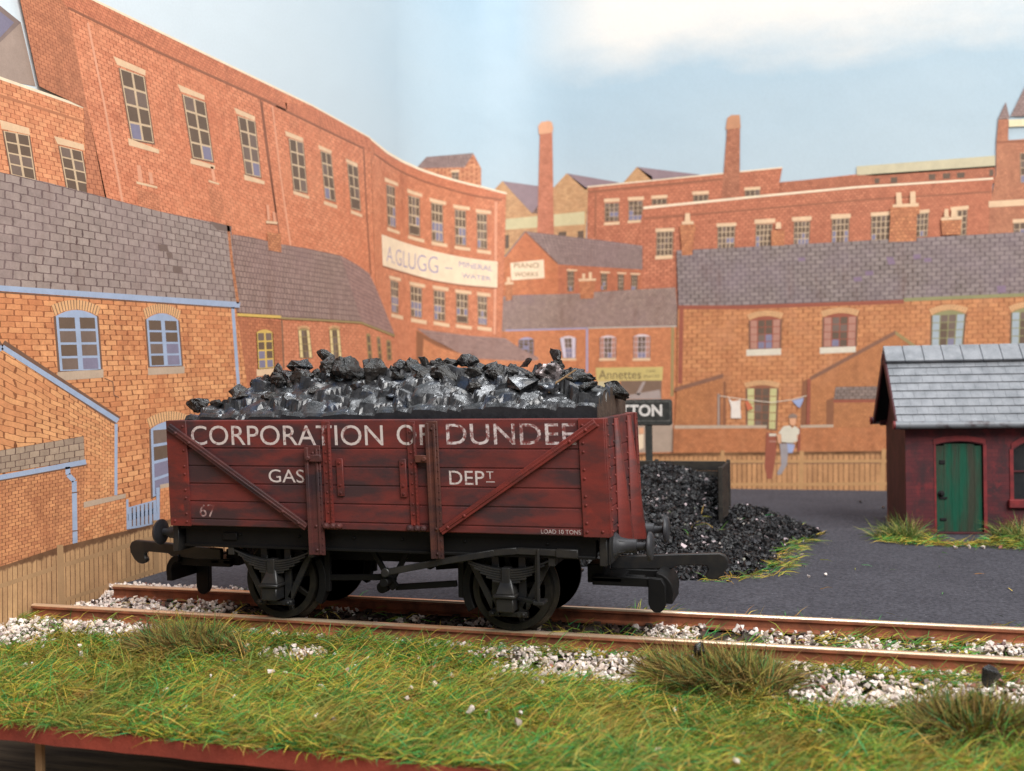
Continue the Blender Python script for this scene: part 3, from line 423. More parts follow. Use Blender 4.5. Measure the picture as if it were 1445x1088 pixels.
  [('roof',None,[('tile_L',86,[(6.43,79.32),(39.68,79.7),(49.94,79.97),(84.01,79.92),(102.27,80.45),(105.46,79.42),(111.88,80.14),(114.49,62.23),(39.23,59.88),(6.05,59.1)],[(39.68,79.7),(111.88,80.14),(114.49,62.23),(39.23,59.88)],22,13)]),
   ('slate_patch',None,[('tile_dark',87,[(82.98,72.76),(86.22,73.01),(86.35,71.61),(83.36,71.37)],None,1,1)]),
   ('slate_patch',None,[('tile_dark',87,[(85.66,71.43),(87.91,71.59),(88.06,70.34),(86.14,70.23)],None,1,1)]),
   ('slate_patch',None,[('tile_dark',87,[(88.01,68.75),(91.12,68.92),(91.26,67.49),(88.23,67.3)],None,1,1)]),
   ('slate_patch',None,[('tile_dark',87,[(102.28,80.63),(111.99,80.72),(111.95,79.38),(105.72,78.99)],None,1,1)]),
   ('gutter',None,[('trim_blue',87,[(7.4,59.29),(39.28,60.19),(39.16,59.21),(7.32,58.48)],None,1,1),('trim_blue',87,[(39.28,60.19),(115.31,62.71),(115.09,61.31),(39.17,59.21)],None,1,1)]),
   ('downpipe',None,[('trim_blue',87,[(112.65,61.34),(114.15,46.8),(112.72,46.73),(111.24,61.19)],None,1,1),('trim_blue',87,[(114.15,46.8),(115.63,34.44),(114.18,34.43),(112.72,46.73)],None,1,1)]),
   ('window',None,[('sill_grey',87,[(51.69,45.29),(64.59,45.97),(64.55,44.31),(51.9,43.69)],None,1,1),('WIN',85,[(51.56,55.65),(62.88,56.21),(63.81,45.82),(52.45,45.52)],2,4,'trim_blue',None,0.3,0.2,1.21,1.89,0)]),
   ('window',None,[('sill_grey',87,[(78.64,46.33),(91.77,46.83),(91.72,45.27),(78.68,44.82)],None,1,1),('WIN',85,[(78.43,56.54),(89.62,56.94),(90.69,46.97),(79.3,46.64)],2,4,'trim_blue',None,0.3,0.2,1.37,1.98,0)]),
   ('window',None,[('WIN',85,[(79.28,33.5),(92.08,33.5),(93.03,21.23),(79.59,19.16)],2,4,'trim_blue',None,0.25,0.2,1.38,2.14,0)])]),
 ('left_outhouse', 'brick outhouse wing with sloping blue bargeboard at the far left',
  [('brick_L2',90,[(17.36,38.67),(38.35,49.67),(68.65,35.34),(67.11,-0.5),(16.67,4.72)],[(38.97,48.34),(68.64,35.2),(68.19,17.75),(38.17,12.93)],11,32),
   ('line_dk',91,[(16.93,39.6),(37.81,50.68),(38.92,49.39),(17.81,38.39)],None,1,1),
   ('line_dk',91,[(38.95,50.72),(69.45,36.36),(67.86,34.88),(37.78,49.36)],None,1,1)],
  [('bargeboard',None,[('trim_blue',92,[(17.13,39.1),(38.06,49.9),(38.65,49.2),(17.6,38.45)],None,1,1),('trim_blue',92,[(38.66,49.92),(69.07,36.03),(68.24,35.22),(38.04,49.18)],None,1,1)]),
   ('downpipe',None,[('trim_blue',92,[(68.49,35.03),(68.06,20.81),(67.15,20.91),(67.58,35.07)],None,1,1)])]),
 ('left_privy', 'low brick privy with slate roof and blue gutter',
  [('brick_L3',95,[(24.15,26.79),(38.48,26.89),(58.93,28.02),(58.1,20.25),(57.88,11.59),(23.79,9.81)],[(38.48,26.89),(58.28,27.63),(57.92,13.1),(38.16,12.39)],13,24),
   ('line_dk',97,[(24.12,26.33),(39.76,26.89),(39.81,26.64),(24.16,26.1)],None,1,1),
   ('line_dk',97,[(39.76,26.89),(58.88,27.72),(58.95,27.45),(39.81,26.64)],None,1,1),
   ('line_dk',98,[(54.84,22.8),(56.44,22.76),(56.47,22.54),(54.87,22.58)],None,1,1),
   ('line_dk',98,[(54.84,15.61),(56.39,15.51),(56.42,15.3),(54.88,15.39)],None,1,1),
   ('brick_L',96,[(58.08,19.6),(70.54,19.99),(71.05,12.25),(57.9,12.02)],[(58.08,19.47),(70.54,19.94),(70.94,13.56),(57.92,13.1)],8,10),
   ('brick_L',96,[(81.98,20.74),(90.01,20.77),(89.75,11.5),(81.6,12.63)],[(81.98,20.74),(90.01,20.92),(89.81,13.75),(81.64,13.84)],5,9)],
  [('roof',None,[('tile_L2',96,[(24.24,30.96),(38.6,31.91),(58.42,33.15),(58.62,28.65),(38.51,27.99),(24.17,27.52)],[(38.6,31.91),(58.42,33.15),(58.62,28.65),(38.51,27.99)],8,3.6)]),
   ('gutter',None,[('trim_blue',97,[(24.08,27.12),(39.71,27.75),(39.88,26.89),(24.22,26.32)],None,1,1),('trim_blue',97,[(39.7,27.75),(58.82,28.67),(59.04,27.72),(39.89,26.89)],None,1,1)]),
   ('downpipe',None,[('trim_blue',97,[(54.53,27.62),(54.62,26.16),(53.3,26.23),(53.21,27.68)],None,1,1),('trim_blue',97,[(54.44,26.48),(56.07,25.12),(55.09,24.57),(53.48,25.92)],None,1,1),('trim_blue',97,[(56.25,24.79),(56.21,12.81),(54.87,13.01),(54.91,24.9)],None,1,1)]),
   ('coping',None,[('sill_grey',97,[(58.11,20.6),(70.56,20.86),(70.54,19.99),(58.08,19.47)],None,1,1)]),
   ('coping',None,[('sill_grey',97,[(82.0,21.52),(90.03,21.62),(90.01,20.72),(81.98,20.65)],None,1,1)]),
   ('gate',None,[('trim_blue',97,[(71.2,17.97),(80.51,18.48),(80.83,13.13),(71.09,13.54)],[(71.2,17.97),(80.51,18.48),(80.83,13.13),(71.09,13.54)],9,1),('trim_blue',98,[(71.17,16.63),(80.77,16.86),(80.74,15.65),(71.13,15.25)],None,1,1),('trim_blue',98,[(80.57,20.99),(81.83,20.95),(81.64,13.99),(80.7,14.02)],None,1,1),('trim_blue',98,[(70.67,19.6),(71.39,19.61),(71.23,13.52),(70.66,13.6)],None,1,1),('line_dk',98,[(72.35,17.78),(72.72,17.78),(72.69,13.95),(72.33,13.95)],None,1,1),('line_dk',98,[(73.67,17.85),(74.04,17.85),(74.01,13.89),(73.64,13.9)],None,1,1),('line_dk',98,[(75.0,17.92),(75.38,17.92),(75.34,13.84),(74.97,13.84)],None,1,1),('line_dk',98,[(76.35,17.99),(76.73,17.99),(76.69,13.78),(76.32,13.78)],None,1,1),('line_dk',98,[(77.72,18.06),(78.1,18.06),(78.06,13.72),(77.68,13.73)],None,1,1),('line_dk',98,[(79.1,18.13),(79.49,18.13),(79.44,13.66),(79.06,13.67)],None,1,1)])]),
 ('right_terrace', 'brick terrace with a long slate roof and pink and green windows at the right',
  [('brick_R',100,[(334.87,68.29),(411.46,67.51),(448.9,68.01),(501.03,68.47),(499.99,-0.5),(329.09,-0.5),(333.33,-0.12)],[(334.86,67.77),(448.89,67.54),(448.11,6.44),(332.6,2.45)],34,42),
   ('trim_red',101,[(337.0,67.86),(336.06,40.71),(334.53,40.76),(335.47,67.95)],None,1,1)],
  [('roof',None,[('tile_R',101,[(334.67,88.85),(357.29,88.83),(408.34,88.98),(449.17,89.12),(501.28,89.8),(501.04,69.59),(448.91,68.48),(411.47,68.0),(356.99,67.76),(335.13,68.28)],[(334.67,88.85),(449.17,89.12),(448.91,68.48),(335.13,68.28)],38,14)]),
   ('slate_patch',None,[('tile_purple',102,[(406.0,82.99),(408.27,82.87),(408.99,80.43),(406.72,80.3)],None,1,1)]),
   ('slate_patch',None,[('tile_purple',102,[(414.66,83.36),(416.9,83.49),(417.1,81.88),(414.86,81.75)],None,1,1)]),
   ('slate_patch',None,[('tile_purple',102,[(417.99,82.0),(420.37,82.04),(420.5,80.68),(418.13,80.64)],None,1,1)]),
   ('slate_patch',None,[('tile_purple',102,[(376.95,84.17),(379.33,84.21),(379.39,82.9),(377.17,82.84)],None,1,1)]),
   ('slate_patch',None,[('tile_purple',102,[(395.22,76.46),(397.91,76.67),(398.12,75.04),(395.5,74.99)],None,1,1)]),
   ('slate_patch',None,[('tile_purple',102,[(440.48,71.67),(443.2,71.72),(443.31,69.45),(440.74,69.31)],None,1,1)]),
   ('slate_patch',None,[('tile_purple',102,[(399.09,78.47),(401.76,78.51),(401.82,76.98),(399.29,76.93)],None,1,1)]),
   ('gutter',None,[('trim_red',102,[(334.88,68.99),(356.99,68.2),(356.97,66.81),(334.86,67.58)],None,1,1),('trim_red',102,[(356.97,68.2),(411.45,68.18),(411.48,66.85),(356.99,66.81)],None,1,1)]),
   ('gutter',None,[('trim_green',102,[(411.44,68.75),(448.89,68.96),(448.92,67.79),(411.47,67.54)],None,1,1),('trim_green',102,[(448.89,68.96),(502.33,69.38),(502.36,68.26),(448.92,67.79)],None,1,1)]),
   ('window',None,[('sill_white',102,[(358.87,52.42),(370.79,52.57),(370.76,50.29),(358.83,50.19)],None,1,1),('WIN',100,[(360.32,62.76),(370.73,62.87),(370.37,52.58),(360.17,52.61)],4,4,'trim_red','pane_pink',0.25,0.12,1.25,2.01,0)]),
   ('window',None,[('sill_white',102,[(383.83,52.55),(395.71,52.69),(395.68,50.67),(383.8,50.37)],None,1,1),('WIN',100,[(385.37,63.05),(396.06,63.06),(395.58,52.69),(385.01,52.74)],4,4,'trim_red','pane_pink',0.25,0.12,1.23,1.97,0)]),
   ('window',None,[('WIN',100,[(420.41,62.61),(430.62,62.75),(429.6,52.29),(420.05,52.05)],4,4,'trim_green','pane_sky',0.1,0.12,1.44,1.91,0)]),
   ('window',None,[('WIN',100,[(444.98,62.74),(454.79,62.87),(454.02,52.37),(444.62,52.14)],4,4,'trim_green','pane_sky',0.1,0.12,1.41,1.88,0)]),
   ('door',None,[('WIN',100,[(358.89,38.76),(369.31,38.62),(368.53,24.04),(358.83,24.8)],4,5,'brick_dk','pane_lime',0.0,0.1,1.01,1.76,0)]),
   ('chimney_stack',None,[('brick_st',102,[(407.74,99.76),(416.15,99.64),(415.69,87.86),(406.98,88.0)],[(407.74,99.76),(416.15,99.64),(415.69,87.86),(406.98,88.0)],6,10),('brick_st',103,[(407.75,100.16),(416.9,100.23),(416.86,97.04),(407.41,97.29)],None,1,1),('stone',104,[(408.36,100.77),(416.61,100.72),(416.59,99.61),(408.35,99.81)],None,1,1),('stone',103,[(409.47,104.71),(411.13,104.76),(411.37,100.58),(409.57,100.53)],None,1,1),('stone',103,[(413.98,104.73),(415.62,104.78),(415.71,100.62),(413.92,100.58)],None,1,1)]),
   ('chimney_stack',None,[('brick_st',102,[(336.21,95.57),(341.29,95.68),(340.37,86.94),(336.63,86.89)],[(336.21,95.57),(341.29,95.68),(340.37,86.94),(336.63,86.89)],4,9),('brick_st',103,[(336.24,98.13),(341.64,97.98),(341.6,95.27),(336.04,95.26)],None,1,1),('stone',104,[(336.82,99.14),(341.03,99.05),(341.01,98.01),(336.8,98.1)],None,1,1),('stone',103,[(338.05,102.03),(339.64,102.09),(339.91,98.96),(337.85,99.0)],None,1,1)]),
   ('chimney_stack',None,[('brick_st',102,[(368.07,94.21),(372.56,94.12),(372.32,88.69),(367.99,88.75)],None,1,1),('stone',103,[(369.72,96.93),(371.32,96.92),(371.45,94.68),(369.52,94.63)],None,1,1)]),
   ('chimney_stack',None,[('brick_st',102,[(423.63,94.41),(430.08,94.34),(429.58,89.32),(423.86,89.48)],[(423.63,94.41),(430.08,94.34),(429.58,89.32),(423.86,89.48)],5,5),('stone',103,[(423.65,95.36),(430.1,95.45),(430.08,94.42),(423.63,94.41)],None,1,1),('stone',103,[(424.71,98.15),(425.89,98.23),(426.0,95.22),(424.53,95.31)],None,1,1),('stone',103,[(426.92,98.48),(428.38,98.55),(428.64,95.38),(426.73,95.33)],None,1,1)])]),
 ('right_outhouse', 'small brick outhouse wing with a single sloping roof edge at the right',
  [('brick_R2',105,[(334.13,38.33),(350.41,42.61),(349.91,24.08),(333.02,24.11)],[(333.42,40.77),(350.38,40.52),(349.91,24.08),(333.02,24.11)],13,18),
   ('brick_shd',106,[(348.63,36.8),(349.74,37.16),(349.71,25.43),(348.24,25.43)],None,1,1),
   ('brick_shd',106,[(350.68,41.26),(351.56,41.25),(351.33,25.42),(350.15,25.42)],None,1,1)],
  [('roof_edge',None,[('roof_brown',107,[(333.4,39.25),(350.72,44.1),(350.7,42.6),(333.37,37.74)],None,1,1)])]),
 ('right_outhouse', 'gabled brick outhouse wing beside the brick hut at the right',
  [('brick_R2',110,[(380.67,41.68),(408.64,56.8),(414.9,50.94),(420.79,46.56),(420.49,23.93),(380.14,24.01)],[(380.89,57.58),(420.92,56.45),(420.49,23.93),(380.42,24.01)],34,42),
   ('trim_red',111,[(379.4,41.55),(380.67,41.83),(380.16,25.77),(378.76,25.77)],None,1,1),
   ('brick_shd',111,[(377.84,40.7),(379.54,41.7),(378.9,25.92),(377.07,25.78)],None,1,1)],
  [('roof_edge',None,[('roof_brown',112,[(380.4,42.41),(408.65,57.8),(408.64,56.37),(380.66,41.1)],None,1,1),('trim_olive',112,[(408.65,57.65),(420.81,47.97),(420.79,46.7),(408.64,56.37)],None,1,1)])]),
 ('garden_privy', 'small brick privy with slate roof and red gutter at the right',
  [('brick_R2',115,[(388.35,33.43),(420.61,33.48),(420.47,22.51),(387.79,22.55)],[(388.35,33.43),(420.61,33.48),(420.47,22.51),(387.79,22.55)],28,14),
   ('brick_shd',116,[(385.8,34.18),(388.24,35.25),(387.97,25.45),(385.67,25.17)],None,1,1)],
  [('roof',None,[('tile_R2',116,[(388.84,38.79),(420.69,38.78),(420.63,34.4),(388.23,34.45)],[(388.84,38.79),(420.69,38.78),(420.63,34.4),(388.23,34.45)],16,4)]),
   ('gutter',None,[('trim_red',117,[(388.08,34.29),(420.62,34.31),(420.62,33.35),(388.08,33.3)],None,1,1)])]),
 ('garden_wall', 'low brick garden walls with grey coping and a red gatepost',
  [('brick_R3',120,[(332.8,24.87),(365.39,24.78),(365.22,12.96),(332.24,12.75)],[(332.8,24.87),(365.39,24.78),(365.26,15.92),(332.67,15.78)],26,11),
   ('brick_R3',120,[(376.77,24.75),(420.5,24.78),(420.35,13.32),(376.39,13.03)],[(376.77,24.75),(420.5,24.78),(420.38,16.15),(376.65,15.97)],38,11),
   ('trim_red',121,[(377.04,24.74),(376.68,14.49),(375.72,14.51),(376.08,24.77)],None,1,1)],
  [('coping',None,[('sill_grey',121,[(333.04,25.63),(365.55,25.6),(365.53,24.56),(333.02,24.42)],None,1,1)]),
   ('coping',None,[('sill_grey',121,[(376.92,25.56),(387.97,25.74),(387.96,24.8),(376.91,24.61)],None,1,1)])]),
 ('washing_line', 'washing line with a white vest and coloured garments',
  [('line_pale',125,[(348.79,36.31),(359.08,34.73),(359.04,34.48),(348.75,36.06)],None,1,1),
   ('line_pale',125,[(359.07,34.73),(367.19,33.74),(367.16,33.49),(359.04,34.48)],None,1,1),
   ('line_pale',125,[(367.16,33.74),(374.21,34.64),(374.24,34.39),(367.19,33.49)],None,1,1),
   ('line_pale',125,[(374.2,34.64),(379.19,35.96),(379.25,35.72),(374.26,34.39)],None,1,1),
   ('stone_grey',125,[(349.33,36.88),(349.16,25.62),(348.41,25.62),(348.58,36.89)],None,1,1)],
  [('vest',None,[('cloth_white',126,[(352.39,35.44),(353.57,34.2),(355.64,34.36),(356.6,34.87),(356.46,31.9),(356.74,28.05),(353.14,28.13),(353.27,31.92)],None,1,1)]),
   ('cloth',None,[('cloth_red',126,[(358.1,33.98),(359.23,34.32),(360.99,31.51),(359.0,30.76)],None,1,1)]),
   ('cloth',None,[('cloth_blue',126,[(374.22,34.17),(378.22,35.16),(377.87,33.79),(376.84,31.59),(375.86,32.26)],None,1,1)])]),
 ('plank_fence', 'brown close boarded plank fence along the foot of the scene',
  [('fence_L',130,[(5.13,10.38),(38.15,12.2),(50.59,13.18),(78.51,13.54),(89.82,14.0),(89.25,-0.5),(78.04,-0.5),(50.23,-0.5),(37.86,-0.5),(4.95,0.76)],[(38.15,12.2),(78.51,13.54),(78.59,2.04),(37.93,2.24)],31,1),
   ('fence_M',130,[(88.3,13.87),(144.71,12.13),(154.36,12.12),(164.68,12.11),(175.72,12.11),(187.58,12.1),(200.35,12.09),(214.13,12.08),(227.04,11.47),(236.65,11.23),(244.83,11.19),(252.23,11.27),(259.15,11.46),(265.75,11.73),(272.6,11.79),(279.31,11.93),(285.96,12.14),(292.63,12.42),(299.37,12.76),(306.08,13.11),(319.83,14.23),(319.53,-0.5),(305.7,-0.5),(298.97,-0.5),(292.2,-0.5),(285.51,-0.5),(278.83,-0.5),(272.09,-0.5),(265.21,-0.5),(258.58,-0.5),(251.62,-0.5),(244.16,-0.5),(235.88,-0.5),(226.07,-0.5),(212.85,-0.5),(199.21,-0.5),(186.56,-0.5),(174.81,-0.5),(163.86,-0.5),(153.64,-0.5),(144.07,-0.5),(87.73,-0.5)],[(88.3,13.87),(319.31,14.23),(319.09,-0.35),(87.82,-0.5)],52,1),
   ('fence_R',130,[(319.32,15.27),(345.0,15.89),(405.07,16.63),(500.44,18.33),(500.15,-0.5),(318.93,-0.5)],[(319.32,15.27),(405.07,16.63),(404.89,3.47),(319.13,2.26)],50,1),
   ('line_dk',131,[(349.37,12.11),(376.03,12.3),(376.03,12.0),(349.36,11.81)],None,1,1),
   ('line_dk',131,[(376.03,12.3),(402.99,12.63),(402.98,12.34),(376.03,12.0)],None,1,1)],
  [('post',None,[('fence_post',132,[(51.84,13.42),(52.11,2.18),(50.45,2.49),(50.19,13.64)],None,1,1)]),
   ('post',None,[('fence_post',132,[(80.54,14.14),(80.58,1.19),(78.89,1.49),(78.85,14.35)],None,1,1)]),
   ('post',None,[('fence_post2',132,[(350.67,16.65),(350.45,2.23),(349.2,2.21),(349.42,16.64)],None,1,1)]),
   ('post',None,[('fence_post2',132,[(378.01,16.56),(377.48,2.43),(376.04,2.44),(376.58,16.59)],None,1,1)]),
   ('post',None,[('fence_post2',132,[(405.09,17.33),(404.08,2.77),(402.71,2.84),(403.72,17.41)],None,1,1)]),
   ('rail',None,[('fence_post',131,[(5.0,8.12),(37.95,9.25),(38.21,8.5),(5.17,7.5)],None,1,1),('fence_post',131,[(37.93,9.25),(49.58,9.95),(49.9,9.15),(38.22,8.5)],None,1,1)]),
   ('rail',None,[('fence_post',131,[(51.84,10.06),(78.63,11.18),(79.02,10.26),(52.14,9.26)],None,1,1)]),
   ('rail',None,[('fence_post',131,[(80.21,11.26),(89.56,11.65),(89.92,10.85),(80.55,10.49)],None,1,1)]),
   ('rail',None,[('fence_post',131,[(4.9,2.3),(37.82,2.55),(38.04,1.92),(5.05,1.78)],None,1,1),('fence_post',131,[(37.8,2.55),(50.2,3.17),(50.49,2.49),(38.06,1.92)],None,1,1)]),
   ('rail',None,[('fence_post',131,[(51.11,3.53),(78.85,4.17),(79.2,3.4),(51.37,2.85)],None,1,1)]),
   ('rail',None,[('fence_post2',131,[(319.29,13.03),(376.75,13.39),(376.74,12.39),(319.27,11.99)],None,1,1),('fence_post2',131,[(376.75,13.39),(403.0,13.69),(402.99,12.72),(376.74,12.39)],None,1,1),('fence_post2',131,[(403.0,13.69),(438.51,14.05),(438.5,13.1),(402.99,12.72)],None,1,1)]),
   ('rail',None,[('fence_post2',131,[(349.26,4.99),(375.93,5.32),(375.92,4.32),(349.25,3.97)],None,1,1),('fence_post2',131,[(375.93,5.32),(402.89,5.94),(402.89,4.97),(375.92,4.32)],None,1,1),('fence_post2',131,[(402.89,5.94),(438.41,6.58),(438.41,5.64),(402.89,4.97)],None,1,1)])]),
 ('printed_man', 'man in a grey cap and short sleeved white shirt leaning on the fence',
  [('skin',135,[(373.2,27.96),(375.63,28.12),(375.44,26.22),(374.76,25.36),(373.77,25.54),(373.31,26.4)],None,1,1),
   ('skin',135,[(368.87,22.26),(370.38,22.78),(370.4,19.32),(369.33,19.14)],None,1,1),
   ('skin',135,[(375.04,21.74),(376.22,22.77),(375.85,20.01),(374.67,18.63)],None,1,1)],
  [('cap',None,[('cap_grey',137,[(372.97,28.13),(373.22,29.17),(374.49,29.75),(375.81,29.15),(375.8,27.95),(374.47,28.13)],None,1,1)]),
   ('shirt',None,[('cloth_shirt',137,[(371.26,25.2),(373.43,25.47),(374.08,24.5),(375.09,25.33),(376.57,24.15),(376.55,22.6),(375.71,22.08),(375.85,20.01),(374.01,19.32),(370.51,19.66),(370.38,22.43),(369.44,22.78)],None,1,1)]),
   ('trousers',None,[('cloth_grey',136,[(369.83,19.14),(374.34,19.15),(375.0,18.63),(374.13,15.87),(372.63,15.86),(372.23,11.71),(370.18,8.23),(369.0,8.01),(368.84,8.91),(370.22,11.69),(370.12,15.85)],None,1,1),('cloth_blue',137,[(372.34,19.15),(375.0,18.63),(374.13,15.87),(372.63,15.86)],None,1,1)]),
   ('gatepost',None,[('trim_red',135,[(365.34,23.13),(368.71,22.78),(368.61,15.85),(367.13,6.81),(365.44,6.62),(364.56,10.96),(364.9,15.83)],None,1,1),('pane_pink',136,[(366.31,20.18),(368.67,20.18),(368.66,19.59),(366.3,19.59)],None,1,1),('sill_white',136,[(366.28,22.61),(368.7,22.61),(368.69,21.74),(366.27,21.74)],None,1,1)])]),
]
LUMPS = [(-37.17,-3.5,34.98,1.71,0.9),(-32.84,1.5,37.19,1.37,0.9),(-30.58,1.5,37.29,1.0,0.6),(-28.33,1.5,38.25,1.61,0.9),(-23.86,1.5,40.53,1.36,1.1),(-20.29,1.5,41.44,2.08,0.55),(-21.53,-3.5,38.53,1.67,0.8),(-17.15,-3.5,39.06,2.02,0.7),(-19.42,-3.5,37.55,1.19,0.8),(-15.55,1.5,42.68,1.82,0.75),(-12.3,-3.5,40.74,1.65,0.85),(-8.83,-3.5,40.32,2.69,0.65),(-3.77,-3.5,39.77,2.55,0.85),(-2.11,1.5,39.88,1.19,0.9),(0.21,1.5,41.03,1.42,0.9),(2.75,1.5,41.33,1.06,1.2),(4.4,-3.5,38.93,1.26,1),(-11.57,-3.5,37.91,1.29,0.8),(2.16,-3.5,37.02,1.38,0.9),(1.09,-7.5,35.38,1.57,0.5),(4.63,1.5,40.94,1.18,0.9),(7.13,1.5,41.12,1.64,0.7),(10.23,1.5,41.64,1.52,0.7),(8.41,-3.5,39.09,2.5,0.45),(12.73,-3.5,39.24,1.58,0.7),(14.04,-7.5,37.22,1.21,0.7),(12.67,1.5,40.78,1.28,0.8),(15.54,-3.5,37.62,1.12,1),(16.98,-3.5,39.17,1.79,0.7),(22.25,-7.5,37.0,2.49,0.55),(22.19,-3.5,38.52,1.0,0.7),(20.61,1.5,40.5,1.6,0.6),(19.43,-3.5,39.13,1.0,0.8),(25.29,-3.5,38.91,1.99,0.8),(26.27,-7.5,36.62,1.51,0.7),(25.12,1.5,41.89,1.02,1.3),(25.57,1.5,40.63,1.14,0.8),(28.78,-3.5,37.97,1.54,0.75),(29.01,1.5,38.3,1.24,0.8),(32.52,-7.5,36.75,1.49,0.6),(30.51,1.5,38.39,1.01,0.9),(33.32,-3.5,35.94,0.98,0.7),(34.87,3.0,35.95,2.14,0.75),(-5.25,-7.5,37.38,1.02,0.6),(8.28,-7.5,35.86,1.0,0.6),(-2.06,-3.5,37.31,0.93,0.8),(10.19,-3.5,37.7,1.02,0.6),(18.23,-3.5,37.02,0.89,0.9),(-12.91,-7.5,36.91,1.04,0.6),(17.0,-7.5,35.43,1.42,0.6),(12.73,-7.5,35.26,1.32,0.6),(-31.16,-7.5,34.78,1.07,0.6),(-26.45,-7.5,35.67,1.41,0.5),(-21.18,-7.5,35.85,1.17,0.6)]
# ------------------------------------------------------------------ palette of the printed backscene
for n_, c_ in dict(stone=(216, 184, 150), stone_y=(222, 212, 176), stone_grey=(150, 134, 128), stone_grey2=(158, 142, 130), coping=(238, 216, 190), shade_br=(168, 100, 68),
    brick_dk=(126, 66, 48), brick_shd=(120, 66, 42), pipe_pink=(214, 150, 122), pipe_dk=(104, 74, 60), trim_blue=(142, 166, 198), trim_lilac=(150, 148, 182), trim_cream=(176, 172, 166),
    trim_pale=(204, 190, 196), trim_olive=(138, 122, 78), trim_red=(134, 54, 44), trim_green=(124, 128, 88), trim_yellow=(206, 172, 84), w_cream=(196, 172, 142), pane=(64, 52, 50), pane_grey=(88, 76, 76),
    pane_blue=(104, 108, 140), pane_pale=(196, 190, 208), pane_pink=(166, 116, 104), pane_sky=(148, 166, 178), pane_cream=(220, 198, 140), pane_lime=(186, 184, 130), pane_shop=(98, 78, 70), pane_refl=(150, 140, 140),
    sign_cream=(228, 208, 180), sign_blue=(140, 132, 172), sign_brown=(124, 88, 58), ink=(70, 62, 44), fascia=(188, 172, 106), cream_green=(190, 182, 144), roof_cream=(188, 182, 154), roof_brown=(112, 70, 58),
    tile_dark=(86, 74, 78), tile_purple=(108, 92, 124), sill_grey=(176, 156, 138), sill_white=(208, 202, 186), slate=(112, 100, 104), slate_p=(124, 108, 122), line_dk=(84, 54, 48), line_pale=(220, 206, 188), arch_brick=(214, 164, 116),
    skin=(212, 156, 122), cloth_white=(222, 214, 206), cloth_red=(190, 92, 62), cloth_blue=(140, 160, 202), cloth_shirt=(206, 202, 186), cloth_grey=(140, 138, 146), cap_grey=(122, 106, 100),
    fence_post=(158, 124, 88), fence_post2=(178, 134, 88), chim_cap=(206, 150, 118), chim_cap2=(176, 122, 92)).items():
    ink(n_, rgb(*c_), var=.10)
BW = brickwork
BW('brick_L', rgb(210, 146, 96), rgb(186, 112, 68), rgb(124, 72, 46), .075, rgb(188, 104, 58), .045, .9, .12, rgb(142, 74, 46))
BW('brick_L2', rgb(206, 146, 96), rgb(190, 120, 76), rgb(124, 74, 48), .075, rgb(192, 116, 70), .05, .7, .12)
BW('brick_L3', rgb(194, 128, 82), rgb(172, 104, 66), rgb(108, 62, 44), .075, rgb(166, 96, 58), .05, .8, .12, rgb(130, 72, 46))
BW('brick_l', rgb(210, 140, 98), rgb(196, 116, 78), rgb(168, 92, 62), .07, rgb(198, 112, 76), .05, .6, .1)
BW('brick_b', rgb(206, 128, 94), rgb(190, 106, 74), rgb(152, 80, 56), .07, rgb(188, 96, 62), .03, .8, .10, rgb(160, 84, 60), light=rgb(214, 144, 108))
BW('brick_b2', rgb(190, 108, 76), rgb(178, 94, 66), rgb(148, 76, 56), .07, rgb(176, 90, 62), .05, .7, .1)
BW('brick_side', rgb(178, 104, 72), rgb(164, 90, 62), rgb(138, 74, 54), .07, rgb(140, 78, 56), .04, .8, .1)
BW('brick_g', rgb(206, 128, 94), rgb(194, 112, 80), rgb(172, 94, 68), .07, rgb(196, 108, 72), .03, .8, .1, rgb(170, 92, 66))
BW('brick_f', rgb(204, 138, 100), rgb(186, 112, 82), rgb(160, 90, 66), .08, None, .05)
BW('brick_fr', rgb(190, 112, 84), rgb(174, 94, 70), rgb(150, 80, 62), .08, rgb(178, 92, 66), .04, .8, .1, rgb(150, 82, 62))
BW('brick_fr2', rgb(176, 100, 74), rgb(162, 86, 64), rgb(136, 74, 58), .08, None, .05)
BW('brick_tw', rgb(180, 112, 84), rgb(160, 92, 70), rgb(138, 78, 60), .08, rgb(186, 124, 92), .06, .7)
BW('brick_tan', rgb(200, 158, 114), rgb(186, 140, 98), rgb(158, 112, 80), .07, rgb(180, 132, 94), .05, .7)
BW('brick_pw', rgb(198, 118, 76), rgb(188, 104, 66), rgb(176, 96, 62), .06, rgb(184, 90, 58), .07, .8, .1, rgb(160, 88, 58))
BW('brick_pw2', rgb(186, 104, 72), rgb(170, 88, 62), rgb(146, 76, 56), .06, rgb(170, 84, 56), .06, .8)
BW('brick_m', rgb(204, 128, 84), rgb(190, 112, 72), rgb(166, 94, 62), .08, rgb(196, 116, 74), .05, .7)
BW('brick_or', rgb(200, 126, 84), rgb(188, 112, 74), rgb(174, 100, 66), .06, rgb(196, 116, 76), .06, .7)
BW('brick_y', rgb(206, 126, 92), rgb(192, 110, 78), rgb(172, 96, 68), .07, rgb(200, 118, 82), .05, .7)
BW('brick_y2', rgb(184, 104, 68), rgb(168, 88, 58), rgb(140, 74, 52), .06, rgb(160, 84, 56), .06, .8)
BW('brick_R', rgb(196, 130, 82), rgb(182, 112, 70), rgb(146, 88, 56), .07, rgb(178, 104, 58), .05, .8, .12, None, light=rgb(208, 150, 112))
BW('brick_R2', rgb(184, 116, 68), rgb(172, 104, 60), rgb(138, 82, 50), .07, rgb(170, 98, 54), .05, .8, .12, None, light=rgb(198, 138, 100))
BW('brick_R3', rgb(190, 114, 68), rgb(174, 100, 58), rgb(142, 82, 50), .07, rgb(172, 94, 52), .06, .8, .12, None, light=rgb(202, 140, 100))
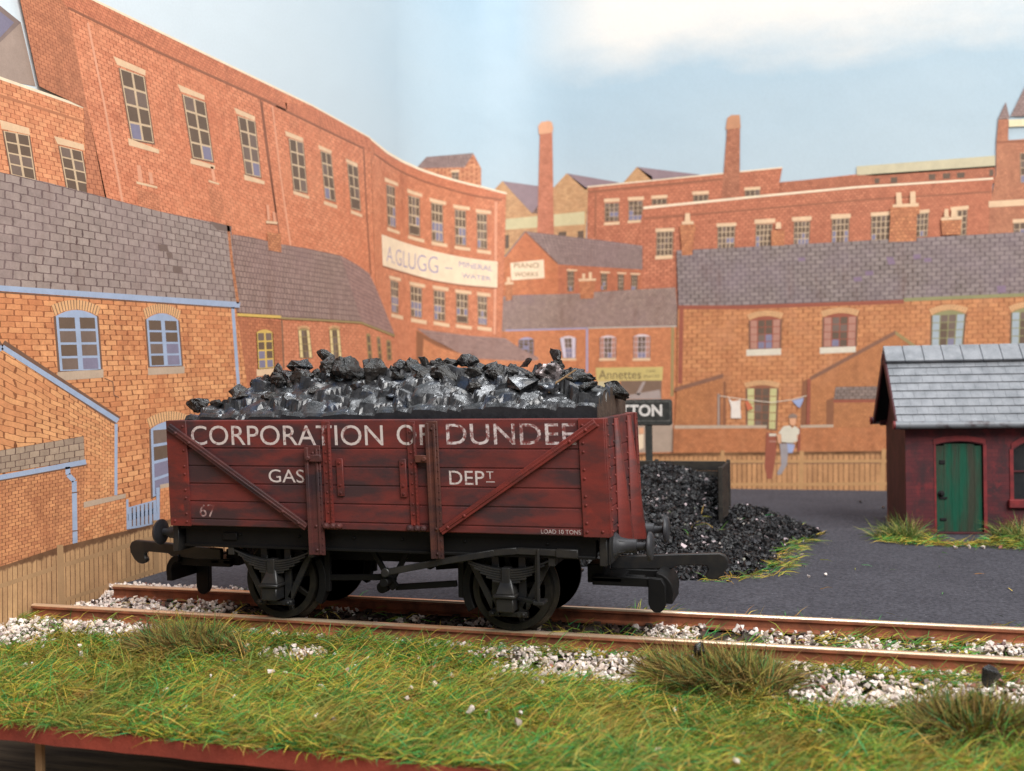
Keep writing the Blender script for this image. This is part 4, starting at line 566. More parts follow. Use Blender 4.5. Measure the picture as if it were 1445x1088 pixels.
BW('brick_st', rgb(196, 124, 82), rgb(172, 98, 64), rgb(116, 66, 48), .06, None)
BW('brick_st2', rgb(200, 122, 88), rgb(188, 108, 76), rgb(150, 84, 60), .06, None)
BW('chim', rgb(192, 116, 92), rgb(182, 104, 80), rgb(166, 92, 72), .08, None, offset=.5)
BW('chim2', rgb(188, 116, 88), rgb(158, 88, 66), rgb(120, 70, 58), .12, None)
BW('tile_L', rgb(140, 128, 124), rgb(128, 116, 113), rgb(88, 70, 72), .075, rgb(124, 108, 112), .06, .7, .09, None)
BW('tile_L2', rgb(150, 132, 116), rgb(132, 116, 104), rgb(84, 62, 60), .06, None)
BW('tile_R', rgb(122, 113, 113), rgb(110, 101, 102), rgb(70, 60, 63), .085, rgb(112, 100, 116), .06, .7, .09, None)
BW('tile_R2', rgb(120, 106, 102), rgb(104, 92, 90), rgb(66, 54, 52), .07, None)
BW('tile_m', rgb(142, 122, 114), rgb(130, 110, 104), rgb(100, 82, 80), .10, rgb(128, 106, 110), .06, .6, .08, rgb(110, 90, 98))
BW('tile_y', rgb(136, 115, 110), rgb(124, 104, 100), rgb(92, 72, 72), .09, rgb(122, 96, 100), .06, .6, .08)
BW('tile_hip', rgb(142, 112, 108), rgb(130, 102, 100), rgb(108, 84, 86), .09, None)
BW('slate_f', rgb(134, 115, 113), rgb(122, 104, 103), rgb(96, 80, 82), .12, rgb(120, 98, 104), .06, .6)
BW('slate_f2', rgb(146, 118, 112), rgb(132, 106, 102), rgb(108, 84, 82), .10, rgb(126, 102, 100), .06, .6)
BW('fence_L', rgb(178, 140, 98), rgb(162, 124, 86), rgb(94, 62, 44), .10, rgb(150, 110, 74), .06, .7, .06, None, offset=0)
BW('fence_M', rgb(172, 130, 88), rgb(156, 116, 78), rgb(98, 66, 46), .11, None, .06, .7, .05, None, offset=0)
BW('fence_R', rgb(182, 130, 84), rgb(164, 114, 72), rgb(100, 66, 42), .12, rgb(170, 122, 80), .06, .7, .05, None, offset=0)
for n_ in ('fence_L', 'fence_M', 'fence_R'):     # upright planks: rows span the full height
    for nd in MATS[n_].node_tree.nodes:
        if nd.type == 'TEX_BRICK': nd.inputs['Row Height'].default_value = 50

def sky_print():
    m, nt, b = new_mat('printed_sky')
    uv = N(nt, 'ShaderNodeUVMap'); mp = N(nt, 'ShaderNodeMapping'); mp.inputs['Scale'].default_value = (1, 1, 1)
    nt.links.new(uv.outputs['UV'], mp.inputs['Vector'])
    sep = N(nt, 'ShaderNodeSeparateXYZ'); nt.links.new(uv.outputs['UV'], sep.inputs[0])
    # uv is (path length, height) in decimetres
    st = N(nt, 'ShaderNodeMapping'); st.inputs['Scale'].default_value = (1.0, 2.3, 1); nt.links.new(uv.outputs['UV'], st.inputs['Vector'])
    nA = noise_node(nt, st.outputs[0], 1.6, 6, .6); nB = noise_node(nt, st.outputs[0], .8, 3, .5)
    # one large pale cloud bank high on the right, fading towards the left
    def mr(s, a, b_, c, d, clamp=True):
        n = N(nt, 'ShaderNodeMapRange'); n.clamp = clamp
        for i, v in zip(('From Min', 'From Max', 'To Min', 'To Max'), (a, b_, c, d)): n.inputs[i].default_value = v
        nt.links.new(s, n.inputs['Value']); return n.outputs[0]
    def mth(op, a, b_):
        n = N(nt, 'ShaderNodeMath', operation=op)
        for i, s in enumerate((a, b_)):
            if hasattr(s, 'links') or hasattr(s, 'is_linked'): nt.links.new(s, n.inputs[i])
            else: n.inputs[i].default_value = s
        return n.outputs[0]
    edge = mth('ADD', mr(sep.outputs[0], 2.7, 4.2, 1.53, 1.60), mr(nA, 0, 1, -.22, .22, False))
    cl = mr(mth('SUBTRACT', sep.outputs[1], edge), -.08, .16, 0, 1)
    cl = mth('MULTIPLY', cl, mr(sep.outputs[0], 2.75, 3.1, 0, 1))
    base = ramp(nt, mr(sep.outputs[1], .9, 2.2, 0, 1), [(0, rgb(186, 200, 207)), (.45, rgb(168, 190, 204)), (1, rgb(156, 182, 200))])
    left = mr(sep.outputs[0], .3, 2.6, .95, 0)
    col = mixc(nt, left, base, rgb(224, 235, 242))
    col = mixc(nt, mth('MULTIPLY', mr(nB, .35, .7, 0, 1), .45), col, rgb(190, 204, 212))
    col = mixc(nt, mth('MULTIPLY', cl, .92), col, rgb(230, 225, 218))
    v = mm_coords(nt)
    col = mixc(nt, 1.0, col, ramp(nt, noise_node(nt, v, 1.6, 3, .7), [(.3, g(.965)), (.7, g(1.025))]), 'MULTIPLY')
    nt.links.new(col, b.inputs['Base Color']); b.inputs['Roughness'].default_value = .33; b.inputs['Specular IOR Level'].default_value = .17
    bump(nt, b, noise_node(nt, v, .05, 2), .15, 2.0)
    MATS['printed_sky'] = m
sky_print()

# ------------------------------------------------------------------ the backscene: one curved printed sheet
XL, YB, RC, YF, ZB = -70.0, 216.0, 50.0, -52.0, -4.5
S1 = (YB - RC) - YF; S2 = S1 + RC * PI / 2; S_END = S2 + 215.0; H_TOP = 246.0; NSEG = 40; SEG = RC * PI / 2 / NSEG
def sheet(s, h, off=0.0):
    """point on the sheet at path length s and height h, raised off mm towards the viewer"""
    z = ZB + h
    if s <= S1: return (XL + off, YF + s, z)
    if s >= S2: return (XL + RC + s - S2, YB - off, z)
    q = (s - S1) / SEG; k = min(int(q), NSEG - 1); q -= k; r = RC - off     # straight facets, shared by every printed layer
    p0, p1 = ((-r * math.cos(a), r * math.sin(a)) for a in (PI / 2 * k / NSEG, PI / 2 * (k + 1) / NSEG))
    return (XL + RC + p0[0] + (p1[0] - p0[0]) * q, YB - RC + p0[1] + (p1[1] - p0[1]) * q, z)
LAY = .012
def homog(q):
    """frame corners TL TR BR BL -> matrix taking (s,h) to the unit square (v down)"""
    Aa = []; bb = []
    for (x, y), (u, v) in zip(q, ((0, 0), (1, 0), (1, 1), (0, 1))):
        Aa += [[x, y, 1, 0, 0, 0, -u * x, -u * y], [0, 0, 0, x, y, 1, -v * x, -v * y]]; bb += [u, v]
    return np.append(np.linalg.solve(np.array(Aa), np.array(bb)), 1).reshape(3, 3)
class Print:
    """collects flat printed shapes and lays them on the sheet as one mesh"""
    def __init__(s): s.v = []; s.uv = []; s.f = []; s.mi = []; s.mats = []
    def slot(s, m):
        if m not in s.mats: s.mats.append(m)
        return s.mats.index(m)
    def poly(s, m, layer, pts, frame=None, nu=1, nv=1):
        bm = bmesh.new()
        p2 = [pts[0]]
        for p in pts[1:]:
            if abs(p[0] - p2[-1][0]) + abs(p[1] - p2[-1][1]) > .02: p2.append(p)
        if abs(p2[0][0] - p2[-1][0]) + abs(p2[0][1] - p2[-1][1]) < .02: p2.pop()
        if len(p2) < 3: bm.free(); return
        bm.faces.new([bm.verts.new((a, b, 0)) for a, b in p2])
        lo, hi = min(p[0] for p in p2), max(p[0] for p in p2)
        cuts = []
        if hi > S1 and lo < S2:
            k = S1
            while k <= S2 + .1:
                if lo < k < hi: cuts.append(k)
                k += SEG
        if frame:
            k = math.ceil(lo / 9) * 9
            while k < hi:
                if not (S1 - 3 < k < S2 + 3): cuts.append(k)
                k += 9
        for k in cuts:
            bmesh.ops.bisect_plane(bm, geom=bm.verts[:] + bm.edges[:] + bm.faces[:], dist=1e-4, plane_co=(k, 0, 0), plane_no=(1, 0, 0))
        if frame:
            lo, hi = min(p[1] for p in p2), max(p[1] for p in p2); k = math.ceil(lo / 9) * 9
            while k < hi:
                bmesh.ops.bisect_plane(bm, geom=bm.verts[:] + bm.edges[:] + bm.faces[:], dist=1e-4, plane_co=(0, k, 0), plane_no=(0, 1, 0)); k += 9
        bmesh.ops.triangulate(bm, faces=bm.faces[:])
        Hm = homog(frame) if frame else None
        sl = s.slot(m); o = len(s.v); bm.verts.index_update()
        for v in bm.verts:
            a, b = v.co.x, v.co.y; s.v.append(sheet(a, b, LAY * layer))
            if frame is not None:
                w = Hm @ np.array([a, b, 1.0]); s.uv.append((w[0] / w[2] * nu, -w[1] / w[2] * nv))
            else: s.uv.append((a, b))
        for f in bm.faces:
            ix = [v.index + o for v in f.verts]
            if f.normal.z < 0: ix.reverse()
            s.f.append(ix); s.mi.append(sl)
        bm.free()
    def window(s, layer, q, nx, ny, fr, curt, blue, bar, arch, abr, open_):
        def at(u, v): return tuple((q[0][i] * (1 - u) + q[1][i] * u) * (1 - v) + (q[3][i] * (1 - u) + q[2][i] * u) * v for i in (0, 1))
        w = abs(q[1][0] - q[0][0])
        if abr:
            inn = []; out = []
            for i in range(17):
                u = i / 16; a = at(u, 0); f = 4 * u * (1 - u)
                inn.append((a[0] + (u - .5) * w * .04, a[1] + arch * f + .1)); out.append((a[0] + (u - .5) * w * .2, a[1] + arch * f + abr))
            s.poly('line_dk', layer + 1, out + inn[::-1])
            for i in range(16):
                lp = lambda l, t: (l[i][0] * (1 - t) + l[i + 1][0] * t, l[i][1] * (1 - t) + l[i + 1][1] * t)
                s.poly('arch_brick', layer + 2, [lp(out, .12), lp(out, .88), lp(inn, .88), lp(inn, .12)])
        pad = [at(-.05, 0), at(1.05, 0), at(1.05, 1.02), at(-.05, 1.02)]
        s.poly('line_dk', layer + 1, pad)
        if arch: s.poly(fr, layer + 2, [(at(i / 8, 0)[0], at(i / 8, 0)[1] + arch * 4 * (i / 8) * (1 - i / 8)) for i in range(9)] + [q[2], q[3]])
        else: s.poly(fr, layer + 2, q)
        bx, by = bar / nx * .6, bar / ny * .45
        for j in range(ny):
            for i in range(nx):
                u0, u1, v0, v1 = i / nx + bx, (i + 1) / nx - bx, j / ny + by, (j + 1) / ny - by
                m = 'pane'
                if open_ and j >= ny - open_:
                    if i: continue
                    u0, u1 = bx, 1 - bx
                elif j >= ny * .5 and random.random() < blue * 1.5 * (j + 1) / ny: m = 'pane_blue'
                elif random.random() < .25: m = 'pane_grey'
                if curt and (i == 0 or i == nx - 1): m = curt
                s.poly(m, layer + 3, [at(u0, v0), at(u1, v0), at(u1, v1), at(u0, v1)])
    def text(s, txt, layer, q, m, bold):
        v2, fs = text_mesh(txt, bold)
        def at(u, v): return tuple((q[0][i] * (1 - u) + q[1][i] * u) * (1 - v) + (q[3][i] * (1 - u) + q[2][i] * u) * v for i in (0, 1))
        bm = bmesh.new(); bv = [bm.verts.new((*at(u, 1 - v), 0)) for u, v in v2]
        for f in fs: bm.faces.new([bv[i] for i in f])
        lo, hi = min(v.co.x for v in bm.verts), max(v.co.x for v in bm.verts); k = S1
        while k <= S2 + .1:
            if lo < k < hi: bmesh.ops.bisect_plane(bm, geom=bm.verts[:] + bm.edges[:] + bm.faces[:], dist=1e-4, plane_co=(k, 0, 0), plane_no=(1, 0, 0))
            k += SEG
        sl = s.slot(m); o = len(s.v); bm.verts.index_update()
        for v in bm.verts: s.v.append(sheet(v.co.x, v.co.y, LAY * layer)); s.uv.append((v.co.x, v.co.y))
        for f in bm.faces:
            ix = [v.index + o for v in f.verts]
            if f.normal.z < 0: ix.reverse()
            s.f.append(ix); s.mi.append(sl)
        bm.free()
    def entry(s, e):
        if e[0] == 'WIN': s.window(*e[1:])
        elif e[0] == 'TEXT': s.text(*e[1:])
        else: s.poly(*e)
    def build(s, name, parent, label=None):
        if not s.f: return None
        o = raw_mesh(name, s.v, s.f, s.mats, parent); me = o.data
        me.polygons.foreach_set('material_index', s.mi); me.polygons.foreach_set('use_smooth', [True] * len(me.polygons))
        ul = me.uv_layers.new(name='UVMap'); uv = np.array(s.uv, dtype=np.float32)
        li = np.empty(len(me.loops), dtype=np.int32); me.loops.foreach_get('vertex_index', li)
        ul.data.foreach_set('uv', uv[li].ravel())
        if label: o['label'] = label
        return o

# sheet itself, with thickness
sv = []; sf = []; suv = []
ss = list(np.linspace(7.5, S1, 12)) + list(np.linspace(S1, S2, NSEG + 1))[1:] + list(np.linspace(S2, S_END, 12))[1:]
hs = np.linspace(0, H_TOP, 9)
for off in (0, -1.2):
    for s_ in ss:
        for h_ in hs: sv.append(sheet(s_, h_, off)); suv.append((s_ / 100, h_ / 100))
nh, ns = len(hs), len(ss)
for i in range(ns - 1):
    for j in range(nh - 1):
        a = i * nh + j; sf.append([a, a + nh, a + nh + 1, a + 1])
        a += ns * nh; sf.append([a, a + 1, a + nh + 1, a + nh])
    for j in (0, nh - 1):
        a = i * nh + j; sf.append([a, a + ns * nh, a + nh + ns * nh, a + nh])
for i in (0, ns - 1):
    for j in range(nh - 1):
        a = i * nh + j; sf.append([a, a + 1, a + 1 + ns * nh, a + ns * nh])
bs = raw_mesh('backscene', sv, sf, 'printed_sky')
ul = bs.data.uv_layers.new(name='UVMap'); li = np.empty(len(bs.data.loops), dtype=np.int32); bs.data.loops.foreach_get('vertex_index', li)
ul.data.foreach_set('uv', np.array(suv, dtype=np.float32)[li].ravel())
bs.data.polygons.foreach_set('use_smooth', [True] * len(bs.data.polygons)); bs.data.set_sharp_from_angle(angle=.6)
tag(bs, 'curved printed town backscene of brick factories and terraces under a pale blue sky', 'backdrop')
for name_, label_, polys_, kids_ in BACKSCENE:
    pr = Print()
    for e in polys_: pr.entry(e)
    root = pr.build(name_, bs, label_)
    for kn, kl, items in kids_:
        kp = Print()
        for e in items: kp.entry(e)
        kp.build(kn, root, kl)
# ------------------------------------------------------------------ model materials
mat('ground_cover', rgb(108, 106, 48), rgb(64, 106, 52), .3, rough=.95, spec=.1, bs=.6, bscale=1.2, bdist=.5)
mat('board_edge', rgb(142, 66, 52), rgb(116, 54, 44), .12, rough=.85, spec=.15, bs=.5, bscale=1.0, bdist=.3)
mat('board_under', rgb(60, 42, 32), rough=.9)
mat('table_wood', rgb(176, 146, 118), rgb(112, 88, 70), .5, rough=.75, spec=.25, stretch=(.12, 1, 1), bs=.3, bscale=.8, bdist=.4)
mat('yard_foam', rgb(76, 75, 81), rgb(68, 67, 73), .05, .3, .7, rough=.95, spec=.1, bs=.8, bscale=1.8, bdist=.35, grain=.5, gscale=1.7)
mat('rail_side', rgb(160, 96, 68), rgb(116, 72, 54), .35, rough=.6, spec=.3, grain=.18)
mat('rail_head', rgb(240, 214, 184), rgb(196, 148, 110), .3, .5, .75, rough=.28, metal=.7, spec=.5, stretch=(.25, 1, 1), rough2=.5)
mat('sleeper', rgb(54, 46, 44), rgb(74, 58, 48), .5, rough=.85, bs=.3, bscale=2, bdist=.2, stretch=(1, .3, 1))
mat('earth', rgb(62, 50, 42), rgb(46, 38, 34), .4, rough=.95, bs=.8, bscale=1.3, bdist=.5)
def specks():
    m = MATS['yard_foam']; nt = m.node_tree; b = nt.nodes['Principled BSDF']; v = mm_coords(nt)
    src = b.inputs['Base Color'].links[0].from_socket
    f = ramp(nt, noise_node(nt, v, 1.9, 2, .5), [(.70, g(0)), (.78, g(.55))]); f2 = ramp(nt, noise_node(nt, v, 1.3, 3, .6), [(.24, g(.5)), (.32, g(0))])
    col = mixc(nt, f, src, rgb(150, 150, 156)); col = mixc(nt, f2, col, rgb(44, 43, 48)); nt.links.new(col, b.inputs['Base Color'])
specks()
def wagon_paint(name, base, worn, dark, seed, dk=.62, bright=None):
    m, nt, b = new_mat(name); v = mm_coords(nt); mp = N(nt, 'ShaderNodeMapping')
    mp.inputs['Location'].default_value = (seed * 7.1, seed * 3.3, seed); nt.links.new(v, mp.inputs['Vector']); v = mp.outputs['Vector']
    st = N(nt, 'ShaderNodeMapping'); st.inputs['Scale'].default_value = (.35, .35, 1); nt.links.new(v, st.inputs['Vector'])
    col = mixc(nt, ramp(nt, noise_node(nt, st.outputs[0], .5, 5, .6), [(.4, g(0)), (.65, g(1))]), base, worn)
    f = ramp(nt, noise_node(nt, st.outputs[0], .22, 6, .62), [(dk - .10, g(0)), (dk + .06, g(.85))])
    col = mixc(nt, f, col, dark)
    if bright:
        f = ramp(nt, noise_node(nt, v, .28, 4, .6), [(.62, g(0)), (.72, g(.7))]); col = mixc(nt, f, col, bright)
    col = mixc(nt, ramp(nt, noise_node(nt, v, 2.4, 5, .7), [(.68, g(0)), (.78, g(.5))]), col, rgb(150, 92, 84))
    col = mixc(nt, ramp(nt, noise_node(nt, v, 3.1, 4, .7), [(.24, g(.6)), (.34, g(0))]), col, rgb(44, 26, 26))
    col = mixc(nt, 1.0, col, ramp(nt, noise_node(nt, v, 7, 3), [(.25, g(.86)), (.75, g(1.14))]), 'MULTIPLY')
    nt.links.new(col, b.inputs['Base Color'])
    r = N(nt, 'ShaderNodeMapRange'); r.inputs['To Min'].default_value = .42; r.inputs['To Max'].default_value = .7
    nt.links.new(noise_node(nt, v, .8, 4), r.inputs['Value']); nt.links.new(r.outputs[0], b.inputs['Roughness'])
    b.inputs['Specular IOR Level'].default_value = .3
    bump(nt, b, noise_node(nt, v, 4, 5, .7), .25, .06); MATS[name] = m
wagon_paint('red_planks', rgb(112, 49, 45), rgb(93, 44, 42), rgb(54, 44, 47), 1, .54)
wagon_paint('red_iron', rgb(116, 46, 40), rgb(96, 42, 38), rgb(56, 42, 43), 4, .58, rgb(132, 50, 41))
wagon_paint('rusty_iron', rgb(92, 54, 44), rgb(76, 46, 42), rgb(50, 38, 40), 9, .58, rgb(150, 92, 56))
wagon_paint('dark_iron', rgb(88, 48, 45), rgb(70, 44, 43), rgb(46, 38, 43), 3, .56)
mat('lamp_black', rgb(26, 27, 30), rgb(40, 38, 36), .5, rough=.42, spec=.42, grain=.2, bs=.15, bscale=3, bdist=.08)
mat('chassis_black', rgb(9, 9, 11), rgb(16, 15, 15), .4, rough=.6, spec=.22, grain=.2, bs=.15, bscale=3, bdist=.08)
mat('wheel_black', rgb(22, 21, 20), rgb(40, 36, 29), .5, rough=.5, spec=.35, metal=.2)
mat('buffer_grey', rgb(54, 55, 59), rgb(40, 40, 44), .5, rough=.5, spec=.4, bs=.1, bscale=3, bdist=.05)
def worn_letter(name, c, under, lo, hi):
    m, nt, b = new_mat(name); v = mm_coords(nt)
    f = ramp(nt, noise_node(nt, v, 1.1, 6, .72), [(lo, g(0)), (hi, g(1))])
    col = mixc(nt, f, under, c); col = mixc(nt, 1.0, col, ramp(nt, noise_node(nt, v, 5, 3), [(.25, g(.86)), (.75, g(1.1))]), 'MULTIPLY')
    nt.links.new(col, b.inputs['Base Color']); b.inputs['Roughness'].default_value = .6; b.inputs['Specular IOR Level'].default_value = .3; MATS[name] = m
worn_letter('letter_white', rgb(200, 189, 186), rgb(136, 92, 90), .34, .46)
worn_letter('letter_worn', rgb(204, 194, 194), rgb(118, 62, 60), .42, .56)
worn_letter('letter_faint', rgb(168, 144, 142), rgb(108, 56, 54), .46, .60)
def coal(name, c, c2, rough, rough2, spec, bsc, bd, glue=None):
    m, nt, b = new_mat(name); v = mm_coords(nt)
    f = noise_node(nt, v, .55, 5, .65); col = mixc(nt, ramp(nt, f, [(.4, g(0)), (.62, g(1))]), c, c2)
    if glue:
        col = mixc(nt, ramp(nt, noise_node(nt, v, .33, 4, .6), [(.56, g(0)), (.70, g(.8))]), col, glue)
    col = mixc(nt, 1.0, col, ramp(nt, noise_node(nt, v, 3, 5, .7), [(.25, g(.6)), (.75, g(1.4))]), 'MULTIPLY')
    nt.links.new(col, b.inputs['Base Color'])
    r = N(nt, 'ShaderNodeMapRange'); r.inputs['From Min'].default_value = .35; r.inputs['From Max'].default_value = .65; r.inputs['To Min'].default_value = rough; r.inputs['To Max'].default_value = rough2
    nt.links.new(noise_node(nt, v, 1.2, 3), r.inputs['Value']); nt.links.new(r.outputs[0], b.inputs['Roughness'])
    b.inputs['Specular IOR Level'].default_value = spec
    bump(nt, b, noise_node(nt, v, bsc, 7, .7), .8, bd); MATS[name] = m
coal('coal_painted', rgb(20, 21, 24), rgb(50, 50, 53), .20, .42, .9, .6, .12, rgb(34, 50, 74))
coal('coal_rock', rgb(9, 9, 10), rgb(44, 42, 40), .14, .46, .7, 1.1, .4)
mat('coal_bright', rgb(150, 138, 138), rgb(70, 66, 66), .5, .45, .6, rough=.22, metal=.6, spec=.8, bs=.7, bscale=1.6, bdist=.25)
coal('coal_dark', rgb(10, 10, 12), rgb(26, 25, 27), .12, .4, .8, 1.5, .3)
coal('coal_side', rgb(30, 31, 35), rgb(40, 40, 44), .4, .6, .4, 1.0, .08)
coal('coal_end', rgb(66, 55, 48), rgb(84, 71, 62), .5, .7, .3, 2.0, .1)
def island(name, stops, rough=.7, spec=.2, bs=0, bscale=2, bdist=.15, var=.2, patch=None):
    """each separate piece takes its own colour from the ramp"""
    m, nt, b = new_mat(name); ge = N(nt, 'ShaderNodeNewGeometry')
    col = ramp(nt, ge.outputs['Random Per Island'], stops)
    v = mm_coords(nt)
    if patch:       # drier patches in the turf
        col = mixc(nt, ramp(nt, noise_node(nt, v, .09, 4, .6), [(.48, g(0)), (.66, g(.55))]), col, patch)
        col = mixc(nt, ramp(nt, noise_node(nt, v, .05, 3, .5), [(.5, g(0)), (.66, g(.4))]), col, rgb(70, 128, 66))
    col = mixc(nt, 1.0, col, ramp(nt, noise_node(nt, v, 1.5, 4), [(.25, g(1 - var)), (.75, g(1 + var))]), 'MULTIPLY')
    nt.links.new(col, b.inputs['Base Color']); b.inputs['Roughness'].default_value = rough; b.inputs['Specular IOR Level'].default_value = spec
    if bs: bump(nt, b, noise_node(nt, v, bscale, 5, .65), bs, bdist)
    MATS[name] = m
island('grass_fibre', [(0, rgb(40, 124, 66)), (.12, rgb(74, 140, 58)), (.28, rgb(112, 146, 50)), (.42, rgb(154, 154, 56)), (.54, rgb(190, 164, 62)), (.64, rgb(206, 178, 92)), (.74, rgb(160, 108, 56)), (.83, rgb(112, 88, 52)), (.9, rgb(86, 144, 66)), (1, rgb(40, 146, 94))], .7, .15, patch=rgb(146, 116, 58))
island('tuft_fibre', [(0, rgb(72, 56, 36)), (.22, rgb(120, 96, 58)), (.45, rgb(168, 140, 82)), (.62, rgb(154, 148, 74)), (.76, rgb(96, 76, 46)), (.88, rgb(96, 132, 66)), (1, rgb(48, 122, 84))], .75, .12)
island('tuft_green', [(0, rgb(56, 96, 50)), (.3, rgb(98, 124, 56)), (.55, rgb(142, 142, 74)), (.75, rgb(170, 154, 96)), (.9, rgb(76, 104, 56)), (1, rgb(48, 106, 74))], .7, .15)
island('ballast_stone', [(0, rgb(240, 230, 222)), (.40, rgb(220, 206, 198)), (.62, rgb(194, 178, 170)), (.78, rgb(228, 208, 188)), (.90, rgb(150, 134, 130)), (.96, rgb(92, 80, 80)), (1, rgb(160, 104, 88))], .8, .2, .5, 2.2, .15)
island('coal_chip', [(0, rgb(9, 9, 11)), (.4, rgb(17, 17, 19)), (.8, rgb(28, 28, 31)), (.975, rgb(46, 46, 50)), (.99, rgb(206, 186, 190)), (1, rgb(96, 104, 84))], .45, .4, .4, 2, .1)
mat('timber_black', rgb(34, 32, 32), rgb(56, 52, 46), .5, rough=.7, bs=.4, bscale=2, bdist=.2, stretch=(.3, .3, 1))
mat('sign_black', rgb(46, 47, 46), rgb(62, 63, 60), .8, rough=.75, bs=.5, bscale=3, bdist=.12)
mat('sign_white', rgb(226, 222, 216), rgb(200, 196, 192), 1.2, rough=.6)
mat('sign_rim', rgb(112, 112, 108), rgb(60, 60, 58), 1.2, rough=.7)
def hut_brick():
    m, nt, b = new_mat('hut_brick'); v = mm_coords(nt)
    mp = N(nt, 'ShaderNodeMapping'); mp.inputs['Rotation'].default_value = (PI / 2, 0, 0); nt.links.new(v, mp.inputs['Vector'])
    sep = N(nt, 'ShaderNodeSeparateXYZ'); nt.links.new(v, sep.inputs[0]); cmb = N(nt, 'ShaderNodeCombineXYZ')
    sm = N(nt, 'ShaderNodeMath', operation='ADD'); nt.links.new(sep.outputs[0], sm.inputs[0]); nt.links.new(sep.outputs[1], sm.inputs[1])
    nt.links.new(sm.outputs[0], cmb.inputs[0]); nt.links.new(sep.outputs[2], cmb.inputs[1])
    br = N(nt, 'ShaderNodeTexBrick'); nt.links.new(cmb.outputs[0], br.inputs['Vector'])
    br.inputs['Scale'].default_value = 1; br.inputs['Brick Width'].default_value = 2.9; br.inputs['Row Height'].default_value = 1.0; br.inputs['Mortar Size'].default_value = .07; br.inputs['Mortar Smooth'].default_value = .5
    br.inputs['Color1'].default_value = rgb(98, 44, 48); br.inputs['Color2'].default_value = rgb(84, 38, 44); br.inputs['Mortar'].default_value = rgb(74, 36, 42)
    col = mixc(nt, ramp(nt, noise_node(nt, v, .16, 5, .6), [(.48, g(0)), (.62, g(.85))]), br.outputs['Color'], rgb(58, 40, 44))
    col = mixc(nt, ramp(nt, noise_node(nt, v, .22, 4, .6), [(.56, g(0)), (.68, g(.8))]), col, rgb(126, 46, 50))
    col = mixc(nt, 1.0, col, ramp(nt, noise_node(nt, v, 3, 4), [(.25, g(.85)), (.75, g(1.15))]), 'MULTIPLY')
    nt.links.new(col, b.inputs['Base Color']); b.inputs['Roughness'].default_value = .62; b.inputs['Specular IOR Level'].default_value = .3
    bump(nt, b, br.outputs['Fac'], -.7, .12); MATS['hut_brick'] = m
hut_brick()
mat('hut_red', rgb(136, 48, 50), rgb(104, 40, 44), .4, rough=.55, spec=.35, bs=.2, bscale=2, bdist=.1)
mat('hut_maroon', rgb(84, 36, 42), rgb(62, 32, 36), .4, rough=.6, bs=.2, bscale=2, bdist=.1)
mat('hut_side', rgb(88, 52, 50), rgb(70, 44, 42), .25, rough=.7, bs=.2, bscale=2, bdist=.1)
mat('gutter_grey', rgb(120, 124, 130), rgb(72, 62, 66), .4, .5, .7, rough=.45, spec=.45)
mat('hut_dark', rgb(26, 24, 26), rough=.7)
mat('door_green', rgb(16, 80, 60), rgb(56, 60, 48), .35, .38, .60, rough=.5, spec=.35, stretch=(1.6, 1.6, .16), bs=.5, bscale=1.4, bdist=.15, grain=.2, gscale=3)
mat('pane_black', rgb(28, 32, 36), rgb(44, 46, 48), .3, rough=.25, spec=.5)
mat('slate_silver', rgb(138, 141, 147), rgb(114, 118, 124), .3, rough=.36, spec=.5, bs=.7, bscale=1.1, bdist=.25, rough2=.55, grain=.10, gscale=3)
mat('wood_splinter', rgb(130, 104, 74), rough=.8)

# ------------------------------------------------------------------ board, yard and table
X0, X1 = -74.0, 215.0
b = MB()
prof = [(-52.0, -4.6), (-52.4, -5.2), (-52.4, -7.6), (-52.0, -8.0), (218.5, -8.0), (218.5, -4.6)]
b.box(X0, X1, -52.2, 218.5, -6.2, -4.5)
ground = b.build('ground', 'ground_cover'); tag(ground, 'baseboard top under the grass', 'ground', kind='structure')
b = MB()                                   # painted front face, slightly wavy top lip
xs = np.linspace(X0, X1, 90)
for a, c in zip(xs[:-1], xs[1:]):
    za, zc = (-4.35 + .25 * noise.noise((q * .06, 3, 0)) for q in (a, c)); wa, wc = (-6.35 + .35 * noise.noise((q * .11, 9, 0)) for q in (a, c))
    b.hexa([(a, -53.2, wa), (c, -53.2, wc), (c, -52.21, wc), (a, -52.21, wa), (a, -53.0, za), (c, -53.0, zc), (c, -52.21, zc), (a, -52.21, za)])
tag(b.build('board_edge', 'board_edge', smooth=50), 'red painted front edge of the baseboard', 'board edge', kind='structure')
b = MB(); b.box(-600, 700, -420, 400, -40, -24)
tag(b.build('table', 'table_wood'), 'dark brown table below the baseboard', 'table', kind='structure')
b = MB(); b.box(X0 + 4.2, X1, 12.6, 215.8, -4.49, -1.5)
tag(b.build('yard', 'yard_foam'), 'dark grey yard surface', 'yard', kind='structure')
b = MB(); b.box(X0 + 4.2, X1, -11.2, 12.59, -4.49, -2.95)
tag(b.build('track_bed', 'earth'), 'earth coloured track bed', 'track bed', kind='structure')
b = MB(); b.box(-31.3, -30.3, -50.2, -49.4, -24, -6.22)
tag(b.build('wooden_peg', 'wood_splinter', bev=.1), 'thin wooden peg below the red board edge', 'peg')

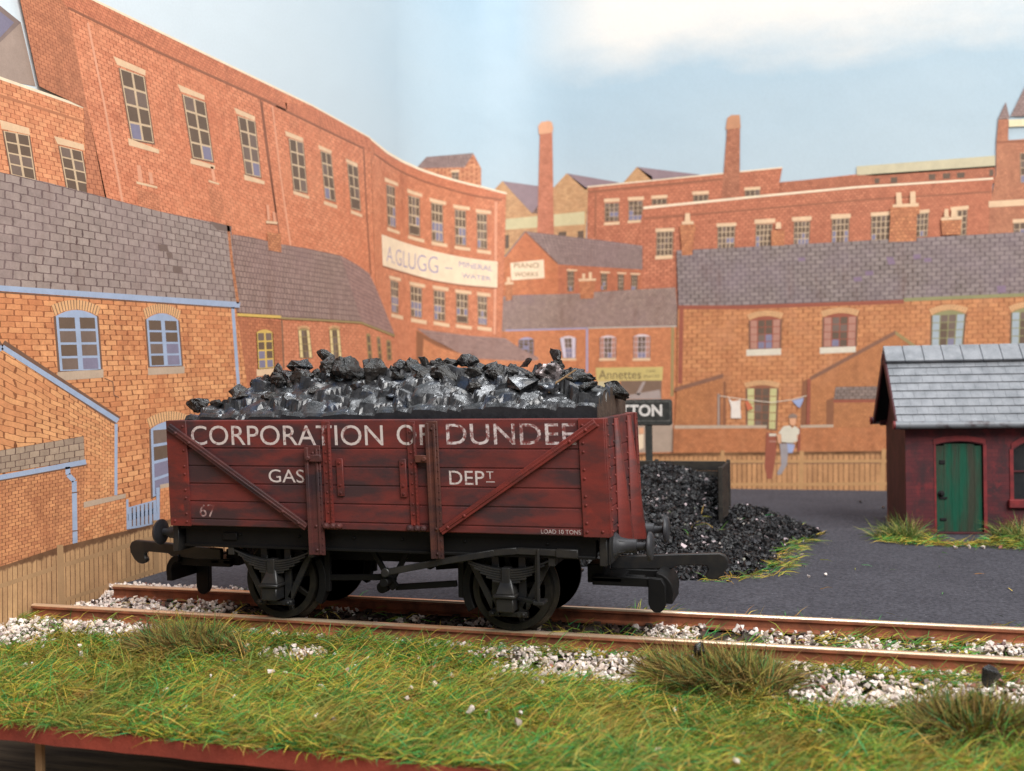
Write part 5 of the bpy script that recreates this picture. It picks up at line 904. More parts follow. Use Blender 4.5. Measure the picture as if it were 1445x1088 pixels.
# ------------------------------------------------------------------ track
tr = thing('railway_track', 'straight railway track with rusty rails and bright worn rail tops', 'track', (0, 0, -2.5))
for sy in (-1, 1):
    y = sy * 8.95
    r = MB(); pr = [(-.95, -.02), (.95, -.02), (.95, .25), (.2, .55), (.2, 1.6), (.62, 1.8), (.62, 2.18), (-.62, 2.18), (-.62, 1.8), (-.2, 1.6), (-.2, .55), (-.95, .25)]
    xl = -67.5 if sy < 0 else -64.5
    r.prism([(y + p[0], p[1]) for p in pr], 'x', xl, 212)
    r.mi = 1; r.prism([(y - .61, 2.181), (y + .61, 2.181), (y + .60, 2.3), (y + .42, 2.46), (y + .2, 2.5), (y - .2, 2.5), (y - .42, 2.46), (y - .60, 2.3)], 'x', xl + .02, 211.9)
    r.build('rail', ['rail_side', 'rail_head'], tr)
b = MB(); b.box(-1.6, 1.6, -15.5, 15.5, -1.6, -.04)
for sy in (-1, 1):
    for d in (-1, 1): b.box(-.6, .6, sy * 8.95 + d * 1.35 - .38, sy * 8.95 + d * 1.35 + .38, -.05, .5)
sl = b.build('sleeper', 'sleeper', tr, bev=.12); sl.location = (-60 * U, 0, 0)
x = -60 + 8.2
while x < 205:
    c = copy_part(sl, tr, (x + random.uniform(-.3, .3), random.uniform(-.4, .4), 0), random.uniform(-.02, .02)); x += 8.2

# ------------------------------------------------------------------ coal wagon
SHX = .035                                  # the old body casting leans a little towards its left end
def lean(p): return (p[0] - SHX * (p[2] - 24), p[1], p[2])
wg = thing('coal_wagon', 'weathered red open coal wagon lettered CORPORATION OF DUNDEE GAS DEPT, standing on the track', 'wagon')
ZT, ZBt = 32.3, 15.25; HW = 14.0; LX, RX = -35.85, 36.25
PL = [15.25, 16.4, 19.25, 22.1, 24.95, 27.8, 32.3]
def side(sy):
    Y = lambda d: sy * (HW + d)            # d outwards
    def bx(m, x0, x1, d0, d1, z0, z1): a, c = sorted((Y(d0), Y(d1))); m.box(x0, x1, a, c, z0, z1)
    p = MB()
    bx(p, LX, RX, -1.0, -.16, ZBt, ZT - .02)
    for z0, z1 in zip(PL[:-1], PL[1:]): bx(p, LX + .02, RX - .02, -.3, 0, z0 + .09, z1 - .09)
    panel = p.build('side_panel', 'red_planks', wg, bev=.07, warp=lean)
    def cp(x0, x1, xr, mirror):
        m = MB(); bx(m, x0, x1, .001, .34, ZBt - .02, ZT - .06)
        for i, z in enumerate(np.linspace(ZBt + .7, ZT - 1.0, 13)):
            if i % 3 != 2: m.rivet((xr, Y(.34), z), (0, sy, 0), .23)
        xe = x0 + .9 if mirror else x1 - .9
        for z in (ZBt + .8, ZT - 1.1): m.rivet((xe, Y(.34), z), (0, sy, 0), .24)
        m.build('corner_plate', 'red_iron', panel, bev=.05, smooth=40, warp=lean)
    cp(LX - .06, -32.2, -32.8, True); cp(32.55, RX + .06, 33.15, False)
    def brace(xa, za, xb, zb):
        m = MB(); A_ = (xa, Y(.62), za); B_ = (xb, Y(.62), zb); m.bar(A_, B_, 1.15, .55, (0, 1, 0)); m.bar((xa, Y(.93), za), (xb, Y(.93), zb), .3, .2, (0, 1, 0))
        for t in np.linspace(.03, .97, 14): m.rivet((xa + (xb - xa) * t, Y(.88), za + (zb - za) * t), (0, sy, 0), .2)
        for t in (.06, .16, .84, .95): m.rivet((xa + (xb - xa) * t, Y(.92), za + (zb - za) * t - .1), (0, sy, 0), .3)
        m.build('diagonal_brace', 'dark_iron' if xa < 0 else 'red_iron', panel, bev=.06, smooth=40, warp=lean)
    brace(-35.2, 31.3, -11.3, 15.6); brace(35.2, 31.7, 10.9, 15.5)
    def stanchion(x0, x1, z0, z1, mt):
        m = MB(); bx(m, x0, x1, .0, .4, z0, z1)
        xm = (x0 + x1) / 2; bx(m, x0 + .05, x0 + .6, .4, 1.05, z0 + .1, z1 - .3); bx(m, x1 - .75, x1 - .35, .4, .62, z0 + .1, z1 - .5)
        for z in np.arange(z0 + .6, z1 - .5, 1.05): m.rivet((x1 - .2, Y(.4), z), (0, sy, 0), .14)
        for z in (z0 + .8, z0 + 4.5, z1 - 1.2): m.rivet((xm, Y(.4), z), (0, sy, 0), .27)
        m.build('stanchion', mt, panel, bev=.06, smooth=40, warp=lean)
    stanchion(-10.95, -8.55, 11.3, 28.3, 'dark_iron'); stanchion(9.2, 11.0, 11.35, 32.0, 'rusty_iron')
    def strap(x0, x1, z0, z1, flip, mt='red_iron'):
        m = MB(); bx(m, x0, x1, .001, .32, z0, z1); e = x1 - .28 if not flip else x1 - .28
        bx(m, e, x1, .32, .7, z0, z1 - .4)
        for z in np.arange(z0 + 1, z1 - .4, 1.55): m.rivet((x0 + .55, Y(.32), z), (0, sy, 0), .2)
        for z in np.arange(z0 + .5, z1 - 3.5, .6): m.rivet((x1 - .05, Y(.66), z), (0, sy, 0), .13)
        m.build('door_strap', mt, panel, bev=.05, smooth=40, warp=lean)
    strap(-8.15, -6.75, 15.4, 32.0, 0); strap(6.0, 7.4, 15.4, 32.0, 1)
    for x0, x1 in ((-5.9, -4.8), (4.55, 5.65)):
        m = MB(); bx(m, x0, x1, .001, .4, 20.5, 26.3)
        for z in (25.6, 22.2, 21.0): m.rivet(((x0 + x1) / 2, Y(.4), z), (0, sy, 0), .24)
        m.build('hinge_plate', 'red_iron', panel, bev=.15, smooth=40, warp=lean)
    for x0, x1, xr in ((-10.6, -8.2, -10.2), (7.4, 9.4, 9.0)):
        m = MB(); bx(m, x0, x1, .3, 1.0, 25.8, 26.9); m.cyl((xr, Y(.5), 26.35), (xr, Y(1.5), 26.35), .36, n=10)
        m.build('door_catch', 'rusty_iron' if x0 > 0 else 'dark_iron', panel, bev=.08, smooth=40, warp=lean)
    for xc in (-7.0, 6.9):
        m = MB(); m.cyl((xc - 1.1, Y(.45), 15.75), (xc + 1.3, Y(.45), 15.75), .42, n=12)
        for dx in (-1, .2, 1.2): m.lathe((xc + dx, Y(.2), 15.9), (xc + dx, Y(1.35), 15.9), [(0, .5), (.6, .5), (.9, .25)], 10)
        m.build('door_hinge', 'dark_iron', panel, smooth=50, warp=lean)
    # lettering, painted a hair proud of the planks
    if sy < 0:
        def letters(txt, x0, x1, z0, z1, mt, bold=0.0, sk=0.0):
            v2, fs = text_mesh(txt, bold)
            vs = [lean((x0 + u * (x1 - x0), Y(.012), z0 + v * (z1 - z0))) for u, v in v2]
            raw_mesh('lettering', vs, fs, mt, panel)
        letters('CORPORATION', -31.55, 2.0, 28.3, 31.42, 'letter_white'); letters('OF', 4.25, 9.6, 28.35, 31.5, 'letter_white')
        letters('DUNDEE', 12.25, 32.1, 28.45, 31.55, 'letter_worn')
        def over(txt, x0, x1, z0, z1, d, xa, xb, mt):      # where a word runs across a raised strap
            v2, fs = text_mesh(txt); bm = bmesh.new(); bv = [bm.verts.new((x0 + u * (x1 - x0), 0, z0 + v * (z1 - z0))) for u, v in v2]
            for f in fs: bm.faces.new([bv[i] for i in f])
            for xc, nn in ((xa, -1), (xb, 1)): bmesh.ops.bisect_plane(bm, geom=bm.verts[:] + bm.edges[:] + bm.faces[:], dist=1e-4, plane_co=(xc, 0, 0), plane_no=(nn, 0, 0), clear_outer=True)
            bm.verts.index_update(); vs = [lean((v.co.x, Y(d), v.co.z)) for v in bm.verts]; ff = [[v.index for v in f.verts] for f in bm.faces]; bm.free()
            if ff: raw_mesh('lettering', vs, ff, mt, panel)
        over('CORPORATION', -31.55, 2.0, 28.3, 31.42, .335, -8.1, -7.05, 'letter_worn'); over('OF', 4.25, 9.6, 28.35, 31.5, .335, 6.05, 7.1, 'letter_white'); over('OF', 4.25, 9.6, 28.35, 31.5, .415, 9.4, 10.0, 'letter_worn')
        letters('GAS', -17.85, -11.65, 22.45, 24.5, 'letter_white'); letters('DEP', 12.4, 17.9, 22.5, 24.55, 'letter_white')
        letters('T', 18.25, 19.35, 23.35, 24.5, 'letter_white', -.01)
        m = MB(); m.box(18.15, 19.5, Y(.012) - .005, Y(.012), 22.9, 23.02); m.build('lettering', 'letter_white', panel, warp=lean)
        letters('67', -30.6, -27.75, 16.75, 18.75, 'letter_faint'); letters('LOAD 10 TONS', 26.2, 32.1, 15.55, 16.15, 'letter_white', -.01)
side(-1); side(1)
def end(sx):
    xe = RX if sx > 0 else LX
    def bx(m, d0, d1, y0, y1, z0, z1): a, c = sorted((xe + sx * d0, xe + sx * d1)); m.box(a, c, y0, y1, z0, z1)
    m = MB(); bx(m, -1.0, -.2, -HW + .02, HW - .02, ZBt, ZT - .03)
    for z0, z1 in zip(PL[:-1], PL[1:]):
        if z1 - z0 > 4:
            bx(m, -.3, -.05, -HW + .4, HW - .4, z0 + .09, z1 - .05)
        else: bx(m, -.3, -.05, -HW + .4, HW - .4, z0 + .09, z1 - .09)
    ep = m.build('end_panel', 'red_planks', wg, bev=.06, warp=lean)
    for sy in (-1, 1):
        m = MB(); a, c = sorted((sy * (HW + .02), sy * (HW - 1.9))); bx(m, -.04, .25, a, c, ZBt, ZT - .08)
        for z in np.linspace(ZBt + .7, ZT - 1, 11): m.rivet((xe + sx * .3, sy * (HW - 1.3), z), (sx, 0, 0), .2)
        m.build('corner_plate', 'red_iron', ep, bev=.05, smooth=40, warp=lean)
        yc = sy * 5.6; m = MB()
        def pr(w, d): return [(yc - w, d), (yc + w, d)]
        x_ = lambda d: xe + sx * d
        m.hexa([(x_(0), yc - 1.4, 12.2), (x_(2.1), yc - .8, 12.2), (x_(2.1), yc + .8, 12.2), (x_(0), yc + 1.4, 12.2), (x_(0), yc - .8, ZT - .3), (x_(.45), yc - .65, ZT - .3), (x_(.45), yc + .65, ZT - .3), (x_(0), yc + .8, ZT - .3)])
        for z in np.linspace(16, ZT - 1.2, 7): m.rivet((x_(.02), yc - 1.75, z), (sx, 0, 0), .22)
        m.build('end_stanchion', 'red_iron', ep, bev=.12, smooth=40, warp=lean)
end(1); end(-1)
b = MB(); b.box(-34.9, 35.0, -12.9, 12.9, 14.6, 15.6); b.build('floor', 'chassis_black', wg)
b = MB(); b.box(-33.5, 33.6, -9.3, 9.3, 11.9, 14.62); b.box(-26, 26, -5.2, 5.2, 9.0, 11.95); b.build('underframe', 'chassis_black', wg, bev=.1)
for sy in (-1, 1):
    b = MB(); a, c = sorted((sy * 11.6, sy * 12.4)); b.box(-34.1, 34.3, a, c, 11.9, 15.24); a, c = sorted((sy * 11.5, sy * 13.0)); b.box(-34.0, 34.2, a, c, 11.75, 12.2)
    for x in (-24, -13.5, -4, 4, 14.2, 27): b.rivet((x, sy * 12.4, 13.8), (0, sy, 0), .3)
    b.box(-27, -24.5, *sorted((sy * 12.3, sy * 12.75)), 12.9, 14.1)
    b.build('solebar', 'chassis_black', wg, bev=.08, smooth=40)
for sx in (-1, 1):
    xh = 34.9 if sx > 0 else -34.9
    b = MB(); a, c = sorted((xh, xh + sx * 1.1)); b.box(a, c, -13.2, 13.2, 10.9, 15.2)
    a, c = sorted((xh + sx * 1.1, xh + sx * 1.5))
    for sy in (-1, 1):
        ys = sorted((sy * 4.6, sy * 12.4)); b.prism([(ys[0], 11.0), (ys[1], 11.0), (ys[1], 15.0), ((ys[0] + ys[1]) / 2 + 2.4, 16.6), ((ys[0] + ys[1]) / 2 - 2.4, 16.6), (ys[0], 15.0)], 'x', a, c)
    for y in (-3, 3): b.rivet((c if sx > 0 else a, y, 13), (sx, 0, 0), .3)
    b.build('headstock', 'lamp_black', wg, bev=.1, smooth=40)
    for sy in (-1, 1):
        yb, zb = sy * 8.6, 13.25
        b = MB(); p0 = (xh + sx * 1.3, yb, zb)
        q0 = (xh + sx * 6.3, yb, zb)
        b.lathe(p0, q0, [(0, 2.1), (.5, 1.75), (1.0, 1.25), (2.0, 1.05), (3.4, 1.0), (3.4, .6), (5.0, .6)], 24)
        for k in range(4):
            an = PI / 4 + k * PI / 2; b.bar((xh + sx * 1.4, yb + 1.5 * math.cos(an), zb + 1.5 * math.sin(an)), (xh + sx * 3.4, yb + .85 * math.cos(an), zb + .85 * math.sin(an)), .3, .3, (0, math.cos(an), math.sin(an)))
        bf = b.build('buffer', 'buffer_grey', wg, smooth=35)
        b = MB(); b.lathe((xh + sx * 6.0, yb, zb), (xh + sx * 7.2, yb, zb), [(0, .5), (.25, 1.6), (.45, 2.15), (.75, 2.15), (1.0, 1.9), (1.15, .9)], 30)
        b.build('buffer_head', 'buffer_grey', bf, smooth=50)
# wheels
for xw in (-18.4, 20.6):
    b = MB(); b.cyl((xw, -13, 6.25), (xw, 13, 6.25), .9, n=16); b.build('axle', 'wheel_black', wg, smooth=40)
    for sy in (-1, 1):
        b = MB(); c = (xw, sy * 8.3, 6.25)
        b.lathe((xw, sy * 7.3, 6.25), (xw, sy * 9.6, 6.25), [(0, 6.95), (.45, 7.0), (.75, 6.5), (.9, 6.3), (2.3, 6.2), (2.3, 5.2), (0, 5.2), (0, 6.9)], 48)
        b.lathe((xw, sy * 7.4, 6.25), (xw, sy * 9.9, 6.25), [(0, 1.4), (1.6, 1.5), (2.5, 1.1)], 16)
        wh = b.build('wheel', 'wheel_black', wg, smooth=35)
        b = MB()
        for k in range(8):
            an = 2 * PI * (k + .3) / 8; d = Vector((math.cos(an), 0, math.sin(an)))
            b.bar(Vector(c) + d * 1.2, Vector(c) + d * 5.35, .85, .7, (0, 1, 0))
        b.build('spoke', 'wheel_black', wh, bev=.1)
        # axleguard, axlebox, spring
        ya, yb2 = sorted((sy * 10.6, sy * 11.2)); yo = sy * 11.2
        b = MB()
        for d in (-1, 1):
            b.box(*sorted((xw + d * 1.5, xw + d * 2.7)), ya, yb2, 3.0, 12.0)
            b.bar((xw + d * 6.2, sy * 10.9, 11.2), (xw + d * 2.4, sy * 10.9, 3.6), 1.0, .6, (0, 1, 0))
            b.box(*sorted((xw + d * 1.4, xw + d * 3.0)), *sorted((sy * 10.7, sy * 11.9)), 2.6, 3.4)
            b.rivet((xw + d * 2.4, sy * 11.9, 3.0), (0, sy, 0), .35)
        b.box(xw - 3, xw + 3, ya, yb2, 2.45, 3.15)
        b.build('axleguard', 'lamp_black', wg, bev=.08, smooth=40)
        b = MB(); y0, y1 = sorted((sy * 11.0, sy * 13.6))
        b.box(xw - 1.35, xw + 1.35, y0, y1, 3.6, 5.7); b.box(xw - 1.7, xw + 1.7, *sorted((sy * 11.0, sy * 14.0)), 5.7, 6.25)
        yf = sy * 13.6; yi = sy * 11.0
        b.hexa([(xw - 1.5, yi, 6.2), (xw + 1.5, yi, 6.2), (xw + 1.5, yf, 6.2), (xw - 1.5, yf, 6.2), (xw - .7, yi, 8.7), (xw + .7, yi, 8.7), (xw + .7, sy * 12.6, 8.7), (xw - .7, sy * 12.6, 8.7)])
        b.build('axlebox', 'lamp_black', wg, bev=.15, smooth=40)
        b = MB()
        for k in range(6):
            L = 6.9 - k * .95; n = 12
            top = [(xw + L * (i / n * 2 - 1), 9.05 + .42 * k * 0 - k * .0 + 1.75 * ((i / n * 2 - 1) * L / 6.9) ** 2 - .0) for i in range(n + 1)]
            zs = lambda z: z + (.0 if k == 0 else -.36 * k) + .8
            pts = [(p[0], zs(p[1])) for p in top] + [(p[0], zs(p[1]) - .3) for p in reversed(top)]
            b.prism(pts, 'y', *sorted((sy * 11.3, sy * 12.7)))
        for d in (-1, 1): b.box(xw + d * 7.1 - .5, xw + d * 7.1 + .5, *sorted((sy * 11.2, sy * 12.9)), 10.6, 12.0)
        sp = b.build('leaf_spring', 'lamp_black', wg, bev=.04)
        b = MB(); b.box(xw - .65, xw + .65, *sorted((sy * 11.1, sy * 12.95)), 7.7, 10.1); b.build('spring_buckle', 'lamp_black', sp, bev=.1)
# brake gear on both sides
for sy in (-1, 1):
    b = MB(); y = sy * 13.2
    pts = [(1.2, 8.7), (10, 10.6), (19.0, 12.35), (22.5, 12.75), (31.5, 12.6)]
    for (xa, za), (xb, zb) in zip(pts[:-1], pts[1:]): b.bar((xa - .1, y, za), (xb + .1, y, zb), 1.0, .55, (0, 1, 0))
    b.cyl((1.6, y - .5, 8.8), (1.6, y + .5, 8.8), .7, n=14); b.bar((28.5, y, 12.62), (31.8, y, 12.6), 1.25, .9, (0, 1, 0))
    b.build('brake_lever', 'lamp_black', wg, bev=.1, smooth=40)
    b = MB(); b.bar((25.6, sy * 13.0, 13.2), (25.5, sy * 13.0, 5.2), .75, .4, (0, 1, 0)); b.bar((25.9, sy * 13.7, 13.2), (25.8, sy * 13.7, 5.2), .4, .3, (0, 1, 0)); b.box(25.0, 26.6, *sorted((sy * 11.2, sy * 13.9)), 5.0, 5.5)
    b.bar((25.3, sy * 13.1, 5.3), (21.5, sy * 11.4, 5.4), .5, .5, (0, 0, 1))
    b.build('lever_guide', 'lamp_black', wg, bev=.08)
    b = MB(); y = sy * 10.4
    for d in (-1, 1): b.bar((1.2 + d * 3.2, y, 12), (1.2 + d * .4, y, 7.4), .8, .6, (0, 1, 0))
    b.cyl((1.2, sy * 9.6, 7.2), (1.2, sy * 13.3, 7.2), .7, n=14); b.bar((.2, y - .3, 8.4), (2.1, y - .3, 5.9), 1.3, .8, (0, 1, 0)); b.cyl((.0, y - .9, 6.0), (.0, y + .9, 6.0), .9, n=14)
    b.build('brake_hanger', 'chassis_black', wg, bev=.08, smooth=40)
    for xa, za, xb, zb in ((-10.6, 6.8, 1.4, 7.3), (1.4, 5.7, 11.6, 6.7)):
        b = MB(); b.bar((xa, sy * 9.0, za), (xb, sy * 9.0, zb), .95, .6, (0, 1, 0)); b.build('brake_rod', 'chassis_black', wg, bev=.08)
    for xs_, fl in ((-10.9, 1), (13.0, -1)):
        b = MB(); b.box(xs_ + fl * .6 - .5, xs_ + fl * .6 + .5, *sorted((sy * 8.6, sy * 9.4)), 4.6, 12.0)
        prof = []
        xw = -18.4 if fl > 0 else 20.6
        for k in range(9):
            an = math.radians(-28 + k * 7); prof.append((xw + fl * 6.75 * math.cos(an), 6.25 + 6.75 * math.sin(an)))
        for k in range(8, -1, -1):
            an = math.radians(-28 + k * 7); prof.append((xw + fl * 8.0 * math.cos(an), 6.25 + 8.0 * math.sin(an)))
        b.prism(prof, 'y', *sorted((sy * 8.0, sy * 9.6)))
        b.build('brake_shoe', 'chassis_black', wg, bev=.1)
# tension lock couplings
def coupling(rot):
    b = MB()
    b.box(32.0, 42.0, -4.9, -3.9, 6.5, 7.9); b.box(32.0, 42.0, 1.6, 2.6, 6.5, 7.9); b.box(32.0, 36.6, -4.9, 2.6, 7.0, 7.7); b.box(31.0, 33.6, -3.6, 1.4, 6.6, 9.4)
    b.box(36.2, 39.5, -1.3, -.3, 6.9, 7.5)
    n = 10; pr = []                        # buffing bar, rolled over forwards
    for k in range(n + 1):
        an = math.radians(90 - k * 11); pr.append((41.6 + 2.6 * math.cos(an), 5.6 + 2.9 * math.sin(an)))
    pr += [(44.1, 3.9), (42.9, 3.9)]
    for k in range(n, -1, -1):
        an = math.radians(90 - k * 11); pr.append((41.6 + 1.5 * math.cos(an), 5.6 + 1.7 * math.sin(an)))
    b.prism(pr, 'y', -4.0, 3.6)
    zb = .1 if rot else 2.75
    tp = [(40.6, 7.85), (42.6, 7.85), (43.2, 6.8), (43.2, zb + 1.3), (42.95, zb + .55), (42.3, zb), (41.5, zb), (40.9, zb + .55), (40.6, zb + 1.3)]
    b.prism(tp, 'y', -5.2, -4.0)
    o = b.build('coupling', 'chassis_black', wg, bev=.12, smooth=40)
    b = MB()
    hp = [(33.5, 7.8), (33.5, 9.7), (38, 10.0), (44, 10.4), (50.6, 10.75), (51.5, 10.4), (51.9, 9.6), (51.7, 8.5), (51.0, 7.4), (50.2, 6.75), (49.3, 6.55), (48.5, 6.9), (48.3, 7.4), (48.6, 7.7), (48.8, 8.2), (48.6, 8.7), (48.0, 8.8), (44, 8.6), (43.4, 8.1), (38, 7.8)]
    b.prism(hp, 'y', 2.2, 3.2)
    h = b.build('coupling_hook', 'lamp_black', o, bev=.15, smooth=40)
    if rot: o.rotation_euler = (0, 0, PI)
    return o
coupling(False); coupling(True)

# ------------------------------------------------------------------ moulded coal load and the loose lumps glued on it
def crest(x):
    ks = [(-34, .8), (-31, 2.8), (-27, 4.0), (-22, 5.2), (-14, 6.1), (0, 5.9), (14, 5.6), (24, 4.9), (30, 3.4), (34.5, 1.4)]
    return float(np.interp(x, [k[0] for k in ks], [k[1] for k in ks]))
def load_z(x, y):
    e = max(0, 1 - (abs(y) / 11.4) ** 1.7)
    z = 33.0 + float(np.interp(x, [-34, -12, 6, 34], [0, .3, .9, 1.5])) + crest(x) * e
    k_ = .34; wx, wy = x + 1.2 * noise.noise((x * .3, y * .3, 9)), y + 1.2 * noise.noise((x * .3, y * .3, 17))
    d, p = noise.voronoi((wx * k_, wy * k_ * 1.25, .3), distance_metric='DISTANCE'); q = p[0]
    f, f2, f3 = noise.cell((q.x * 9, q.y * 9, 1.0)), noise.cell((q.x * 9, q.y * 9, 7.0)), noise.cell((q.x * 9, q.y * 9, 3.0))
    tilt = ((wx * k_ - q.x) * (f2 - .5) + (wy * k_ * 1.25 - q.y) * (f3 - .5)) * 2.0
    lump = min(d[1] - d[0], .22) * 2.4 + (f - .5) * .7 + tilt
    return z + lump * (.66 if e > .06 else .25)
nx, ny = 190, 60; vs = []; fs = []; mi = []
for i in range(nx + 1):
    x = -34.3 + 68.9 * i / nx
    for j in range(ny + 1):
        y = -11.9 + 23.8 * j / ny; vs.append((x, y, load_z(x, y) - (.5 if j in (0, ny) else 0)))
W_ = ny + 1
for i in range(nx):
    for j in range(ny): a = i * W_ + j; fs.append((a, a + W_, a + W_ + 1, a + 1)); mi.append(0)
o = len(vs)
rim = [i * W_ for i in range(nx + 1)] + [nx * W_ + j for j in range(1, ny + 1)] + [i * W_ + ny for i in range(nx - 1, -1, -1)] + [j for j in range(ny - 1, 0, -1)]
for r in rim: vs.append((vs[r][0], vs[r][1], 30.2))
for k in range(len(rim)):
    l = (k + 1) % len(rim); fs.append((rim[k], o + k, o + l, rim[l])); mi.append(2 if nx < k <= nx + ny else 1)
fs.append(tuple(o + k for k in range(len(rim) - 1, -1, -1))); mi.append(1)
ld = raw_mesh('coal_load', vs, fs, ['coal_painted', 'coal_side', 'coal_end']); ld.data.polygons.foreach_set('material_index', mi)
tag(ld, 'moulded grey black coal load filling the red wagon', 'coal load')
def hull(n, rx, ry, rz, seed, jag=.25):
    r = random.Random(seed); bm = bmesh.new()
    for _ in range(n):
        d = Vector((r.gauss(0, 1), r.gauss(0, 1), r.gauss(0, 1))).normalized() * (1 - jag * r.random())
        bm.verts.new((d.x * rx * U, d.y * ry * U, d.z * rz * U))
    res = bmesh.ops.convex_hull(bm, input=bm.verts[:])
    bmesh.ops.delete(bm, geom=[v for v in bm.verts if not v.link_faces], context='VERTS')
    return bm
def rough_rock(bm, amp, seed, cuts=2):
    """split the hull's facets and break them up with small chips"""
    bmesh.ops.triangulate(bm, faces=bm.faces[:])
    bmesh.ops.subdivide_edges(bm, edges=bm.edges[:], cuts=cuts, use_grid_fill=True)
    for v in bm.verts:
        p = v.co / U
        n_ = noise.voronoi((p.x * .9 + seed, p.y * .9, p.z * .9))[0]
        v.co += v.co.normalized() * (amp * (n_[1] - n_[0] - .35) + amp * .9 * noise.noise((p.x * 1.3, p.y * 1.3 + seed, p.z * 1.3))) * U
def lump_obj(name, bm, m, loc, rot, label, cat, group=None):
    me = bpy.data.meshes.new(name); bm.to_mesh(me); bm.free(); me.materials.append(MATS[m])
    o = bpy.data.objects.new(name, me); COL.objects.link(o); o.location = tuple(c * U for c in loc); o.rotation_euler = rot
    return tag(o, label, cat, group)
SPECIAL = {42: 'pointed coal lump overhanging the right end of the wagon load', 35: 'black coal lump standing upright near the right end of the load', 0: 'shaggy black coal lump at the far left corner of the load',
           33: 'shiny silver faced coal lump below the upright one near the right end', 11: 'largest dark grey coal lump left of the middle of the load', 12: 'big rounded coal lump at the middle of the load, right of the largest one',
           5: 'flat black coal slab on top of the left part of the load', 4: 'pyramid shaped coal lump at the left of the flat black slab', 31: 'wedge shaped black coal flake sticking up right of the middle', 1: 'glossy black lump on the left slope of the load, above the corner lump'}
for i, (x, y, z, r, asp) in enumerate(LUMPS):
    rr = random.Random(i * 13 + 5)
    bm = hull(rr.choice((11, 13, 16, 20)), r * 1.4, r * rr.uniform(.95, 1.3), r * max(.62, asp) * 1.35, i * 31 + 2, .22)
    if i == 31:
        bm.free(); bm = hull(7, r * 1.2, r * .35, r * .75, 99, .1)
    rough_rock(bm, .30 * r ** .5, i * 1.7, 3 if r > 1.5 else 2)
    m = 'coal_dark' if i in (0, 1, 2, 5, 20, 22, 27, 31, 35) else 'coal_bright' if i == 33 else 'coal_painted' if i in (19, 29, 34, 43, 44, 50) else 'coal_rock'
    lump_obj('coal_lump', bm, m, (x, y, z - (.45 if y == 1.5 and i not in (35, 31) else 0)), (rr.uniform(-.3, .3), rr.uniform(-.25, .25), rr.uniform(-.5, .5)),
             SPECIAL.get(i, 'dark angular coal lump in the pile on top of the wagon load'), 'coal lump', 'coal lumps on the wagon load')
b = MB(); tp = [(26.6, -8.6, 36.0), (27.4, -7.6, 37.4), (28.6, -6.4, 38.3), (30.2, -5.8, 39.4)]
for p_, q_ in zip(tp[:-1], tp[1:]): b.cyl(p_, q_, .16, .13, 7)
b.cyl(tp[2], (29.9, -7.2, 38.1), .12, .08, 7)
tag(b.build('twig', 'wood_splinter', smooth=60), 'thin brown twig lying on the coal near the right end of the load', 'twig')
fr = random.Random(77); placed = [(l[0], l[1]) for l in LUMPS]; k = 0
while k < 58:
    x, y = fr.uniform(-30, 31), fr.uniform(-4.6, 6.0); r = fr.uniform(.9, 1.8)
    if min(math.hypot(x - a, (y - b_) * 1.2) for a, b_ in placed) < 1.25: continue
    placed.append((x, y)); k += 1
    bm = hull(fr.choice((11, 14, 18)), r * 1.3, r * fr.uniform(.9, 1.2), r * fr.uniform(.7, 1.05), 3000 + k, .22); rough_rock(bm, .28 * r ** .5, k * 2.3)
    lump_obj('coal_lump', bm, fr.choice(('coal_rock', 'coal_rock', 'coal_dark')), (x, y, load_z(x, y) + r * .35), (fr.uniform(-.4, .4), fr.uniform(-.4, .4), fr.uniform(0, 3)),
             'dark angular coal lump in the pile on top of the wagon load', 'coal lump', 'coal lumps on the wagon load')
for i, (x, y, z, r, lab) in enumerate([(49.9, -21.0, 1.5, 1.4, 'single black coal lump on the grass tuft right of the wagon'), (85.4, -20.0, .2, 1.75, 'larger black coal lump against the near rail at the right edge')]):
    bm = hull(14, r * .9, r * .9, r * 1.0, 400 + i, .15); rough_rock(bm, .14, i * 3.1)
    lump_obj('coal_lump', bm, 'coal_dark', (x, y, z), (0, .2, .4), lab, 'coal lump')
for i, (px, py, r, lab) in enumerate([(78.6, 177, .9, 'tiny black coal bit alone on the far yard near the fence'), (84.2, 164, .8, 'tiny coal bit first of the trail beside the hut corner'), (86.0, 160, .7, 'tiny coal bit second of the trail beside the hut corner'), (86.6, 151, 1.1, 'flat coal bit largest of the trail beside the hut corner'), (80.9, 120, .6, 'tiny dark chip on the yard left of the hut tuft'), (62.2, 62.0, .55, 'tiny dark chip on the open yard before the coal heap')]):
    bm = hull(9, r * 1.3, r, r * .6, 500 + i, .2)
    lump_obj('coal_bit', bm, 'coal_dark', (px, py, -1.5 + r * .4), (0, 0, i), lab, 'coal bit', 'coal bits on the yard')
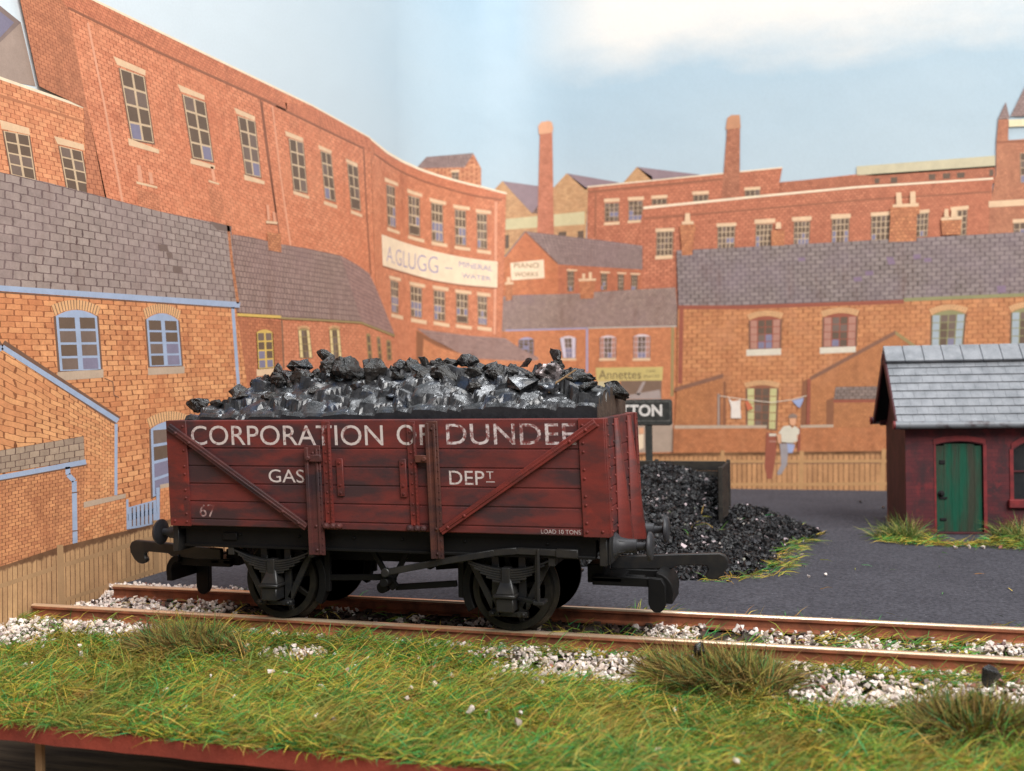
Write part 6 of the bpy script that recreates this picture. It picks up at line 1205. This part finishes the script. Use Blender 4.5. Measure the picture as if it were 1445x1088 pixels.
# ------------------------------------------------------------------ coal bunker and heap
bk = thing('coal_bunker', 'black timber coal bunker behind the right end of the wagon', 'coal bunker', (0, 0, -1.5))
def boards(m, x0, x1, y0, y1, z0, z1, n):
    h = (z1 - z0) / n
    for i in range(n): m.box(x0, x1, y0, y1, z0 + i * h + .06, z0 + (i + 1) * h - .06)
b = MB(); boards(b, 4, 41.2, 130.4, 131.6, 0, 16.4, 6); b.build('back_wall', 'timber_black', bk, bev=.1)
b = MB(); boards(b, 41.3, 42.1, 109.0, 131.6, 0, 16.2, 6); b.build('side_wall', 'timber_black', bk, bev=.1)
b = MB(); boards(b, 2.8, 4.0, 109.0, 131.6, 0, 16.2, 6); b.build('side_wall', 'timber_black', bk, bev=.1)
for x, y in ((41.7, 108.3), (3.4, 108.3), (41.9, 132.0), (22, 132.0)):
    b = MB(); b.box(x - .55, x + .55, y - .55, y + .55, 0, 16.7); b.build('post', 'timber_black', bk, bev=.15)
def heap_z(x, y):
    def cone(cx, cy, h, rx, ry): d = math.hypot((x - cx) / rx, (y - cy) / ry); return h * max(0.0, 1 - d) ** .85
    z = max(cone(24, 130, 16.5, 46, 62), cone(20, 112, 12.5, 40, 60), cone(38, 124, 10.5, 26, 40), cone(47.5, 100, 5.8, 13, 24), cone(37, 84, 6.3, 22, 30), cone(41, 66, 3.4, 17, 24))
    z *= 1 - .95 * math.exp(-(((x - 42.3) / 5.5) ** 2 + ((y - 101) / 13) ** 2)) if x < 43.5 else 1 - .95 * math.exp(-(((x - 42.3) / 3.5) ** 2 + ((y - 99) / 11) ** 2))
    if y > 129.5: z = 0
    if x > 41 and y > 110: z = min(z, max(cone(47.5, 100, 5.8, 13, 24), 0))
    return z + (.5 * noise.noise((x * .18, y * .18, 2)) if z > .2 else 0)
vs = []; fs = []
HX = np.arange(2, 70, 1.0); HY = np.arange(38, 130.2, 1.0)
for x in HX:
    for y in HY: vs.append((x, y, -1.6 + heap_z(x, y) - .35))
n_ = len(HY)
for i in range(len(HX) - 1):
    for j in range(n_ - 1):
        a = i * n_ + j
        if max(vs[k][2] for k in (a, a + n_, a + n_ + 1, a + 1)) > -1.6: fs.append((a, a + n_, a + n_ + 1, a + 1))
base = [hull(8, 1, rng.uniform(.7, 1), rng.uniform(.5, .9), 900 + k, .15) for k in range(10)]
bases = []
for bm in base:
    bm.verts.index_update(); bases.append((np.array([tuple(v.co / U) for v in bm.verts]), [[v.index for v in f.verts] for f in bm.faces])); bm.free()
def scatter(pts, sizes, V, Fc):
    """append one small rock per point"""
    for (x, y, z), s in zip(pts, sizes):
        bv, bf = bases[random.randrange(len(bases))]
        a, b_, c = rng.uniform(0, 2 * PI, 3)
        R_ = np.array(Matrix.Rotation(a, 3, 'Z') @ Matrix.Rotation(b_, 3, 'X') @ Matrix.Rotation(c, 3, 'Z'))
        o = len(V); V.extend(((bv * s) @ R_.T + np.array((x, y, z))).tolist()); Fc.extend([[i + o for i in f] for f in bf])
pts = []; sz = []
while len(pts) < 12000:
    x, y = rng.uniform(4, 68), rng.uniform(40, 129.3); h = heap_z(x, y)
    if h > .25 or (h > -.1 and noise.noise((x * .2, y * .2, 7)) > .25 and 38 < x < 66 and random.random() < .05 and heap_z(x - 2, y + 3) > .1):
        pts.append((x, y, -1.6 + h + rng.uniform(-.2, .3))); sz.append(rng.choice((.4, .5, .6, .75, 1.0), p=(.25, .3, .25, .15, .05)))
hv, hf = list(vs), list(fs); nb = len(hf); scatter(pts, sz, hv, hf)
hp = raw_mesh('coal_heap', hv, hf, ['coal_dark', 'coal_chip']); hp.data.polygons.foreach_set('material_index', [0] * nb + [1] * (len(hf) - nb))
tag(hp, 'heap of fine black coal spilling out of the bunker onto the yard', 'coal heap', kind='stuff')

# ------------------------------------------------------------------ station sign
sg = thing('station_sign', 'black station nameboard ending in TON on a post, partly hidden behind the wagon', 'sign', (0, 145, -1.5))
def rrect(x0, x1, z0, z1, r, n=6):
    p = []
    for cx, cz, a0 in ((x1 - r, z0 + r, -90), (x1 - r, z1 - r, 0), (x0 + r, z1 - r, 90), (x0 + r, z0 + r, 180)):
        for k in range(n + 1):
            a = math.radians(a0 + 90 * k / n); p.append((cx + r * math.cos(a), cz + r * math.sin(a)))
    return p
b = MB(); b.prism(rrect(5.5, 24.9, 25.7, 33.4, .9), 'y', -.8, .8); bd = b.build('nameboard', 'sign_black', sg, bev=.25, smooth=40)
b = MB()
o_, i_ = rrect(5.8, 24.6, 26.9, 32.9, .8), rrect(6.1, 24.3, 27.2, 32.6, .6); n_ = len(o_)
b.add([(p[0], -.84, p[1]) for p in o_] + [(p[0], -.84, p[1]) for p in i_] + [(p[0], -.7, p[1]) for p in o_] + [(p[0], -.7, p[1]) for p in i_],
      [(k, (k + 1) % n_, n_ + (k + 1) % n_, n_ + k) for k in range(n_)] + [(k, 2 * n_ + k, 2 * n_ + (k + 1) % n_, (k + 1) % n_) for k in range(n_)] + [(n_ + k, n_ + (k + 1) % n_, 3 * n_ + (k + 1) % n_, 3 * n_ + k) for k in range(n_)])
b.build('board_rim', 'sign_rim', bd)
v2, f2 = text_mesh('TTON', .035)
raw_mesh('lettering', [(9.6 + u * 12.5, -.87, 28.4 + v * 3.55) for u, v in v2], f2, 'sign_white', bd)
for x in (12.6, 17.9):
    b = MB(); b.box(x - 1.0, x + 1.0, -.55, .55, 0, 25.8); b.build('post', 'sign_black', sg, bev=.15)

# ------------------------------------------------------------------ platelayers' hut
HT = 1.5
hut = thing('brick_hut', 'maroon brick lineside hut with green door and silver grey slate roof at the right', 'hut', (86.6, 113.5, -1.5), math.radians(7.5))
L, Dp, HE, HR = 50.0, 23.0, 26.8, 45.0
DX0, DX1, DZ = 7.2, 18.2, 22.0
WX0, WX1, WZ0, WZ1 = 25.2, 36.2, 8.6, 22.2
b = MB()
b.box(0, DX0, 0, 1.5, 0, HE); b.box(DX0, DX1, 0, 1.5, DZ + .9, HE); b.box(DX1, WX0, 0, 1.5, 0, HE); b.box(WX0, WX1, 0, 1.5, 0, WZ0); b.box(WX0, WX1, 0, 1.5, WZ1 + 1.2, HE); b.box(WX1, L, 0, 1.5, 0, HE)
def arch_fill(m, x0, x1, z0, z1, y0, y1, rise):
    pr = [(x0, z1), (x0, z0)]
    for k in range(9):
        u = k / 8; pr.append((x0 + (x1 - x0) * u, z0 + rise * 4 * u * (1 - u)))
    pr.append((x1, z1)); m.prism(pr, 'y', y0, y1)
arch_fill(b, DX0, DX1, DZ, DZ + .9, 0, 1.5, .8); arch_fill(b, WX0, WX1, WZ1 - 1.6, WZ1 + 1.2, 0, 1.5, 2.4)
b.box(0, L, Dp - 1.5, Dp, 0, HE)
b.build('wall', 'hut_brick', hut)
for xa in (0, L - 1.5):
    b = MB(); b.prism([(1.51, 0), (Dp - 1.51, 0), (Dp - 1.51, HE), (Dp / 2, HR - 1.2), (1.51, HE)], 'x', xa + (.0 if xa == 0 else .1), xa + (1.4 if xa == 0 else 1.5)); b.build('gable_wall', 'hut_side', hut)
b = MB(); b.box(-.02, .35, -.05, .3, 0, HE - 1)
# arch bricks over door and window, proud of the wall
def arch_ring(m, x0, x1, z0, rise, t):
    n = 12
    for k in range(n):
        u0, u1 = k / n, (k + 1) / n; f = lambda u: 4 * u * (1 - u) * rise
        X = lambda u: x0 + (x1 - x0) * u
        m.hexa([(X(u0), -.18, z0 + f(u0)), (X(u1), -.18, z0 + f(u1)), (X(u1), .4, z0 + f(u1)), (X(u0), .4, z0 + f(u0)), (X(u0), -.18, z0 + f(u0) + t), (X(u1), -.18, z0 + f(u1) + t), (X(u1), .4, z0 + f(u1) + t), (X(u0), .4, z0 + f(u0) + t)])
b = MB(); arch_ring(b, DX0 - .6, DX1 + .6, DZ + .1, .9, 1.3); b.box(DX1 + .02, DX1 + .8, -.14, .4, .2, DZ + .1); b.box(DX0 - .5, DX0 - .02, -.1, .4, .2, DZ + .1)
dr = b.build('door_surround', 'hut_red', hut)
b = MB(); b.box(DX0 - .1, DX1 + .1, 1.5, 2.2, 0, DZ + 1); b.build('doorway', 'hut_dark', hut)
b = MB(); nb_ = 6
for k in range(nb_):
    w = (DX1 - DX0 - .3) / nb_; b.box(DX0 + .15 + k * w + .004, DX0 + .15 + (k + 1) * w - .004, .55, 1.3, .5, DZ - .25 + (.5 if 0 < k < 5 else 0))
b.box(DX0 + .15, DX1 - .15, .75, 1.35, .45, DZ - .3)
door = b.build('door', 'door_green', hut, bev=.035)
b = MB(); b.box(DX0 + .9, DX0 + 2.2, .3, .6, 17.2, 18.2); b.box(DX0 + .9, DX0 + 2.4, .3, .6, 3.2, 3.9); b.build('hinge', 'hut_dark', door, bev=.1)
b = MB(); b.lathe((DX0 + 1.2, .6, 9.9), (DX0 + 1.2, -.5, 9.9), [(0, .8), (.3, .8), (.4, .4), (.8, .5), (1.1, .3)], 12); b.box(DX0 + .8, DX0 + 2.6, .3, .6, 8.6, 9.1); b.build('handle', 'hut_dark', door, smooth=40)
b = MB(); b.box(DX0 - .2, DX1 + .2, -.6, .6, 0.02, .5); b.build('doorstep', 'hut_maroon', hut, bev=.1)
b = MB(); arch_ring(b, WX0 - .5, WX1 + .5, WZ1 - 1.5, 2.4, 1.5); b.box(WX0 - .9, WX0 - .02, -.2, .5, WZ0, WZ1 - 1.4); b.box(WX1 + .02, WX1 + .9, -.2, .5, WZ0, WZ1 - 1.4)
wn = b.build('window', 'hut_red', hut)
b = MB(); b.box(WX0, WX1, 1.1, 1.3, WZ0, WZ1 + 1.2); b.build('pane', 'pane_black', wn)
b = MB()
for k in range(1, 3): b.box(WX0 + (WX1 - WX0) * k / 3 - .2, WX0 + (WX1 - WX0) * k / 3 + .2, .7, 1.09, WZ0, WZ1 + .6)
b.box(WX0, WX1, .68, 1.08, (WZ0 + WZ1) / 2 - .2, (WZ0 + WZ1) / 2 + .2); b.build('glazing_bar', 'hut_maroon', wn)
b = MB(); b.box(WX0 - 1.4, WX1 + 1.4, -1.1, .5, WZ0 - 2.1, WZ0 - .02); b.build('sill', 'hut_red', wn, bev=.2)
# roof: lapped courses of slates on each slope
rs = (HR - HE - .8) / (Dp / 2 + 2.4)
def roof_pt(t, sgn): # t 0 at eave .. 1 at ridge
    y = -2.4 + t * (Dp / 2 + 2.4); z = HE + .8 + t * (HR - HE - .8)
    return (y if sgn < 0 else Dp - y, z)
XA, XB = -2.6, L + 2.6
nrm = Vector((0, -rs, 1)).normalized()
for sgn in (-1, 1):
    b = MB(); e, r_ = roof_pt(0, sgn), roof_pt(1, sgn)
    b.prism([e, r_, (r_[0], r_[1] - 1.3), (e[0], e[1] - 1.0)], 'x', XA + .3, XB - .3)
    rf = b.build('roof', 'hut_dark', hut)
    b = MB(); n = 9
    for k in range(n):
        t0, t1 = k / n - .01, (k + 1.18) / n
        if k == n - 1: t1 = 1
        a, c = roof_pt(max(0, t0), sgn), roof_pt(min(1, t1), sgn)
        oy, oz = (nrm.y if sgn < 0 else -nrm.y), nrm.z
        x = XA + (0 if k % 2 else -1.3); w = 2.7
        while x < XB:
            x0, x1 = max(XA, x), min(XB, x + w - .035)
            if x1 > x0 + .3:
                j = random.uniform(-.04, .05); lo, hi = .62 + j * .5, .25
                b.hexa([(x0, a[0], a[1] + .02), (x1, a[0], a[1] + .02), (x1, c[0], c[1] + .02), (x0, c[0], c[1] + .02),
                        (x0, a[0] + oy * lo, a[1] + oz * lo), (x1, a[0] + oy * lo, a[1] + oz * lo), (x1, c[0] + oy * hi, c[1] + oz * hi), (x0, c[0] + oy * hi, c[1] + oz * hi)])
            x += w
    b.build('slates', 'slate_silver', rf, bev=.025)
b = MB()
for sgn in (-1, 1):
    a, c = roof_pt(.83, sgn), roof_pt(1.0, sgn); oy, oz = (nrm.y if sgn < 0 else -nrm.y), nrm.z; x = XA - .1
    while x < XB:
        x1 = min(x + 4.7, XB + .1)
        b.hexa([(x, a[0] + oy * .9, a[1] + oz * .9), (x1 - .1, a[0] + oy * .9, a[1] + oz * .9), (x1 - .1, c[0], c[1] + 1.0), (x, c[0], c[1] + 1.0),
                (x, a[0] + oy * 1.7, a[1] + oz * 1.7), (x1 - .1, a[0] + oy * 1.7, a[1] + oz * 1.7), (x1 - .1, c[0], c[1] + 2.1), (x, c[0], c[1] + 2.1)]); x += 4.72
b.build('ridge_tiles', 'slate_silver', hut, bev=.1)
for sgn in (-1, 1):
    e, r_ = roof_pt(0, sgn), roof_pt(1, sgn)
    for xa in (XA - .25, XB - .25):
        b = MB(); b.bar((xa + .25, e[0], e[1] - .6), (xa + .25, r_[0], r_[1] - .6), 2.0, .5, (1, 0, 0)); b.build('bargeboard', 'hut_maroon', hut, bev=.08)
    y = e[0] + (-.7 if sgn < 0 else .7)
    b = MB(); b.cyl((XA - .6, y, e[1] - .5), (XB + .6, y, e[1] - .5), .95, n=16); gt = b.build('gutter', 'gutter_grey', hut, smooth=40)
    b = MB(); b.cyl((XA - .9, y, e[1] - .5), (XA - .4, y, e[1] - .5), 1.05, n=16); b.build('gutter_end', 'hut_red', gt, smooth=40)
    ys = sorted((-.02, -1.2)) if sgn < 0 else (Dp + .02, Dp + 1.2)
    b = MB(); b.box(-1.4, L + 1.4, ys[0], ys[1], HE - .9, HE + .5); b.build('fascia', 'hut_maroon', hut, bev=.1)

# ------------------------------------------------------------------ ballast
def patch(x, y):
    """how much white stone shows at a place on the near side of the track"""
    def el(cx, cy, rx, ry): return max(0, 1 - ((x - cx) / rx) ** 2 - ((y - cy) / ry) ** 2)
    return max(el(-68, -18, 16, 7), el(-50, -13.5, 16, 3.4), .75 * el(-11, -18, 8, 3.0), el(33, -17.5, 15, 6.5), .8 * el(22, -14, 8, 3), 1.0 * el(70, -19, 17, 7.5), .9 * el(88, -19, 12, 8), .6 * el(110, -18, 20, 6))
pts = []; sz = []
def put(x, y, z, s): pts.append((x, y, z)); sz.append(s)
for _ in range(26000):
    x, y = rng.uniform(-69, 130), rng.uniform(-27, -10.4); p = patch(x, y)
    if rng.random() < p * .36 * (.6 + .8 * (noise.noise((x * .3, y * .3, 4)) > -.1)): put(x, y, -4.2 + min(1.2, max(0, (y + 19) / 8.5) * 1.7) + rng.uniform(-.1, .8) + min(p, .6) * .9, rng.choice((.42, .55, .7), p=(.45, .4, .15)))
for _ in range(9000):                       # between the rails: loose patches on the sleepers
    x, y = rng.uniform(-66, 130), rng.uniform(-7.6, 7.6)
    k = noise.noise((x * .13, y * .22, 11)) + .35 * noise.noise((x * .5, y * .5, 3))
    under = -36 < x < 34
    th = -.02 if not under else .30
    if x < -36: th = -.3
    if k > th and rng.random() < .75: put(x, y, -2.8 + rng.uniform(-.2, 1.1), rng.choice((.42, .55, .7), p=(.4, .42, .18)))
for _ in range(4200):                       # along the back of the far rail
    x = rng.uniform(-66, 130); y = 10.4 + abs(rng.normal(0, 1.1))
    k = noise.noise((x * .22, 0, 21))
    if y < 15 and (k > -.15 or x < -20) and rng.random() < .8: put(x, y, (-1.9 if y > 12.4 else -2.4) + rng.uniform(0, .7), rng.choice((.42, .55, .72), p=(.4, .42, .18)))
for _ in range(1500):                      # heaped over the corner of the yard sheet at the far left
    x = rng.uniform(-69, -40); y = 10.6 + abs(rng.normal(0, 2.2)); put(x, y, (-1.4 if y > 12.4 else -2.6) + rng.uniform(0, .5) * max(0, 1 - (y - 10) / 6), rng.choice((.42, .55, .72)))
for _ in range(900):
    put(rng.uniform(-66, 130), -10.3 - abs(rng.normal(0, .8)), -2.3 + rng.uniform(-.4, .3), rng.choice((.4, .5, .62)))
for _ in range(420):                        # strays in the grass
    put(rng.uniform(-60, 125), rng.uniform(-48, -11) if rng.random() < .16 else -10.6 - abs(rng.normal(0, 3)), -2.9, rng.choice((.4, .5, .62)))
for x, y in ((-8.2, -31), (2.0, -28), (24, -40), (31, -43), (9, -13), (12.5, -12.6), (41, -13.2), (40, -14.0), (60, -14), (95, 91), (98.2, 92.4), (101, 92.6), (104.5, 92.5), (80.8, 106), (62, 74), (63.6, 50), (66.5, 52)):
    put(x, y, -2.2 if y < 0 else -1.1, .72)
V = []; Fc = []; scatter(pts, sz, V, Fc)
tag(raw_mesh('ballast', V, Fc, 'ballast_stone'), 'pale stone ballast chippings scattered along the track and in the grass', 'ballast', kind='stuff')
# dark crumbs between the rails under the wagon
pts = []; sz = []
for _ in range(2600): put(rng.uniform(-45, 40) if rng.random() < .7 else rng.uniform(-66, 130), rng.uniform(-7.6, 7.6), -3.0 + rng.uniform(-.1, .6), rng.choice((.4, .55, .7)))
V = []; Fc = []; scatter(pts, sz, V, Fc)
island('dark_crumb', [(0, rgb(40, 34, 34)), (.6, rgb(66, 54, 50)), (1, rgb(92, 74, 66))], .9, .15)
tag(raw_mesh('cinders', V, Fc, 'dark_crumb'), 'dark cinders lying between the rails', 'cinders', kind='stuff')

# ------------------------------------------------------------------ static grass
def fibres(P, az, el, Ln, wd, bend):
    """two segment ribbons: P base (n,3), azimuth, elevation, length, width, droop"""
    n = len(P); d = np.stack([np.cos(az) * np.cos(el), np.sin(az) * np.cos(el), np.sin(el)], 1)
    d2 = d.copy(); d2[:, 2] -= bend; d2 /= np.linalg.norm(d2, axis=1, keepdims=True)
    rd = rng.normal(size=(n, 3)); s = np.cross(d, rd); s /= np.linalg.norm(s, axis=1, keepdims=True); s *= wd[:, None] / 2
    M1 = P + d * (Ln * .55)[:, None]; M2 = M1 + d2 * (Ln * .45)[:, None]
    V = np.empty((n, 5, 3)); V[:, 0] = P - s; V[:, 1] = P + s; V[:, 2] = M1 + s * .85; V[:, 3] = M1 - s * .85; V[:, 4] = M2
    return V
def fibre_mesh(name, Vs, m, parent=None):
    V = np.concatenate(Vs).reshape(-1, 3) * U; n = len(V) // 5
    me = bpy.data.meshes.new(name); me.vertices.add(len(V)); me.vertices.foreach_set('co', V.ravel().astype(np.float32))
    k = np.arange(n)[:, None] * 5
    loops = np.concatenate([k + np.array([[0, 1, 2, 3]]), k + np.array([[3, 2, 4]])], 1).ravel()
    me.loops.add(len(loops)); me.loops.foreach_set('vertex_index', loops.astype(np.int32))
    st = np.stack([np.arange(n) * 7, np.arange(n) * 7 + 4], 1).ravel(); me.polygons.add(2 * n); me.polygons.foreach_set('loop_start', st.astype(np.int32))
    me.update(calc_edges=True); me.validate(); me.materials.append(MATS[m])
    o = bpy.data.objects.new(name, me); COL.objects.link(o)
    if parent: o.parent = parent
    return o
G_ = []
def grass(n, x0, x1, y0, y1, zb, keep, L0=2.6, L1=5.2, emu=.42, w0=.10, w1=.17):
    x = rng.uniform(x0, x1, n); y = rng.uniform(y0, y1, n)
    k = np.array([keep(a, b_) for a, b_ in zip(x, y)]); ok = rng.random(n) < k; x, y = x[ok], y[ok]; n = len(x)
    sw = np.array([noise.noise((a * .08, b_ * .1, 1.5)) for a, b_ in zip(x, y)])
    az = rng.normal(0, .75, n) + sw * 1.6 + (rng.random(n) < .22) * PI; el = np.clip(rng.normal(emu, .28, n), .04, 1.35)
    hz = np.array([noise.noise((a * .12, b_ * .15, 8)) for a, b_ in zip(x, y)])
    up = np.clip((y + 19) / 8.5, 0, 1) * (y < -8) * 2.0
    Pz = np.stack([x, y, zb + up + rng.uniform(0, .9, n) + np.clip(hz, -.2, .5) * 1.2], 1)
    G_.append(fibres(Pz, az, el, rng.uniform(L0, L1, n), rng.uniform(w0, w1, n), rng.uniform(0, .5, n)))
def keep_front(x, y):
    t = min(1, max(0, (-10.2 - y) / 2.5)); return t * max(.05, 1 - 1.35 * patch(x, y))
grass(175000, -69.5, 130, -53.2, -10.2, -4.5, keep_front, 1.6, 4.0, .32, .075, .14)
grass(20000, -69.5, 130, -52.5, -14, -3.9, lambda x, y: max(0, 1 - 1.6 * patch(x, y)), 3.0, 6.5, .28, .07, .12)
grass(6200, -60, 130, -8.2, 8.2, -3.0, lambda x, y: (1.0 if (noise.noise((x * .07, y * .1, 31)) > .0 and x > 26) else .0) + (.10 if x < 26 else .2), 2.0, 4.2, .3)
grass(2200, -50, 130, 10.2, 15.5, -2.2, lambda x, y: (1.0 if noise.noise((x * .09, 0, 41)) > -.05 and x > 15 else .10) * max(0, 1 - (y - 10.2) / 5), 1.8, 4.0, .30)
grass(3000, 38, 66, 40, 112, -1.5, lambda x, y: 1.0 if (abs(heap_z(x, y)) < .5 and heap_z(x - 4.5, y + 2) > .4) else 0.0, 2, 4.2, .15)
grass(240, 20, 66, 50, 125, 3.0, lambda x, y: 1.0 if heap_z(x, y) > 4 else 0.0, 2, 3.6, .3)
grass(420, 60, 120, 16, 100, -1.45, lambda x, y: .10 if noise.noise((x * .1, y * .1, 51)) > .05 else .0, 2.2, 4.6, .06)
grass(3200, 79, 125, 92, 106, -1.5, lambda x, y: 1.0 if (abs(y - (99.5 - (x - 85) * .1)) < 4.5 + 2 * noise.noise((x * .3, 0, 5)) and (x < 93 or x > 103 or y < 98)) * (1 if (x < 93 or x > 104) else .35) else 0, 2.0, 4.2, .12)
tag(fibre_mesh('grass', G_, 'grass_fibre'), 'green and straw coloured static grass along the front of the board', 'grass', kind='stuff')
def tuft(x, y, zb, rx, ry, n, L0, L1, m, label, lean_=0.0):
    t = thing('grass_tuft', label, 'grass tuft', (x, y, zb), 0, 'grass tufts')
    parts = []
    for q in range(9):                     # several ragged clumps leaning different ways
        k = n // 9; cx, cy = rng.uniform(-.65, .65) * rx, rng.uniform(-.6, .6) * ry; s_ = rng.uniform(.35, .6); la, lb = rng.normal(lean_, .5), rng.normal(0, .5); hh = rng.uniform(.65, 1.1)
        a = rng.uniform(0, 2 * PI, k); r = np.sqrt(rng.random(k)); px, py = r * np.cos(a) * s_, r * np.sin(a) * s_
        az = np.arctan2(np.sin(a) * r + lb, np.cos(a) * r + la) + rng.normal(0, .8, k); el = np.clip(1.0 - r * .55 + rng.normal(0, .38, k), .03, 1.5)
        P_ = np.stack([cx + px * rx * .8, cy + py * ry * .8, rng.uniform(0, 1.2, k)], 1)
        parts.append(fibres(P_, az, el, rng.uniform(L0, L1, k) * hh, rng.uniform(.09, .18, k), rng.uniform(0, .7, k)))
    fibre_mesh('blades', parts, m, t)
tuft(-27.5, -19.5, -4.0, 9.5, 5.4, 5200, 3.5, 7.6, 'tuft_fibre', 'dark brown bushy grass tuft in front of the left wheel', -.3)
tuft(52.0, -21.5, -4.0, 9.0, 4.6, 4600, 3.5, 7.6, 'tuft_fibre', 'olive brown grass tuft before the near rail, right of the wagon', -.2)
tuft(82.0, -30.0, -4.3, 7.0, 5.5, 3800, 4, 8.4, 'tuft_fibre', 'large brown grass tuft at the bottom right corner', -.2)
tuft(84.5, 102.5, -1.5, 6.0, 3.0, 620, 2.8, 8.0, 'tuft_green', 'green grass tuft at the left corner of the brick hut', -.3)
tuft(110.5, 104.0, -1.5, 6.5, 3.0, 700, 2.8, 8.0, 'tuft_green', 'green grass tuft under the window of the brick hut', .3)

# ------------------------------------------------------------------ light, world, camera
wd = bpy.data.worlds.new('World'); SC.world = wd; wd.use_nodes = True
bg = wd.node_tree.nodes['Background']; bg.inputs[0].default_value = (.93, .96, 1, 1); bg.inputs[1].default_value = .25
def area(name, loc, target, sx, sy, power, col):
    l = bpy.data.lights.new(name, 'AREA'); l.shape = 'RECTANGLE'; l.size = sx * U; l.size_y = sy * U; l.energy = power; l.color = col
    o = bpy.data.objects.new(name, l); COL.objects.link(o); o.location = tuple(c * U for c in loc)
    o.rotation_euler = (Vector(target) - Vector(loc)).to_track_quat('-Z', 'Y').to_euler(); return o
area('front_right_light', (520, -430, 640), (-10, 110, 60), 620, 520, 12.2, (1, .98, .95))  # unseen area lamp added at front right to brighten upright faces and left wall
area('ceiling_light', (40, 60, 700), (40, 100, 0), 150, 110, 2.3, (.94, .97, 1))
cam = bpy.data.cameras.new('Camera'); co = bpy.data.objects.new('Camera', cam); COL.objects.link(co); SC.camera = co
cam.sensor_width = 36; cam.lens = 1450 / 1445 * 36; cam.clip_start = .005; cam.clip_end = 10
yaw, pitch, roll = .2847, .0031, -.0156
fw = Vector((-math.sin(yaw) * math.cos(pitch), math.cos(yaw) * math.cos(pitch), -math.sin(pitch)))
q = fw.to_track_quat('-Z', 'Y').to_matrix()
co.matrix_world = Matrix.Translation(Vector((64.75, -158.70, 37.62)) * U) @ (q @ Matrix.Rotation(roll * ROLLSGN, 3, 'Z')).to_4x4()
cam.dof.use_dof = True; cam.dof.focus_distance = 172 * U; cam.dof.aperture_fstop = 44
SC.render.engine = 'CYCLES'
vs_ = SC.view_settings; vs_.view_transform = 'Standard'; vs_.look = 'None'; vs_.exposure = .08; vs_.gamma = 1
